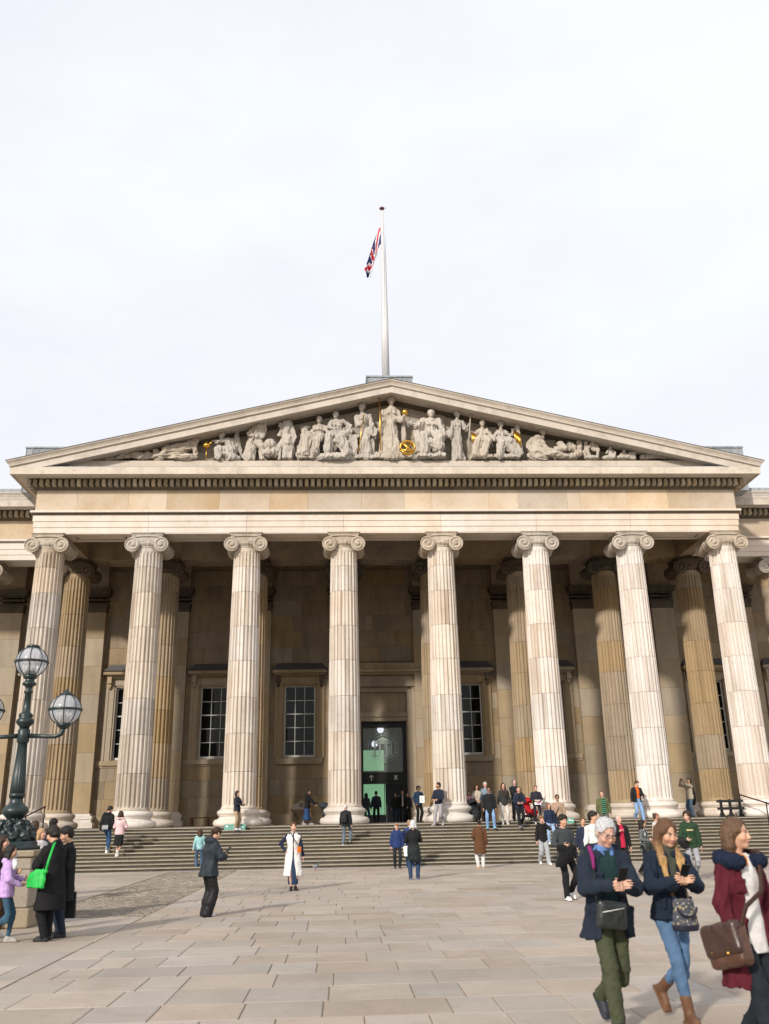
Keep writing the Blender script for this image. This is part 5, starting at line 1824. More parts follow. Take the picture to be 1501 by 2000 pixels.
    if g('cap'):
        F = Vox(hc - .2, hc + .2, vh)
        F.ell(H(0, .016, .050), (.088, .105, .080), .01, 'add', HR); F.cut(H(0, 0, .045), HR @ vec(0, .12, -1))
        F.rbox(H(0, -.115, .052), (.062, .055, .007), .006, .02, R3=HR @ rotx(.18))
        part('cap', F, cloth(g('cap')), 0, sm=1)
    if g('glasses'):
        m = MB(); gm = MT['black_iron']
        for s in (-1, 1):
            c = vec(s * .034, -.103, .004)
            pts = [tuple(H(c[0] + .025 * math.cos(a), c[1] + .006 * abs(math.cos(a)), c[2] + .018 * math.sin(a)) * sc) for a in np.linspace(0, 2 * math.pi, 17)]
            m.tube(pts, .0022 * g('glw', 1), 6, False)
            m.tube([tuple(H(s * .058, -.098, .010) * sc), tuple(H(s * .078, -.05, .012) * sc), tuple(H(s * .080, .01, .008) * sc)], .002 * g('glw', 1), 5)
            if g('glasses') == 'dark':
                V_ = [tuple(H(c[0] + .025 * math.cos(a), c[1], c[2] + .018 * math.sin(a)) * sc) for a in np.linspace(0, 2 * math.pi, 13)[:-1]]
                m.add(V_, [tuple(range(12))])
        m.tube([tuple(H(-.010, -.108, .008) * sc), tuple(H(.010, -.108, .008) * sc)], .0022 * g('glw', 1), 5)
        m.build('glasses', gm, o)
    J['obj'] = o
    Rz = rotz(R(g('head', 0)))
    J['w'] = lambda v: np.array(p['pos'], float) + Rz @ (np.asarray(v, float) * sc)
    J['Rz'] = Rz
    return J

# ------------------------------------------------------------------ carried things
def carried(name, label, cat, J, at, group=None):
    """an empty at a place in a figure's own frame; parts are then built in that frame"""
    o = empty(name, tuple(J['w'](at)), 0)
    o.rotation_euler = J['obj'].rotation_euler.copy()
    o.scale = (J['sc'],) * 3
    return tag(o, label, cat, group)
def sdf_part(o, name, F, mat, amp=0, wl=.08, sm=1):
    V, Q = F.mesh(sm)
    V = folds(V, Q, amp, wl, 5); TRIS[0] += len(Q) * 2
    return link(name, np_mesh(name, V, Q, mat), None, o)
def phone(J, nm, label, wr=None):
    s = 1 if nm == 'L' else -1
    j = J[nm]
    at = j['wr'] + j['hd'] * .085 + unit(j['hn']) * .028
    if wr is not None: at = wr
    o = carried('phone', label, 'phone', J, at)
    n = unit(vec(0, .75, .65)); u = unit(vec(0, -.65, .75)); x = vec(1, 0, 0)
    Rm = Matrix(np.stack([x, n, u], 1).tolist())
    m = MB(); m.box((0, 0, .02), (.038, .005, .077), rot=Rm); m.build('case', MT['black_iron'], o)
    m = MB(); m.box(tuple(Rm @ Vector((0, .0065, .02))), (.034, .0008, .070), rot=Rm); m.build('screen', MT['pane'], o)
    return o
def backpack(J, label, c, size=(.15, .085, .22), straps=True, c2=None):
    sp = J['sp']; z = 1.20
    at = sp(z) + vec(0, .14 + size[1], 0)
    o = carried('backpack', label, 'backpack', J, at)
    F = Vox((-.25, -.2, -.32), (.25, .2, .32), .016)
    F.rbox((0, 0, 0), size, .06, .02); F.rbox((0, size[1] * .9, -.07), (size[0] * .75, .04, size[2] * .5), .03, .02)
    sdf_part(o, 'sack', F, cloth(c, .7), .004)
    for s in (-1, 1):
        m = MB()
        sh = sp(1.45) + vec(.085 * s, 0, .045) - at; fr = sp(1.28) + vec(.105 * s, -.15, 0) - at; lo = sp(1.08) + vec(.14 * s, .02, 0) - at
        m.tube([(s * .08, -size[1], .18), tuple(sh), tuple(fr), tuple(lo), (s * .10, -size[1], -.15)], .02, 6); m.build('strap', cloth(c2 or c, .7), o)
    return o
def cross_strap(o, J, at, pts, c, r=.012):
    m = MB(); m.tube([tuple(np.asarray(p, float) - at) for p in pts], r, 6); m.build('strap', cloth(c, .6), o)
# ================================================================== people
def on_ground(px, fy, hy=None, h=None):
    p = on_z(px, fy, 0.0)
    hh = h or float(np.clip(on_y(px, hy, p[1])[2], 1.45, 1.86))
    return (p[0], p[1], 0.0), hh
def on_steps(px, fy, hy=None, h=None, kmin=0):
    best = None
    for k in range(kmin, NS):
        z = zstep(k); p = on_z(px, fy, z)
        y0 = -1.2 - TR * k; y1 = y0 + TR if k else 3.0
        e = max(y0 + .08 - p[1], 0, p[1] - (y1 - .04))
        if best is None or e < best[0]: best = (e, k, np.clip(p[1], y0 + .08, y1 - .06), z)
    _, k, Y, z = best
    p = on_y(px, fy, Y)
    hh = h or float(np.clip(on_y(px, hy, Y)[2] - z, 1.40, 1.88))
    return (p[0], Y, z), hh
def at_depth(px, Y, hy, z=0.0):
    p = on_y(px, hy, Y)
    return (p[0], Y, z), float(np.clip(p[2] - z, 1.5, 1.86))

NAVY, BLACK, CHAR = (.018, .026, .048), (.012, .012, .013), (.035, .036, .04)
JEAN, DJEAN, LJEAN = (.075, .13, .24), (.028, .05, .10), (.20, .32, .52)
WHITE, CREAM, GREY = (.72, .71, .69), (.60, .55, .46), (.26, .27, .29)
DK, BRN, BLD, GRY = (.014, .010, .008), (.055, .028, .015), (.30, .18, .08), (.52, .52, .53)
jk = lambda c, **k: dict(dict(name='jacket', c=c, puff=.022, hem=.80, collar=.012), **k)
sw = lambda c, **k: dict(dict(name='sweater', c=c, puff=.012, hem=.86), **k)
shirt = lambda c, **k: dict(dict(name='shirt', c=c, puff=.002, hem=.84), **k)
WALK1 = {'L': (.08, -.24, 0, 5, 0), 'R': (-.08, .22, .02, -5, 35)}
WALK2 = {'R': (-.08, -.24, 0, -5, 0), 'L': (.08, .22, .02, 5, 35)}

# ---- the three walkers in front -------------------------------------------------
pos, _ = on_ground(1206, 2008, h=1.78)
ja = person(dict(pos=pos, h=1.80, q=2, head=6, lean=.06, skin='fair', hair='short', hairc=(.42, .42, .43), brow=(.25, .23, .22), hyaw=6, hpitch=26,
    glasses='thin', stubble=0, seed=4,
    feet={'R': (-.07, -.20, 0, 0, 0), 'L': (-.02, .34, .03, 8, 48)}, arms={'L': ((.045, -.33, 1.16), (.75, .45, -.6)), 'R': ((.055, -.31, 1.17), (.8, .45, -.5))},
    legs=('straight', (.055, .062, .034)), shoes=(.02, .025, .035),
    tops=[shirt((.10, .19, .42), collar=.010, sleeve=False, neck=1.50, amp=.1, puff=-.014), dict(name='sweater', c=(.012, .035, .036), puff=.012, hem=.84, sleeve=False, vneck=.10, amp=.3),
          dict(name='parka', c=(.015, .022, .036), puff=.040, hem=.72, flare=.045, opening=.07, collar=.02, hood=1.05, amp=1.25, wl=.10, pockets=((-.75, .90, .075, .085), (.8, .90, .075, .085), (-.62, 1.22, .05, .055)))],
    label='older person with white hair and glasses in navy parka, both hands on a phone'))
phone(ja, 'R', 'black phone held by the white haired person in glasses', vec(.0, -.42, 1.245) + (ja['sp'](1.1) - vec(0, 0, 1.1)))
at = vec(-.07, -.265, .93)
bg = carried('shoulder_bag', 'small black leather bag hanging on the navy parka of the white haired person', 'bag', ja, at)
F = Vox((-.2, -.1, -.2), (.2, .1, .2), .009); F.rbox((0, 0, 0), (.135, .042, .115), .03, .01, R3=roty(.12)); F.rbox((0, -.035, .0), (.105, .016, .085), .012, .01, R3=roty(.12))
sdf_part(bg, 'pouch', F, plain('black_leather', (.018, .022, .022), .3, 0, .5, .2, 20, .4, 40), .003)
m = MB(); m.tube([(-.10, -.058, .03), (.10, -.058, .055)], .004, 5); m.build('zip', MT['sash'], bg)
cross_strap(bg, ja, at, [at + vec(-.12, .02, .10), ja['sp'](1.2) + vec(-.16, -.17, 0), ja['sp'](1.45) + vec(-.15, -.02, .055), ja['sp'](1.40) + vec(-.10, .16, 0)], (.02, .02, .022))
m = MB(); o = carried('backpack_strap', 'purple strap over the shoulder of the white haired person', 'strap', ja, ja['sp'](1.40) + vec(-.155, -.10, 0))
F = Vox((-.1, -.15, -.15), (.1, .15, .15), .009); F.cone((.005, .06, .085), (0, -.025, 0), .019, .019, .01, flat=((0, .6, .5), 2.2)); F.cone((0, -.025, 0), (-.01, -.055, -.09), .019, .016, .01, flat=((0, 1, .2), 2.2))
sdf_part(o, 'webbing', F, cloth((.20, .02, .12)))

pos, _ = on_ground(1333, 1994, h=1.74)
jb = person(dict(pos=pos, h=1.765, sex='f', q=2, head=4, lean=.05, skin='light', hair='long', hairc=(.11, .055, .028), hairc2=(.42, .25, .10), hyaw=12, hpitch=18, seed=9, hair_front=.13, hvol=1.15,
    feet={'R': (.0, -.16, 0, 0, 0), 'L': (-.05, .34, .04, 6, 50)}, arms={'L': ((.045, -.31, 1.20), (.75, .45, -.6)), 'R': ((.05, -.30, 1.20), (.8, .45, -.5))},
    legs=('slim', (.085, .155, .27)), shoes=(.13, .06, .028), boot=.13, sole=(.16, .09, .05),
    tops=[dict(name='scarf', c=(.055, .06, .045), puff=.012, hem=1.20, sleeve=False, neck=1.535),
          dict(name='jacket', c=(.011, .019, .035), puff=.030, hem=.86, flare=.02, opening=.03, collar=.03, amp=1.25, wl=.085, pockets=((-.85, 1.0, .06, .05), (.85, 1.0, .06, .05)))],
    label='person with long brown to blond hair in navy jacket and jeans, smiling at a phone'))
phone(jb, 'R', 'dark phone held by the long haired person in jeans', vec(.0, -.405, 1.275) + (jb['sp'](1.1) - vec(0, 0, 1.1)))
at = vec(.02, -.25, .92)
bg = carried('bucket_bag', 'patterned grey bucket bag with dark handle on the person in jeans', 'bag', jb, at)
t = NT('tapestry'); pz = t.new('ShaderNodeTexCoord').outputs['Object']
vr = t.new('ShaderNodeTexVoronoi'); vr.inputs['Scale'].default_value = 38; t.l.new(pz, vr.inputs['Vector'])
n1 = t.ramp(vr.outputs['Distance'], .25, .45); n2 = t.ramp(t.noise(pz, 30, 2), .45, .6)
t.l.new(t.mix(n1, t.mix(n2, (.30, .29, .28), (.42, .32, .10)), (.05, .055, .075)), t.b.inputs['Base Color']); t.b.inputs['Roughness'].default_value = .8
F = Vox((-.2, -.15, -.2), (.2, .15, .2), .009); F.loft([(-.12, 0, 0, .125, .07), (-.05, 0, 0, .12, .068), (.06, 0, 0, .10, .055), (.10, 0, 0, .10, .05), (.13, 0, 0, .085, .04)], .01)
sdf_part(bg, 'sack', F, t.m, .004)
F = Vox((-.2, -.15, -.2), (.2, .15, .0), .009); F.loft([(-.145, 0, 0, .12, .066), (-.09, 0, 0, .13, .075)], .01)
sdf_part(bg, 'leather_base', F, cloth((.02, .022, .035), .5))
m = MB(); m.tube([(.09 * math.cos(a), -.075 - .02 * abs(math.sin(a)), .06 + .075 * math.sin(a)) for a in np.linspace(math.pi, 2 * math.pi, 12)], .011, 6); m.build('handle', cloth((.02, .022, .03), .5), bg)
cross_strap(bg, jb, at, [at + vec(.05, -.02, .12), jb['sp'](1.2) + vec(.06, -.20, 0), jb['sp'](1.40) + vec(.12, -.12, .03)], (.10, .08, .06), .010)

pos, _ = on_ground(1490, 2066, h=1.76)
jc = person(dict(pos=pos, h=1.77, sex='f', q=2, head=20, lean=.03, skin='light', hair='mid', hairc=(.10, .055, .03), hyaw=24, hpitch=4, seed=14, hair_front=.0,
    feet={'R': (-.06, -.20, 0, 0, 0), 'L': (.08, .25, .02, 6, 30)}, arms={'R': ((.22, -.10, .88), (.5, .9, 0)), 'L': 'pocket'},
    legs=('straight', (.014, .018, .024)), shoes=BLACK,
    tops=[dict(name='undershirt', c=(.62, .22, .03), puff=.0, hem=1.05, sleeve=False, vneck=.08, amp=.1), dict(name='blouse', c=(.62, .60, .58), puff=.014, hem=.74, sleeve=False, amp=.4, vneck=.25),
          dict(name='parka', c=(.080, .010, .018), puff=.034, hem=.50, flare=.06, opening=.072, collar=.0, amp=1.25, wl=.10, pockets=((-.75, .92, .08, .09), (-.6, 1.24, .055, .06), (.7, 1.24, .055, .06)))],
    label='person with brown shoulder length hair in burgundy parka with leather shoulder bag'))
# fur trimmed hood
o_ = jc['obj']
F = Vox(jc['sp'](1.40) - vec(.3, .3, .15), jc['sp'](1.40) + vec(.3, .3, .2), .009)
for tt in np.linspace(-1, 1, 15):
    a = tt * 2.35
    F.ell(jc['sp'](1.425) + vec(.155 * math.sin(a), .01 + .12 * math.cos(a) - .03, .02 - .035 * (1 - math.cos(a)) * .5), (.072, .072, .062), .025)
V, Q = F.mesh(1); V = folds(V, Q, .012, .03, 3, (1, 1, 1))
link('fur_hood', np_mesh('fur_hood', V * jc['sc'], Q, cloth((.010, .016, .036), .95)), None, o_)
at = vec(-.26, -.06, .80)
bg = carried('messenger_bag', 'brown leather messenger bag slung from the person in burgundy', 'bag', jc, at)
F = Vox((-.2, -.28, -.25), (.2, .28, .25), .009); F.rbox((0, 0, 0), (.075, .20, .155), .05, .01, R3=rotx(-.25))
lth = plain('brown_leather', (.075, .032, .018), .38, 0, .5, .35, 9, .5, 30)
sdf_part(bg, 'pouch', F, lth, .006, .15)
F = Vox((-.2, -.28, -.25), (.2, .28, .25), .009); F.rbox((-.045, .0, .05), (.05, .205, .125), .04, .01, R3=rotx(-.25)); F.rbox((.05, 0, -.06), (.10, .3, .16), .01, .01, 'sub', rotx(-.25))
sdf_part(bg, 'flap', F, plain('dark_brown_leather', (.045, .020, .014), .35, 0, .5, .3, 9, .5, 30), .006, .15)
for q_ in ((-.085, -.09, -.03), (-.085, .08, -.05)): m = MB(); m.ball(q_, .014, 8, 6); m.build('buckle', MT['gold'], bg)
F = Vox((-.1, -.4, -.2), (.6, .4, .9), .010)
pts = [vec(0, -.15, .12), vec(.06, -.19, .30), jc['sp'](1.2) + vec(.02, -.20, 0) - at, jc['sp'](1.43) + vec(.11, -.12, .05) - at, jc['sp'](1.46) + vec(.12, .04, .03) - at]
for a, b in zip(pts, pts[1:]): F.cone(a, b, .020, .020, .005, flat=((.3, 1, 0), 1.9))
sdf_part(bg, 'strap', F, cloth((.045, .022, .015), .5))

# ---- middle distance ------------------------------------------------------------
pos, h = on_ground(1109, 1758, 1590)
jd = person(dict(pos=pos, h=min(h, 1.80), q=1, head=14, skin='light', hair='thick', hairc=DK, hyaw=8, hpitch=6,
    feet={'R': (-.10, -.14, 0, 0, 0), 'L': (.14, .16, .02, 10, 30)}, arms={'R': 'carry', 'L': 'down'}, legs=('straight', (.013, .013, .014)), shoes=WHITE, sole=(.10, .03, .04),
    tops=[sw((.045, .05, .055), puff=.022, hem=.82)], label='person with thick black hair in grey sweater carrying a black coat on one arm'))
at = vec(-.16, -.30, .98)
ct = carried('folded_coat', 'black coat draped over the arm of the person in grey sweater', 'coat', jd, at)
F = Vox((-.3, -.2, -.35), (.3, .25, .2), .015)
F.cone((-.10, .02, .10), (.22, .02, .08), .075, .07, .03); F.loft([(-.30, -.14, 0, .10, .05), (-.2, -.06, 0, .17, .07), (-.05, .05, 0, .20, .08), (.10, .07, 0, .17, .07)], .04)
sdf_part(ct, 'cloth', F, cloth((.009, .009, .010)), .012, .12)

pos, h = on_ground(405, 1790, 1626)
jt = person(dict(pos=pos, h=1.72, sex='f', q=1, head=128, lean=.12, skin='light', hair='tail', hairc=(.045, .022, .012), hpitch=34, hyaw=8,
    feet={'L': (.09, .0, 0, 6, 0), 'R': (-.09, .06, 0, -4, 0)}, arms={'L': 'phone', 'R': 'phone'}, legs=('wide', (.012, .012, .013), .45), shoes=(.62, .63, .70),
    tops=[jk((.020, .028, .036), puff=.055, hem=.76, hood=1.3, collar=.03, amp=1.6, rough=.55, flare=.03)],
    label='person in dark puffer jacket and wide black trousers bending over a phone'))
phone(jt, 'L', 'black phone held up by the person in puffer jacket', vec(0, -.42, 1.24) + (jt['sp'](1.1) - vec(0, 0, 1.1)))

pos, h = on_ground(572, 1739, 1606)
person(dict(pos=pos, h=min(h, 1.75), sex='f', q=1, head=6, skin='fair', hair='bun', hairc=(.10, .045, .022), feet={'L': (.075, -.02, 0, 12, 0), 'R': (-.045, -.08, 0, -6, 0)},
    arms={'R': 'hip', 'L': ((.27, -.03, .86), (.4, .8, 0))}, legs=('skirt', (.025, .05, .10), 0, .15, .135), shoes=(.02, .014, .012),
    tops=[dict(name='sweater', c=(.016, .022, .05), puff=.006, hem=.90), dict(name='long_coat', c=(.70, .67, .64), puff=.034, hem=.36, flare=.075, sleeve=False, opening=.010, split=.035, collar=.022, amp=.8)],
    label='person posing in sleeveless cream coat over blue dress, one hand on hip'))
jr_pos, jr_h = pos, h
o = tag(empty('crossbody_bag', (pos[0], pos[1], 0), R(6)), 'small orange bag on a black strap across the cream coat', 'bag')
m = MB(); m.box((.155, -.165, 1.03), (.045, .03, .075), rz=.3); m.build('pouch', cloth((.62, .16, .02)), o)
m = MB(); m.tube([(.15, -.16, 1.10), (.02, -.175, 1.28), (-.085, -.10, 1.47), (-.10, .05, 1.47)], .010, 6); m.build('strap', cloth(BLACK), o)

pos, h = on_ground(808, 1718, 1600)
jp = person(dict(pos=pos, h=min(h, 1.72), sex='f', q=1, head=178, skin='fair', hair='bob', hairc=(.50, .50, .50), hpitch=4, feet={'L': (.11, 0, 0, 8, 0), 'R': (-.11, .02, 0, -8, 0)},
    arms={'L': 'phone', 'R': 'phone'}, legs=('straight', DJEAN), shoes=(.04, .05, .08), sole=(.2, .22, .25),
    tops=[sw((.013, .014, .016), puff=.02, hem=.80), dict(name='tied_coat', c=(.016, .020, .022), puff=.045, hem=.52, sleeve=False, flare=.06, neck=1.02, amp=1.6)] if False else
         [sw((.013, .014, .016), puff=.022, hem=.80)], label='person with silver bobbed hair seen from behind, black jacket tied at the waist'))
F = Vox((-.35, -.35, .48), (.35, .35, 1.08), .014)
F.loft([(.50, -.08, .02, .16, .14), (.60, -.03, .02, .21, .18), (.80, 0, .02, .215, .175), (.98, 0, .01, .19, .15), (1.02, 0, 0, .175, .135)], .02, rip=(.018, 7, .8, 1))
V, Q = F.mesh(2); V = folds(V, Q, .012, .1, 3)
link('tied_jacket', np_mesh('tied_jacket', V * jp['sc'], Q, cloth((.015, .02, .021), .7)), None, jp['obj'])

pos, h = on_ground(775, 1696, 1608)
person(dict(pos=pos, h=min(h, 1.76), head=4, skin='fair', hair='short', hairc=GRY, cap=(.30, .12, .05), arms={'L': 'down', 'R': 'down'}, legs=('straight', (.018, .02, .024)), shoes=(.04, .025, .02),
    tops=[jk((.018, .036, .12), puff=.035, hem=.78, hood=.9)], label='person in orange brown cap and blue jacket at the foot of the steps'))
b = tag(empty('carrier_bag', (pos[0] + .36, pos[1] - .05, .42)), 'white carrier bag held by the person in blue jacket and cap', 'bag')
m = MB(); m.add([(-.10, -.05, 0), (.14, -.05, 0), (.14, .05, 0), (-.10, .05, 0), (-.13, -.03, .34), (.05, -.03, .36), (.05, .03, .36), (-.13, .03, .34)], [(3, 2, 1, 0), (4, 5, 6, 7), (0, 1, 5, 4), (1, 2, 6, 5), (2, 3, 7, 6), (3, 0, 4, 7)]); m.build('sack', MT['white'], b)
m = MB(); m.tube([(-.09, 0, .34), (-.05, 0, .44), (0, 0, .35)], .006, 5); m.build('handle', MT['white'], b)
pos, h = on_ground(800, 1694, 1612)
person(dict(pos=pos, h=1.70, head=170, skin='fair', hair='short', hairc=(.3, .2, .12), legs=('straight', DJEAN), shoes=(.05, .10, .25), tops=[jk((.03, .05, .14))], label='person in blue hidden behind the silver haired one at the steps'))

pos, h = on_ground(938, 1696, 1600)
person(dict(pos=pos, h=min(h, 1.80), head=184, q=1, skin='olive', hair='buzz', hairc=DK, arms={'L': 'hold', 'R': 'down'}, legs=('straight', (.62, .60, .57)), shoes=(.48, .33, .20),
    tops=[dict(name='long_coat', c=(.105, .046, .022), puff=.035, hem=.52, flare=.03, collar=.02)], label='person from behind in long brown coat and white trousers'))
pos, h = on_ground(1062, 1689, 1592)
je = person(dict(pos=pos, h=min(h, 1.76), head=14, q=1, skin='fair', hair='thick', hairc=(.20, .11, .05), arms={'L': 'face', 'R': 'down'}, hpitch=8, feet=WALK1, legs=('baggy', (.33, .34, .36)), shoes=WHITE,
    tops=[sw((.012, .012, .013), puff=.024, hem=.80, hood=.9)], label='person in black hooded top and grey joggers with a hand at the ear'))
pos, h = on_ground(388, 1700, 1618)
person(dict(pos=pos, h=min(h, 1.70), sex='f', head=190, skin='light', hair='mid', hairc=BRN, legs=('straight', (.06, .10, .17)), shoes=WHITE,
    tops=[sw((.16, .42, .45), stripe=((.40, .58, .58), 26), puff=.016)], label='person from behind in teal striped top beyond the puffer jacket'))
pos, h = on_ground(1356, 1718, 1582)
jg = person(dict(pos=pos, h=min(h, 1.82), q=1, head=-14, skin='fair', hair='curly', hairc=(.035, .02, .014), hyaw=-30, hpitch=6, arms={'R': 'hold', 'L': 'down'}, feet=WALK2, legs=('straight', (.30, .31, .33)), shoes=WHITE,
    tops=[sw((.022, .048, .024), puff=.024, hem=.80, hood=.8)], label='person with curly dark hair in green hooded top and grey trousers'))
o_ = jg['obj']
m = MB()
for k, x in enumerate((-.085, -.05, -.015, .02, .055)):       # yellow letters across the chest
    s_ = jg['sc']
    for (dx, dz, w, hh_) in ((-.011, 0, .004, .018), (.011, 0, .004, .018), (0, .015, .012, .004), (0, -.015 if k % 2 else 0, .012, .004)):
        m.box(((x + .015 + dx) * s_, -.172 * s_, (1.265 + dz) * s_), (w * s_, .006, hh_ * s_))
m.build('chest_lettering', plain('yellow_print', (.75, .62, .30), .7), o_)
at = vec(-.24, -.20, .98)
ct = carried('rolled_jacket', 'black jacket bundled in the hand of the person in green top', 'jacket', jg, at)
F = Vox((-.25, -.2, -.25), (.25, .2, .25), .016); F.ell((0, 0, 0), (.13, .11, .12), .03); F.ell((.05, .0, -.10), (.10, .09, .10), .04); sdf_part(ct, 'cloth', F, cloth(BLACK, .6), .012)

def simple(label, place, **k):
    pos, h = place
    d = dict(pos=pos, h=h, label=label); d.update(k)
    j = person(d)
    if d.get('q', 0) == 0: j['obj'].scale = (1.10, 1.10, 1.05)
    return j
# ---- behind the three walkers ---------------------------------------------------
simple('person in white shirt with dark backpack straps behind the white haired one', at_depth(1155, -19.5, 1585), head=20, skin='light', hair='thick', hairc=DK, q=1, legs=('straight', CHAR), tops=[shirt((.66, .65, .62), puff=.014)], hyaw=30)
jw = simple('person in black over red, hidden behind the white haired one', at_depth(1207, -15, 1597), head=10, skin='fair', hair='bald', hairc=GRY, q=0, legs=('straight', BLACK), tops=[dict(name='shirt', c=(.45, .02, .06), puff=.01, hem=.82, sleeve=False), jk((.012, .012, .014), opening=.05)], arms={'R': 'strap'})
simple('child in dark jacket beside the person in white shirt', ((*at_depth(1137, -14, 1607)[0][:2], 0), 1.62), sex='c', head=0, skin='light', hair='short', hairc=(.12, .06, .03), legs=('straight', CHAR), tops=[jk((.02, .025, .05))])
jx = simple('person with dark hair in grey cardigan and pale scarf, coat on arm', at_depth(1252, -14.5, 1601), sex='f', head=45, skin='light', hair='mid', hairc=DK, hyaw=35, q=1, legs=('straight', BLACK), feet=WALK1, arms={'R': 'carry'},
    tops=[dict(name='blouse', c=(.02, .02, .022), puff=.004, hem=.82, sleeve=False), dict(name='scarf', c=(.55, .57, .60), puff=.014, hem=1.02, sleeve=False, opening=.035), jk((.11, .115, .12), opening=.06, hem=.70)])
at = vec(-.18, -.26, .95)
ct = carried('folded_coat', 'dark green coat carried by the person in grey cardigan', 'coat', jx, at)
F = Vox((-.3, -.2, -.42), (.3, .2, .2), .018); F.loft([(-.38, -.06, 0, .10, .05), (-.2, -.03, 0, .14, .08), (.0, .0, 0, .17, .09), (.10, .03, 0, .14, .07)], .04); sdf_part(ct, 'cloth', F, cloth((.025, .032, .028), .8), .012)
simple('bald bearded person in beige jacket beside the grey cardigan', at_depth(1279, -13.5, 1586), head=45, hyaw=40, skin='tan', hair='bald', hairc=(.05, .03, .02), stubble=.6, q=1, legs=('straight', CHAR), tops=[shirt((.50, .52, .58)), jk((.42, .35, .26), opening=.045)])
simple('person in glasses and bright blue jacket behind the burgundy parka', at_depth(1424, -19, 1591), head=60, hyaw=25, skin='light', hair='buzz', hairc=DK, q=1, glasses='thin', glw=2, legs=('straight', CHAR), tops=[jk((.015, .035, .24), puff=.04, hood=1.0)])

# ---- on the steps and in the portico --------------------------------------------
j = simple('person climbing the steps in black hooded top and jeans beside the pink jacket', on_steps(206, 1664, 1578), head=168, skin='light', hair='short', hairc=DK, hpitch=25, hyaw=-30, feet={'L': (.08, -.30, .12, 0, 0), 'R': (-.08, .05, 0, 0, 0)}, legs=('slim', (.03, .07, .16)), shoes=WHITE, tops=[sw((.013, .014, .017), puff=.028, hood=1.0)])
o = tag(empty('waist_bag', tuple(j['w'](vec(.0, .17, 1.0)))), 'small silver grey bag on the back of the black hooded top', 'bag')
m = MB(); m.box((0, -.01, 0), (.12, .05, .08)); m.build('pouch', cloth((.30, .31, .33), .5), o); m = MB(); m.tube([(-.1, .0, .06), (-.13, .02, .2), (-.10, .05, .40)], .012, 5); m.build('strap', cloth(BLACK), o)
simple('person climbing the steps in pale pink jacket and black skirt', on_steps(231, 1671, 1588), sex='f', head=172, skin='fair', hair='mid', hairc=(.04, .022, .015), hyaw=25, feet={'L': (.07, -.02, 0, 0, 0), 'R': (-.07, .28, .02, 0, 55)}, legs=('skirt', BLACK, 0, .42, .19), shoes=WHITE, arms={'R': 'hold', 'L': 'hold'}, tops=[jk((.66, .46, .47), puff=.03, hood=.9, hem=.82)])
jb1 = simple('bald person with black backpack climbing the steps', on_steps(676, 1650, 1574), head=158, skin='fair', hair='bald', hairc=GRY, hyaw=-20, feet={'R': (-.09, -.28, .13, 0, 0), 'L': (.09, .08, 0, 0, 0)}, legs=('straight', (.12, .15, .19)), shoes=(.05, .05, .055), sole=WHITE, tops=[jk((.016, .017, .019))])
backpack(jb1, 'black backpack with grey jacket on the bald person climbing the steps', (.02, .02, .022))
simple('person with dark bob in navy jacket and beige trousers on the top steps', on_steps(462, 1623, 1548, kmin=1), sex='f', head=62, skin='light', hair='bob', hairc=DK, arms={'L': 'carry', 'R': 'phone'}, legs=('straight', (.34, .25, .16)), shoes=(.50, .52, .60), tops=[jk((.022, .026, .036), puff=.03)])
jst = simple('person in black top and long blue skirt pushing a stroller', on_steps(600, 1607, 1545), sex='f', head=80, skin='light', hair='mid', hairc=DK, lean=.08, arms={'L': 'push', 'R': 'push'}, legs=('skirt', (.025, .06, .16), 0, .22, .26), shoes=(.3, .3, .32), tops=[sw(BLACK, puff=.03, hem=.78)], feet={'L': (.09, -.15, 0, 0, 0), 'R': (-.09, .18, 0, 0, 0)})
simple('person with navy jacket and cap holding a white paper at the door', on_steps(817, 1598, 1538), head=30, skin='brown', hair='short', hairc=DK, cap=(.015, .018, .025), hyaw=30, arms={'L': 'carry', 'R': 'pocket'}, legs=('straight', BLACK), tops=[jk((.02, .04, .08))])
p = on_y(823, 1561, -.55); o = tag(empty('paper_sheet', tuple(p)), 'white sheet of paper held up beside the door', 'paper')
m = MB(); m.box((0, 0, 0), (.11, .004, .15)); m.build('sheet', MT['white'], o); m = MB()
for k in range(5): m.box((-.01, -.006, .10 - .04 * k), (.07, .001, .006))
m.build('print', cloth((.2, .2, .22)), o)
simple('bearded person in navy sweater and light grey trousers leaving the door', on_steps(857, 1607, 1532, kmin=1), head=-40, skin='tan', hair='short', hairc=DK, stubble=.7, hyaw=-30, arms={'R': 'hold', 'L': 'hold'}, legs=('straight', (.30, .29, .30)), shoes=(.35, .33, .34), tops=[sw((.018, .022, .040), puff=.018, collar=.01)], feet=WALK2)
# people in the dark doorway
YD = YW - .3
jd1 = simple('person with dark backpack entering the doorway', at_depth(735, YD - .6, 1548, Z0), head=180, skin='light', hair='short', hairc=DK, legs=('straight', BLACK), tops=[jk((.03, .035, .05))])
backpack(jd1, 'dark blue backpack of the person entering the doorway', (.02, .028, .045))
simple('person in black and white waiting inside the doorway', at_depth(784, YD, 1546, Z0), sex='f', head=5, skin='fair', hair='tail', hairc=(.06, .03, .02), arms={'R': 'face', 'L': 'down'}, legs=('straight', BLACK), tops=[shirt((.5, .5, .5)), jk(BLACK, opening=.03)])
simple('person in grey top standing far inside the doorway', at_depth(716, YD + .1, 1556, Z0), sex='f', head=150, skin='light', hair='mid', hairc=DK, legs=('straight', DJEAN), tops=[jk((.04, .05, .055))])
simple('person in blue jeans half seen inside the doorway', at_depth(771, YD + .4, 1553, Z0), head=0, skin='fair', hair='short', hairc=BRN, legs=('straight', DJEAN), tops=[jk((.03, .03, .03))])
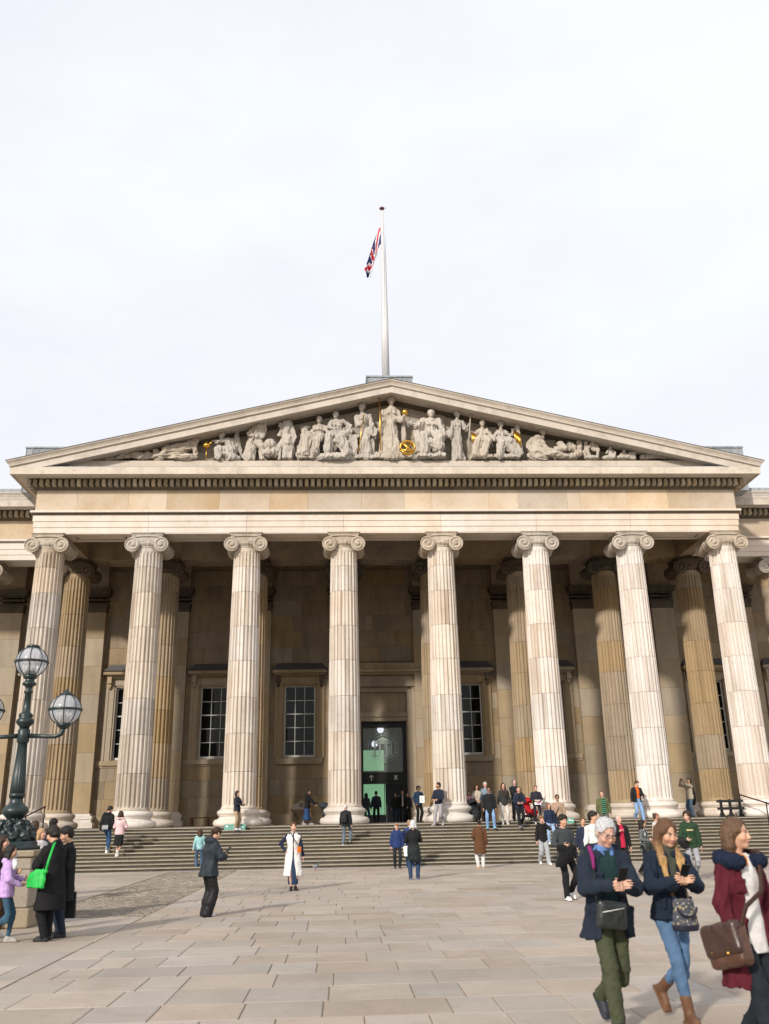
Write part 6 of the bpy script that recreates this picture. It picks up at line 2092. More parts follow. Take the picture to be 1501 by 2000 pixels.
simple('person in dark coat at the right jamb inside the doorway', at_depth(794, YD + .3, 1556, Z0), head=10, skin='light', hair='short', hairc=DK, legs=('straight', BLACK), tops=[jk((.02, .02, .022))])
# group by the fifth column
simple('person in sunglasses, black coat and light jeans descending the steps', on_steps(957, 1620, 1541), head=-6, skin='tan', hair='buzz', hairc=DK, stubble=.6, glasses='dark', glw=3, feet={'L': (.16, -.05, 0, 10, 0), 'R': (-.12, .02, 0, -5, 0)}, legs=('straight', LJEAN), shoes=(.16, .42, .62), tops=[jk((.014, .015, .018), hem=.62, puff=.03)])
simple('grey haired person in blue shirt behind the sunglasses wearer', at_depth(946, .9, 1531, Z0), head=10, skin='fair', hair='short', hairc=GRY, legs=('straight', CHAR), tops=[shirt((.20, .26, .33), puff=.014)])
simple('person with long black hair in beige cardigan at a stroller', at_depth(929, .6, 1536, Z0), sex='f', head=-20, skin='tan', hair='mid', hairc=DK, hyaw=30, arms={'L': 'push', 'R': 'push'}, legs=('straight', CHAR), tops=[sw((.42, .36, .30), puff=.02)])
simple('child in pink standing between a column and a stroller', ((on_y(913, 1556, .3)[0], .3, Z0), 1.30), sex='c', head=20, skin='tan', hair='mid', hairc=DK, legs=('straight', (.2, .06, .08)), tops=[jk((.50, .22, .28))])
simple('person with long brown hair in dark belted jacket and white trousers', on_steps(985, 1600, 1533, kmin=1), sex='f', head=0, skin='fair', hair='long', hairc=(.06, .028, .016), legs=('straight', (.58, .55, .50)), shoes=(.5, .5, .5), tops=[jk((.035, .036, .034), hem=.80)])
simple('tall person with long grey hair and black top, arms held across', at_depth(1003, -.4, 1526, Z0), head=4, skin='fair', hair='mid', hairc=(.16, .14, .13), arms={'R': 'cross', 'L': 'hold'}, legs=('straight', (.03, .032, .036)), tops=[sw((.012, .013, .016), puff=.02, sl_end=.5)])
simple('person in navy jacket and black trousers descending with hands together', on_steps(1016, 1619, 1540), head=0, skin='fair', hair='short', hairc=(.12, .08, .05), arms={'L': 'hold', 'R': 'hold'}, feet=WALK2, legs=('straight', (.014, .014, .016)), shoes=(.22, .22, .23), tops=[shirt(BLACK), jk((.018, .024, .045), opening=.04, hem=.78)])
simple('young person in charcoal sweater holding a pink and white leaflet', on_steps(1049, 1607, 1537, kmin=1), head=0, skin='fair', hair='short', hairc=(.16, .09, .05), hpitch=14, arms={'L': 'hold', 'R': 'hold'}, legs=('slim', (.02, .02, .024)), shoes=(.45, .45, .45), tops=[sw((.024, .026, .034), puff=.018)])
p = on_y(1049, 1567, -1.5); o = tag(empty('leaflet', tuple(p)), 'pink and white leaflet held by the person in charcoal sweater', 'leaflet')
m = MB(); m.box((0, 0, 0), (.15, .006, .10)); m.build('sheet', MT['white'], o); m = MB(); m.box((.04, -.009, -.02), (.07, .002, .05)); m.build('print', cloth((.55, .2, .4)), o)
jn = simple('person in tan sweater with a dark strap across the chest', on_steps(1093, 1638, 1556), head=-4, skin='olive', hair='short', hairc=DK, glasses='dark', glw=2, feet=WALK1, legs=('straight', (.05, .09, .16)), tops=[sw((.36, .25, .18), puff=.018)])
o = tag(empty('sling_bag', tuple(jn['w'](vec(-.16, -.12, .95)))), 'dark sling bag strap across the tan sweater', 'bag')
m = MB(); m.box((0, 0, 0), (.05, .04, .08)); m.build('pouch', cloth(BLACK), o); m = MB(); m.tube([(0, -.02, .05), (.14, -.06, .32), (.24, .06, .52)], .016, 6); m.build('strap', cloth((.05, .03, .02)), o)
simple('person with brown hair in navy sweatshirt and pale jeans on the steps', on_steps(1076, 1650, 1572), sex='f', head=10, skin='fair', hair='mid', hairc=(.16, .08, .04), legs=('straight', (.28, .40, .58)), tops=[sw((.016, .024, .055), puff=.022)], shoes=WHITE)
jo = simple('person in olive jacket and green striped top beside a rear column', on_steps(1182, 1632, 1548), head=0, skin='fair', hair='short', hairc=(.10, .05, .03), hyaw=-30, legs=('straight', (.10, .09, .07)), feet=WALK1, tops=[dict(name='striped_top', c=(.012, .03, .03), stripe=((.06, .22, .13), 13), puff=.008, hem=.82, sleeve=False), jk((.10, .11, .05), opening=.06)])
ja1 = simple('person with orange scarf, black jacket and light jeans before a column', on_steps(1247, 1597, 1528, kmin=1), head=12, skin='fair', hair='short', hairc=(.06, .04, .03), hpitch=20, hyaw=20, feet=WALK1, arms={'L': 'hold'}, legs=('straight', LJEAN), shoes=(.22, .10, .06), tops=[dict(name='scarf', c=(.62, .12, .02), puff=.012, hem=.98, sleeve=False), jk((.015, .016, .018), opening=.05, puff=.026)])
backpack(ja1, 'small dark backpack worn with an orange scarf', (.06, .05, .055), (.13, .07, .19))
jc1 = simple('person in cap and beige jacket raising a phone beside a column', on_steps(1350, 1589, 1523), head=-75, skin='tan', hair='short', hairc=DK, cap=(.07, .07, .065), arms={'L': 'up', 'R': 'up'}, hpitch=-18, legs=('straight', (.08, .13, .19)), tops=[jk((.42, .37, .28), puff=.028)])
phone(jc1, 'L', 'small dark phone raised by the person in a cap', vec(0, -.40, 1.72))
bkp = carried('jacket_bundle', 'black coat hanging from the back of the person in a cap', 'coat', jc1, jc1['sp'](1.1) + vec(0, .18, 0))
F = Vox((-.25, -.15, -.6), (.25, .2, .35), .02); F.loft([(-.55, -.05, .04, .08, .05), (-.25, 0, .04, .15, .08), (.05, 0, .02, .15, .08), (.28, 0, 0, .10, .05)], .04); sdf_part(bkp, 'cloth', F, cloth(BLACK), .012)

# ---- around the lamp pedestal ---------------------------------------------------
pos, h = on_ground(92, 1838, 1612)
jk1 = person(dict(pos=pos, h=min(h, 1.82), q=1, head=-118, skin='light', hair='thick', hairc=DK, hpitch=24, lean=.05, feet={'L': (.09, .02, 0, 10, 0), 'R': (-.09, -.08, 0, -8, 0)},
    arms={'L': 'phone', 'R': 'phone'}, legs=('straight', BLACK), shoes=(.012, .012, .012), boot=.12,
    tops=[dict(name='long_coat', c=(.011, .011, .012), puff=.055, hem=.46, flare=.05, collar=.03, amp=1.2)], label='person with black hair in long black coat by the lamp pedestal'))
at = vec(.02, .0, .98)
o = carried('green_bag', 'bright green slouchy bag on a long strap against the black coat', 'bag', jk1, vec(.29, -.02, .98))
F = Vox((-.12, -.3, -.25), (.15, .35, .25), .012); F.loft([(-.17, .05, .0, .055, .17), (-.05, .04, 0, .06, .20), (.05, .03, 0, .05, .15), (.11, .02, .05, .03, .08)], .02)
gbm = cloth((.012, .40, .055), .45, .4)
sdf_part(o, 'sack', F, gbm, .016, .14)
m = MB(); m.tube([(.03, .16, .04), (-.02, .17, .26), (-.12, .14, .46), (-.28, .02, .52), (-.32, -.12, .40)], .020, 8); m.ball((.03, .17, .07), .035, 8, 6); m.build('strap', gbm, o)
pos2, h2 = on_ground(118, 1830, 1614)
person(dict(pos=pos2, h=min(h2, 1.80), q=1, head=-60, skin='light', hair='thick', hairc=DK, hpitch=18, legs=('straight', (.02, .03, .05)), shoes=BLACK, arms={'L': 'hold', 'R': 'down'},
    tops=[jk((.013, .013, .015), hem=.55, puff=.04)], label='second black haired person in dark coat beside the green bag wearer'))
o = tag(empty('tote_bag', (pos2[0] + .02, pos2[1] + .12, .28)), 'black tote bag hanging low beside the black coats', 'bag')
m = MB(); m.add([(-.16, -.06, 0), (.16, -.06, 0), (.16, .06, 0), (-.16, .06, 0), (-.13, -.04, .40), (.15, -.04, .42), (.15, .04, .42), (-.13, .04, .40)], [(3, 2, 1, 0), (4, 5, 6, 7), (0, 1, 5, 4), (1, 2, 6, 5), (2, 3, 7, 6), (3, 0, 4, 7)]); m.build('sack', cloth(BLACK, .6), o)
m = MB(); m.tube([(-.08, 0, .40), (0, 0, .60), (.08, 0, .41)], .012, 6); m.build('handle', cloth(BLACK), o)
pos, h = on_ground(2, 1842, 1664)
person(dict(pos=pos, h=1.50, sex='c', q=1, head=100, skin='light', hair='bob', hairc=DK, hpitch=4, feet={'L': (.07, -.10, 0, 0, 0), 'R': (-.07, .26, .03, 0, 50)}, arms={'L': 'carry', 'R': 'hold'}, legs=('slim', (.04, .09, .14)), shoes=(.35, .33, .31), sole=(.16, .13, .10),
    tops=[jk((.50, .33, .62), puff=.03, hood=1.0)], label='child with dark hair in lilac jacket and jeans holding a cup'))
p = on_y(30, 1688, pos[1] - .1); o = tag(empty('paper_cup', tuple(p)), 'white lidded paper cup held by the child in lilac', 'cup')
m = MB(); m.lathe([(.032, -.08), (.045, .05)], 16); m.build('cup', MT['white'], o); m = MB(); m.lathe([(.048, .05), (.048, .062), (.04, .08)], 16); m.build('lid', plain('cup_lid', (.6, .6, .62), .4), o)
pos, h = on_ground(-14, 1832, 1640)
person(dict(pos=pos, h=1.64, sex='f', q=1, head=85, skin='light', hair='mid', hairc=(.03, .018, .012), arms={'L': 'carry', 'R': 'carry'}, legs=('straight', (.09, .05, .03)), shoes=WHITE,
    tops=[jk((.03, .022, .02))], label='person with dark hair at the parapet holding paper cups'))
for k, (px, py) in enumerate(((22, 1664), (28, 1673))):
    p = on_y(px, py, pos[1] - .05); o = tag(empty('paper_cup', tuple(p), 0), ('upper' if k == 0 else 'lower') + ' of two paper cups held by the person at the parapet', 'cup', 'cups of the person at the parapet')
    o.rotation_euler = (0, .5, 0)
    m = MB(); m.lathe([(.030, -.07), (.043, .05)], 16); m.build('cup', MT['white'], o); m = MB(); m.lathe([(.046, .05), (.046, .06), (.038, .075)], 16); m.build('lid', plain('cup_lid', (.6, .6, .62), .4), o)
simple('fair haired person in white top beyond the lamp pedestal', at_depth(83, -19.5, 1618), sex='f', head=70, q=1, skin='fair', hair='bob', hairc=(.38, .24, .12), legs=('straight', JEAN), tops=[jk((.60, .56, .56))])
simple('brown haired person in dark jacket beyond the lamp pedestal', at_depth(70, -17.5, 1610), sex='f', head=150, skin='light', hair='bob', hairc=BRN, legs=('straight', CHAR), tops=[jk((.03, .03, .035))])
simple('dark haired person standing behind the two black coats', at_depth(106, -18.5, 1606), head=160, skin='light', hair='short', hairc=DK, legs=('straight', CHAR), tops=[jk((.02, .02, .025))])
simple('dark haired person in grey left of the lamp foot', at_depth(8, -18.0, 1612), head=120, skin='light', hair='thick', hairc=DK, legs=('straight', CHAR), tops=[jk((.05, .05, .06))])

# ---- strollers, pigeon ----------------------------------------------------------
def wheel(o, c, r, w=.025):
    m = MB(); m.tube([(c[0], c[1] + r * math.cos(a), c[2] + r * math.sin(a)) for a in np.linspace(0, 2 * math.pi, 19)], w * .6, 6, False)
    wl_ = m.build('wheel', MT['black_iron'], o)
    m = MB(); m.tube([(c[0] - .02, c[1], c[2]), (c[0] + .02, c[1], c[2])], .02, 8)
    for k in range(5):
        a = 2 * math.pi * k / 5; m.tube([(c[0], c[1], c[2]), (c[0], c[1] + r * math.cos(a), c[2] + r * math.sin(a))], .006, 4)
    m.build('spokes', MT['sash'], wl_)
def stroller(pos, rz, c, label, hood=True):
    o = tag(empty('stroller', pos, rz), label, 'stroller', None)
    for s in (-1, 1):
        wheel(o, (.24 * s, .30, .13), .13); wheel(o, (.20 * s, -.34, .10), .10)
        m = MB(); m.tube([(.20 * s, -.34, .10), (.22 * s, -.05, .42), (.24 * s, .40, .85), (.22 * s, .56, 1.02)], .014, 6); m.tube([(.24 * s, .30, .13), (.23 * s, .0, .45)], .014, 6); m.build('frame', MT['black_iron'], o)
    m = MB(); m.tube([(-.22, .56, 1.02), (.22, .56, 1.02)], .018, 6); m.build('handlebar', MT['black_iron'], o)
    F = Vox((-.3, -.5, .1), (.3, .5, 1.2), .02)
    F.cone((0, -.25, .40), (0, .10, .42), .19, .19, .03, flat=((0, 0, 1), 1.8)); F.cone((0, .12, .42), (0, .26, .80), .19, .19, .03, flat=((0, 1, -.3), 2.2)); F.cone((0, -.25, .4), (0, -.36, .25), .16, .14, .03, flat=((0, 1, 0), 2))
    sdf_part(o, 'seat', F, cloth(c, .7), .006)
    if hood:
        F = Vox((-.3, -.4, .6), (.3, .5, 1.2), .02); F.ell((0, .18, .82), (.23, .27, .22), .02); F.ell((0, .10, .72), (.19, .24, .20), .02, 'sub'); F.cut((0, 0, .74), (0, .25, -1))
        sdf_part(o, 'hood', F, cloth(c, .7), .004)
    F = Vox((-.3, -.3, .1), (.3, .4, .4), .02); F.rbox((0, .06, .22), (.18, .2, .06), .04, .02); sdf_part(o, 'basket', F, cloth(BLACK), .006)
    return o
p = on_y(628, 1606, jst['obj'].location[1] + .1)
stroller((jst['obj'].location[0] + 1.0, jst['obj'].location[1] + .1, Z0), R(82), (.03, .035, .045), 'dark folding stroller pushed past the fourth column')
stroller((on_y(925, 1600, -.25)[0], -.25, Z0), R(12), (.02, .022, .025), 'black stroller with large hood beside the fifth column')
stroller((on_y(1035, 1600, -.2)[0], -.2, Z0), R(30), (.42, .012, .02), 'bright red stroller beside the person in charcoal sweater')
pp = on_z(617, 1700)
o = tag(empty('pigeon', (pp[0], pp[1], 0), R(70)), 'grey pigeon with green neck walking at the foot of the steps', 'pigeon')
F = Vox((-.15, -.25, .0), (.15, .25, .35), .010)
F.cone((0, .06, .13), (0, -.05, .155), .052, .056, .02); F.cone((0, .08, .125), (0, .20, .09), .035, .014, .02, flat=((0, 0, 1), 1.8)); F.cone((0, -.07, .17), (0, -.10, .25), .036, .022, .02); F.ell((0, -.108, .268), (.021, .027, .022), .01); F.cone((0, -.128, .266), (0, -.155, .258), .008, .003, .005)
V, Q = F.mesh(1)
C = np.tile(np.array((.16, .165, .18)), (len(V), 1)); C[(V[:, 1] < -.055) & (V[:, 2] > .17)] = (.03, .10, .08); C[V[:, 1] > .13] = (.05, .05, .06); C[(V[:, 1] < -.13)] = (.1, .09, .09)
t = NT('feathers'); a_ = t.new('ShaderNodeAttribute'); a_.attribute_name = 'Col'; t.l.new(a_.outputs['Color'], t.b.inputs['Base Color']); t.b.inputs['Roughness'].default_value = .6
link('pigeon_body', np_mesh('pigeon_body', V, Q, t.m, C), None, o)
for s in (-1, 1):
    m = MB(); m.tube([(.025 * s, .01, .10), (.028 * s, .015, .012)], .006, 5)
    for a in (-.5, 0, .5): m.tube([(.028 * s, .015, .008), (.028 * s + .03 * math.sin(a), .015 - .03 * math.cos(a), .006)], .004, 4)
    m.build('leg', plain('pigeon_leg', (.35, .08, .07), .6), o)
# ================================================================== pediment sculpture
YS = -.95
PXM = float(on_y(763, 860, YS)[0] - on_y(762, 860, YS)[0])       # metres per photo pixel at the figures
def SP(q):
    x, y = q[0], q[1]; d = q[2] if len(q) > 2 else 0
    a = on_y(x, y, YS)
    return np.array([a[0], YS - d * PXM, a[2]])
def statue(label, prims, folds_=(.06, .20), mat='statue', name='statue', vox=.030, extras=(), stretch=(1, 1, .16), cat='statue'):
    pts, rs = [], []
    for p in prims:
        if p[0] in 'cCs': pts += [SP(p[1]), SP(p[2])]; rs += [max(p[3], p[4]) * PXM]
        else: pts += [SP(p[1])]; rs += [max(p[2]) * PXM]
    r = max(rs) + .06
    lo, hi = np.min(pts, 0) - r, np.max(pts, 0) + r
    lo[2] = max(lo[2], 18.872); hi[1] = min(hi[1], TY - .03)
    F = Vox(lo, hi, vox)
    for p in prims:
        k = .032
        if p[0] == 'c': F.cone(SP(p[1]), SP(p[2]), p[3] * PXM, p[4] * PXM, k)
        elif p[0] == 'C': F.cone(SP(p[1]), SP(p[2]), p[3] * PXM, p[4] * PXM, k, flat=((0, 1, 0), p[5]))
        elif p[0] == 'E': F.ell(SP(p[1]), tuple(x * PXM for x in p[2]), .014)
        elif p[0] == 's': F.cone(SP(p[1]), SP(p[2]), p[3] * PXM, p[4] * PXM, .012)
        elif p[0] == 'e': F.ell(SP(p[1]), tuple(x * PXM for x in p[2]), .03)
        elif p[0] == 'b': F.rbox(SP(p[1]), tuple(x * PXM for x in p[2]), .03, .02)
        elif p[0] == '-': F.ell(SP(p[1]), tuple(x * PXM for x in p[2]), .012, 'sub')
    F.cut((0, 0, 18.874), (0, 0, -1))
    V, Q = F.mesh(1)
    V0 = V.copy(); Q0 = Q
    V = folds(V, Q, folds_[0], folds_[1], int(abs(prims[0][1][0])), stretch)
    V = folds(V, Q, folds_[0] * .5, folds_[1] * .45, int(abs(prims[0][1][0])) + 1, stretch)
    if len(prims) > 6 and prims[5][0] == '-' and prims[6][0] == '-':         # keep the carved head crisp
        d_ = np.linalg.norm(V0 - SP(prims[0][1]), axis=1) / (prims[0][2][2] * PXM)
        w_ = np.clip((d_ - 1.5) / .5, .08, 1)[:, None]
        V = V0 * (1 - w_) + V * w_
    base = np.array([np.mean(V[:, 0]), YS, 18.872])
    o = link(name, np_mesh(name, V - base, Q, MT[mat]), None, None, tuple(base))
    tag(o, label, cat)
    for (nm, mt, fn) in extras:
        m = MB(); fn(m, lambda q: tuple(SP(q) - base)); m.build(nm, MT[mt], o)
    return o
def hd(x, y, r=6.2, d=0, hair=1.0, turn=0):
    """head with face, nose, brow hollows, hair and neck, in photo pixels"""
    r *= 1.2; y += .8
    return [('E', (x + turn * r * .22, y + r * .08, d + r * .20), (r * .62, r * .72, r * .92)), ('E', (x - turn * r * .12, y - r * .28, d - r * .22), (r * .84 * hair, r * .86 * hair, r * .80 * hair)),
            ('E', (x + turn * r * .38, y + r * .60, d + r * .45), (r * .40, r * .42, r * .36)), ('E', (x - turn * r * .1, y - r * .62, d + r * .30), (r * .66 * hair, r * .36, r * .30)),
            ('s', (x + turn * r * .50, y - r * .10, d + r * .84), (x + turn * r * .62, y + r * .26, d + r * 1.06), r * .12, r * .17),
            ('-', (x - r * .28 + turn * r * .45, y - r * .04, d + r * .92), (r * .20, r * .22, r * .15)), ('-', (x + r * .28 + turn * r * .45, y - r * .04, d + r * .92), (r * .20, r * .22, r * .15)),
            ('-', (x + turn * r * .6, y + r * .46, d + r * .98), (r * .22, r * .12, r * .06)),
            ('c', (x, y + r * .5, d - 1), (x, y + r * 1.6, d - 1), r * .40, r * .46)]
def torso(x, y, w, yw, ww, d=0):
    """sloping shoulders, chest with folds of cloth, waist"""
    return [('c', (x - w * .55, y + 2.5, d), (x + w * .55, y + 2.5, d), w * .36, w * .36), ('c', (x, y - 1, d), (x, y + 3, d), w * .34, w * .5), ('C', (x, y + 4, d), (x, (y + yw) / 2 + 2, d + 1), w * .80, w * .74, 1.25), ('c', (x, (y + yw) / 2, d), (x, yw, d), w * .66, ww),
            ('E', (x - w * .36, y + 9, d + w * .62), (w * .30, w * .22, w * .26)), ('E', (x + w * .36, y + 9, d + w * .62), (w * .30, w * .22, w * .26))]
def gold_rod(a, b, r):
    def fn(m, P): m.tube([P(a), P(b)], r * PXM, 8); m.ball(P(a), r * 1.9 * PXM, 8, 6)
    return fn

def g_globe(m, P): m.ball(P((789, 809, 8)), 6.6 * PXM, 16, 12)
statue('tall central statue in a long robe on the pediment, holding gilt sceptre and orb', hd(762, 784, 8.0, 5, 1.05) + torso(762, 802, 16, 830, 11, 2) + [
    ('c', (762, 830, 2), (762, 846, 2), 11, 14.5), ('c', (762, 846, 2), (763, 872, 2), 14.5, 16), ('c', (763, 870, 2), (764, 893, 2), 18, 20),
    ('c', (750, 806, 1), (744, 830, 3), 6, 5), ('c', (744, 830, 3), (742.5, 844, 9), 4.6, 3.4), ('c', (774, 806, 1), (782, 823, 3), 6.5, 5.5), ('c', (782, 823, 3), (788, 815, 9), 4.6, 3.4),
    ('C', (747, 810, 6), (779, 824, 8), 7, 7, 1.4), ('C', (786, 820, 1), (788, 866, 1), 4.5, 5, 1.3), ('b', (768, 894, 0), (36, 16, 6)), ('C', (752, 850, -4), (747, 884, -4), 7, 8, 1.0)],
    (.055, .22), extras=[('gilt_sceptre', 'gold', gold_rod((741, 780, 11), (743.5, 884, 11), 1.3)), ('gilt_orb', 'gold', g_globe)])
def g_ring(m, P):
    c = np.array(P((793, 883, 22)))
    r = 14 * PXM
    for (tx, rr) in ((0, .05), (1.0, .04), (.5, .03)):
        pts = [tuple(c + np.array([r * math.cos(a), r * math.sin(a) * math.sin(tx) * .8, r * math.sin(a) * math.cos(tx * .8)])) for a in np.linspace(0, 2 * math.pi, 33)]
        m.tube(pts, rr, 6, False)
    m.tube([tuple(c + np.array([-r, 0, r]) * .72), tuple(c + np.array([r, 0, -r]) * .72)], .07, 6); m.tube([tuple(c + np.array([r, 0, r]) * .7), tuple(c - np.array([r, 0, r]) * .7)], .02, 6)
m = MB(); c0 = SP((793, 883, 22)); g_ring(m, lambda q: tuple(SP(q) - c0))
tag(m.build('armillary_sphere', MT['gold'], None, tuple(c0)), 'gilt armillary sphere at the feet of the tall central statue', 'sphere')
statue('standing robed statue with round palette and gilt staff, head turned aside', hd(707, 797, 6.8, 4, 1.05, -.5) + torso(710, 812, 13, 836, 8.5) + [
    ('c', (712, 836), (713, 850), 8.5, 11.5), ('c', (713, 850), (714, 874), 11.5, 12), ('c', (714, 872), (716, 893), 13, 14), ('c', (699, 814), (698, 832, 4), 5.5, 5), ('c', (698, 832, 4), (712, 828, 10), 4.5, 4),
    ('c', (722, 814), (727, 830, 2), 6, 5), ('c', (727, 830, 2), (725, 842, 8), 4.5, 4), ('C', (726, 844, 9), (727, 845, 9), 11.5, 11.5, 4.0), ('C', (728, 850), (729, 884), 4, 4.5, 1), ('b', (714, 896), (20, 14, 4))],
    extras=[('gilt_staff', 'gold', gold_rod((711, 816, 13), (700, 889, 13), .9))])
statue('seated statue leaning an elbow on a block, hair bound', hd(656, 812, 6.4, 4, 1.0, -.3) + torso(660, 824, 12.5, 846, 8.5) + [ ('c', (660, 852, 6), (644, 858, 18), 10, 9), ('c', (672, 852, 6), (666, 862, 18), 10, 9), ('c', (643, 858, 18), (641, 886, 16), 8.5, 8), ('c', (666, 862, 18), (678, 890, 16), 9, 10),
    ('c', (671, 823), (683, 834, 3), 5.5, 5), ('c', (683, 834, 3), (673, 842, 8), 4.5, 4), ('c', (649, 824), (642, 838, 6), 5.5, 5), ('c', (642, 838, 6), (655, 843, 11), 4.5, 4), ('C', (646, 860, 14), (690, 892, 12), 7, 6, 1.2),
    ('e', (680, 846, 4), (8, 8, 8)), ('b', (688, 874, -2), (10, 14, 18)), ('b', (690, 856, -2), (13, 15, 3)), ('e', (655, 898, 2), (44, 22, 11))])
statue('seated statue looking outward with cloth over the knees, beside a stub column', hd(624, 821, 6.2, 4, 1.0) + torso(625, 833, 11.5, 852, 8) + [ ('c', (618, 856, 6), (604, 862, 16), 9, 8), ('c', (628, 857, 6), (618, 866, 16), 9, 8), ('c', (604, 862, 16), (598, 888, 14), 8, 9), ('c', (618, 866, 16), (616, 890, 14), 8, 9),
    ('c', (634, 834), (642, 846, 4), 5, 4.5), ('c', (616, 834), (611, 846, 6), 5, 4.5), ('c', (611, 846, 6), (604, 850, 12), 4, 3.5), ('c', (597, 852, 6), (594, 870, 8), 7, 9), ('c', (595, 843, 8), (596, 850, 8), 5, 5), ('c', (594, 870, 8), (588, 890, 8), 9, 10), ('b', (608, 896), (26, 16, 4))])
m = MB(); c0 = SP((597, 890, -12)); hh = SP((597, 832, -12))[2] - 18.872
m.lathe([(.30, 0), (.28, hh * .92), (.34, hh * .94), (.38, hh * .97), (.38, hh)], 20, fn=lambda a, z: 1 - .05 * abs(math.sin(a * 8)))
tag(m.build('stub_column', MT['statue'], None, (c0[0], -.62, 18.872)), 'short fluted stone column between seated and standing statues', 'column')
statue('bent statue with bare back turned, cloth round the hips', [
    ('c', (562, 830), (560, 858), 10.5, 9), ('e', (549, 832, 2), (6, 7, 6.5)), ('c', (570, 834), (576, 856, 3), 5.5, 5), ('c', (576, 856, 3), (570, 872, 6), 4.5, 4), ('c', (553, 836), (547, 852, 5), 5, 4.5),
    ('c', (562, 858), (564, 878), 12, 13), ('c', (554, 864, 3), (545, 876, 6), 7, 5.5), ('c', (545, 876, 6), (547, 897, 4), 5.5, 4), ('c', (568, 874), (568, 897, 2), 6, 5), ('e', (563, 868, 5), (11, 10, 10)), ('b', (562, 890, 2), (10, 8, 9))], (.04, .2))
statue('stooping statue leaning on a staff, cloak hanging to one side', hd(518, 826, 6.4, 4, 1.05, .7) + [
    ('c', (508, 836, 2), (500, 862), 11, 11), ('c', (499, 834, 2), (488, 850, 5), 6, 5.5), ('c', (488, 850, 5), (503, 856, 11), 5, 4.5), ('c', (517, 838, 2), (514, 856, 6), 5.5, 5),
    ('c', (503, 862, 2), (512, 876, 8), 8, 7), ('c', (512, 876, 8), (511, 898, 6), 6, 4.5), ('c', (496, 864), (488, 894), 9, 10), ('C', (494, 842, -3), (482, 890, -3), 7, 8, 1.0), ('e', (528, 872, 2), (12, 16, 15)), ('e', (525, 888, 8), (13, 12, 9)), ('e', (538, 884, 3), (9, 12, 13)), ('c', (511, 897, 6), (517, 899, 12), 4, 3)],
    extras=[('staff', 'statue', gold_rod((516, 816, 13), (492, 869, 13), 1.4))])
statue('kneeling winged statue reaching toward a gilt lamp', hd(434, 852, 6, 4, 1.05, -.8) + [
    ('c', (446, 864), (452, 880), 10, 12), ('c', (441, 862, 4), (428, 866, 9), 4.5, 4), ('c', (428, 866, 9), (416, 864, 10), 4, 3), ('c', (448, 884, 6), (428, 882, 12), 9, 8), ('c', (428, 882, 12), (428, 897, 12), 7, 7), ('c', (450, 890, 4), (464, 896, 4), 8, 6),
    ('C', (458, 862, -3), (464, 842, -5), 9, 4.5, 1.6), ('C', (462, 860, -3), (472, 890, -5), 9, 3, 1.8), ('c', (438, 886, 6), (455, 896, 6), 9, 10)])
def g_lamp(m, P):
    c = P((406, 874, 12)); m.lathe([(.03, -.16), (.16, -.13), (.20, -.02), (.10, .06), (.05, .1), (.07, .14)], 14, c=c); m.tube([P((411, 872, 12)), P((416, 868, 12))], .05, 6)
c0 = SP((406, 874, 12)); m = MB(); g_lamp(m, lambda q: tuple(SP(q) - c0)); m.lathe([(.02, 18.872 - c0[2]), (.03, -.15)], 8)
tag(m.build('gilt_lamp', MT['gold'], None, tuple(c0)), 'gilt lamp between the kneeling winged statue and a reclining one', 'lamp')
statue('reclining statue propped on one arm with draped legs', hd(384, 863, 6, 5, 1.15, .6) + [
    ('c', (374, 870, 2), (350, 884, 2), 11, 10), ('c', (364, 868, 5), (342, 876, 10), 5, 4), ('c', (342, 876, 10), (328, 880, 12), 4, 3.5), ('c', (380, 872, 2), (384, 893, 6), 5.5, 5), ('c', (384, 893, 6), (372, 896, 12), 4, 4),
    ('c', (350, 886, 4), (328, 880, 8), 9, 8), ('c', (328, 880, 8), (318, 896, 8), 8, 8), ('c', (340, 892, 4), (306, 893, 6), 8, 7), ('e', (362, 897, 8), (26, 12, 7)), ('c', (306, 884, 2), (312, 896, 4), 7, 8)], stretch=(.3, 1, 1))
statue('carved rocks and reptile tapering into the corner beyond the reclining statue', [
    ('e', (290, 890), (13, 9, 8)), ('e', (268, 889), (16, 10, 7)), ('e', (242, 888), (12, 9, 10)), ('c', (252, 893, 5), (234, 896, 6), 5, 4), ('c', (228, 896), (198, 897), 5, 3), ('e', (276, 895, 5), (14, 8, 5)), ('e', (303, 893, 3), (9, 8, 6))], (.05, .15), stretch=(.4, 1, 1), cat='carving')
statue('broad seated statue in heavy robes and head cloth with one arm outstretched', hd(840, 810, 7, 6, 1.12) + torso(840, 823, 16.5, 848, 12.5) + [ ('c', (826, 822), (812, 834, 3), 7, 6.5), ('c', (812, 834, 3), (800, 828, 6), 6, 4.5), ('c', (854, 823), (861, 842, 3), 7, 6.5), ('c', (861, 842, 3), (862, 860, 10), 5.5, 5),
    ('c', (833, 852, 6), (824, 860, 20), 11, 10), ('c', (850, 852, 6), (855, 862, 20), 11, 10), ('c', (824, 860, 20), (826, 886, 18), 10, 11), ('c', (855, 862, 20), (850, 882, 18), 10, 10), ('c', (850, 884, 18), (858, 894, 20), 5, 4), ('C', (822, 868, 18), (855, 878, 20), 11, 11, 1.2),
    ('c', (812, 838, -3), (818, 890, -3), 6, 8), ('b', (838, 878, -4), (24, 12, 20)), ('b', (840, 896, 4), (28, 20, 4)), ('c', (830, 884, 18), (826, 896, 20), 5, 4)])
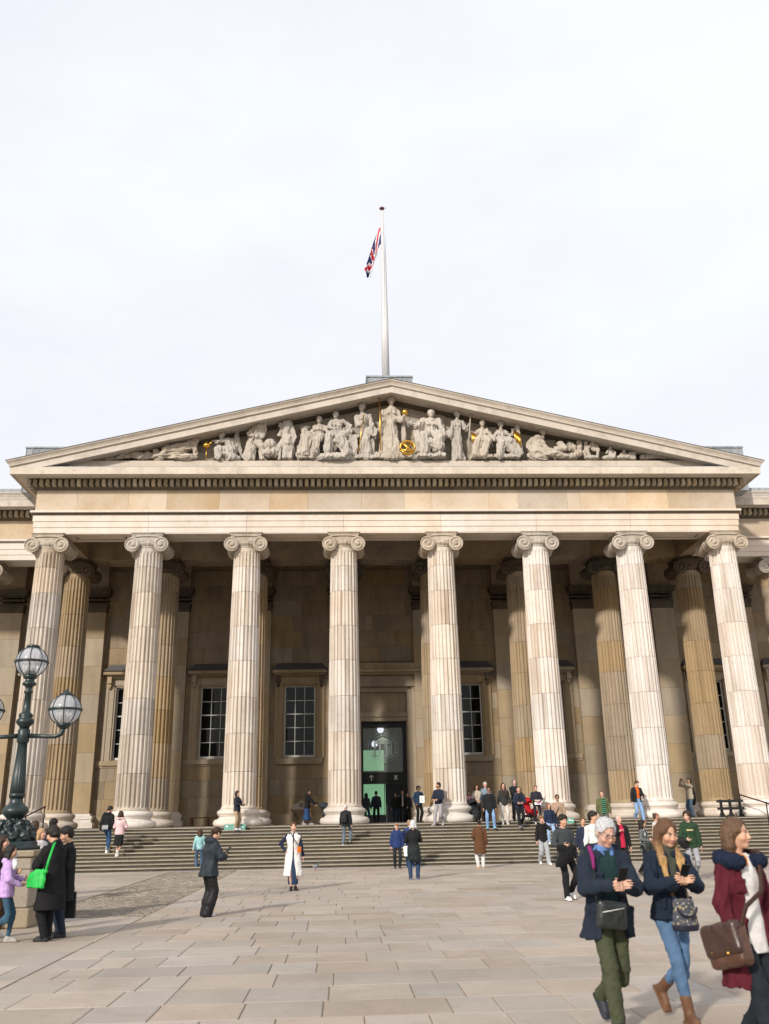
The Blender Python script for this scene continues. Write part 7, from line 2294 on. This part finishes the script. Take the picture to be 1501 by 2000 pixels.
statue('slim standing statue with a mask in one hand and a spear in the other', hd(891, 810, 6.4, 4, 1.02, .5) + torso(892, 824, 11.5, 846, 7) + [
    ('c', (891, 846), (891, 860), 7, 10), ('c', (891, 860), (892, 880), 10, 10.5), ('c', (892, 880), (893, 898), 11.5, 13), ('c', (901, 825), (908, 840, 3), 5, 4.5), ('c', (908, 840, 3), (914, 832, 7), 4, 3.5), ('c', (883, 826), (879, 842, 3), 5, 4.5), ('c', (879, 842, 3), (878, 850, 6), 4, 3.5), ('e', (875, 850, 7), (8, 5, 10))],
    (.06, .16), extras=[('spear', 'statue', gold_rod((917, 804, 9), (911, 896, 9), 1.2))], stretch=(1, 1, .08))
def g_lyre(m, P):
    for k in range(4): m.tube([P((918 + 2.4 * k, 850 + k, 12)), P((922 + 2.2 * k, 872, 12))], .05, 5)
statue('seated statue with gilt strings at the side, facing out', hd(940, 828, 6, 4, 1.0) + torso(941, 840, 11, 857, 8) + [ ('c', (936, 860, 6), (930, 868, 16), 9, 8), ('c', (948, 860, 6), (948, 870, 16), 9, 8.5), ('c', (930, 868, 16), (924, 893, 14), 8.5, 9), ('c', (948, 870, 16), (940, 894, 14), 8.5, 9),
    ('c', (933, 841), (926, 850, 5), 4.5, 4), ('c', (950, 841), (957, 854, 4), 4.8, 4.2), ('c', (957, 854, 4), (962, 862, 9), 4, 3.5), ('c', (917, 850, 6), (927, 876, 8), 3, 4), ('b', (938, 896), (22, 18, 4))], extras=[('gilt_strings', 'gold', g_lyre)])
def g_harp(m, P):
    for k in range(5): m.tube([P((1001 + 2.6 * k, 846 + 1.5 * k, 11)), P((1003 + 2.4 * k, 866 + 2.5 * k, 11))], .05, 5)
statue('seated statue playing a tall harp with gilt strings', hd(976, 830, 6, 4, 1.04, .4) + torso(977, 842, 11, 858, 8) + [ ('c', (974, 862, 6), (976, 870, 16), 9, 8.5), ('c', (984, 862, 6), (994, 868, 16), 9, 8.5), ('c', (976, 870, 16), (972, 894, 14), 8.5, 9), ('c', (994, 868, 16), (1014, 890, 14), 8, 6), ('C', (984, 872, 14), (1000, 888, 14), 8, 8, 1),
    ('c', (986, 843), (994, 854, 4), 4.8, 4.2), ('c', (994, 854, 4), (999, 848, 8), 3.8, 3.2), ('c', (968, 843), (963, 856, 5), 4.5, 4), ('c', (1007, 836, 6), (1017, 888, 6), 3.4, 4), ('e', (1009, 834, 6), (6, 4, 6)), ('c', (1000, 842, 6), (1009, 836, 6), 3, 3), ('b', (985, 896), (26, 18, 4))], extras=[('gilt_strings', 'gold', g_harp)])
statue('half reclining statue with curled hair resting on one arm', hd(1058, 844, 6.4, 4, 1.12, .7) + [
    ('c', (1047, 858), (1046, 876), 10.5, 11), ('c', (1038, 858, 2), (1030, 872, 4), 5.5, 5), ('c', (1030, 872, 4), (1034, 888, 8), 5, 4.5), ('c', (1054, 860, 4), (1064, 878, 8), 5, 4.5), ('c', (1064, 878, 8), (1074, 886, 10), 4, 3.5),
    ('c', (1044, 884, 4), (1070, 888, 10), 11, 9), ('c', (1070, 888, 10), (1098, 894, 10), 9, 6), ('c', (1036, 892, 4), (1060, 896, 8), 9, 8)], stretch=(.4, 1, .6))
statue('carved lion head and foliage beside the half reclining statue', [('e', (1096, 876, 4), (9, 9, 9)), ('e', (1100, 880, 12), (6, 6, 6)), ('e', (1092, 868, 2), (8, 7, 6)), ('e', (1084, 880, 2), (8, 7, 8)), ('c', (1090, 892, 4), (1112, 894, 4), 7, 6), ('-', (1097, 875, 14), (2, 2, 2)), ('-', (1103, 875, 14), (2, 2, 2))], (.05, .14))
statue('carved basket, jar and leaves in the narrowing corner of the pediment', [('c', (1130, 866), (1130, 882), 7, 6), ('e', (1116, 876), (9, 8, 8)), ('e', (1128, 886, 4), (8, 8, 9)), ('c', (1140, 884), (1146, 896), 5, 5), ('e', (1118, 892, 4), (10, 9, 7)), ('e', (1112, 868), (8, 6, 6))], (.05, .13), cat='carving')
for i, (x, y, lab) in enumerate(((1152, 868, 'pair of small carved children embracing beside the carved basket'), (1186, 880, 'small carved child sitting alone near the pediment corner'), (1212, 886, 'small carved kneeling child near the stone fish'))):
    s_ = (.95, .8, .75)[i]
    P_ = [('e', (x + 4, y - 6 * s_, 3), (4.2 * s_, 4.2 * s_, 4.6 * s_)), ('c', (x + 3, y, 2), (x + 4, y + 10 * s_, 2), 5.5 * s_, 6 * s_), ('c', (x + 4, y + 12 * s_, 3), (x + 13 * s_, y + 14 * s_, 8), 4.5 * s_, 4 * s_), ('c', (x - 1, y + 2, 4), (x - 6 * s_, y + 9 * s_, 6), 2.8, 2.5), ('c', (x + 8, y + 2, 3), (x + 13, y + 8 * s_, 6), 2.8, 2.5), ('c', (x + 13 * s_, y + 14 * s_, 8), (x + 12 * s_, 896, 8), 4 * s_, 3.2 * s_)]
    P_ += [('e', (x + 2, 895, 1), (15, 9, 5))]
    if i == 0: P_ += [('e', (x - 10, y - 2, 3), (4, 4, 4.4)), ('c', (x - 9, y + 3, 2), (x - 8, y + 14, 2), 5, 6), ('c', (x - 8, y + 16, 4), (x - 2, 896, 6), 4, 3.5)]
    statue(lab, P_, (.02, .14), vox=.028)
statue('carved stone fish lying in the corner of the pediment', [('C', (1252, 893), (1276, 891), 5, 6, 1.0), ('c', (1276, 891), (1296, 896), 5, 2), ('c', (1296, 896), (1306, 892), 2, 3), ('b', (1232, 892), (7, 8, 8))], (.02, .12), vox=.028, cat='carving')
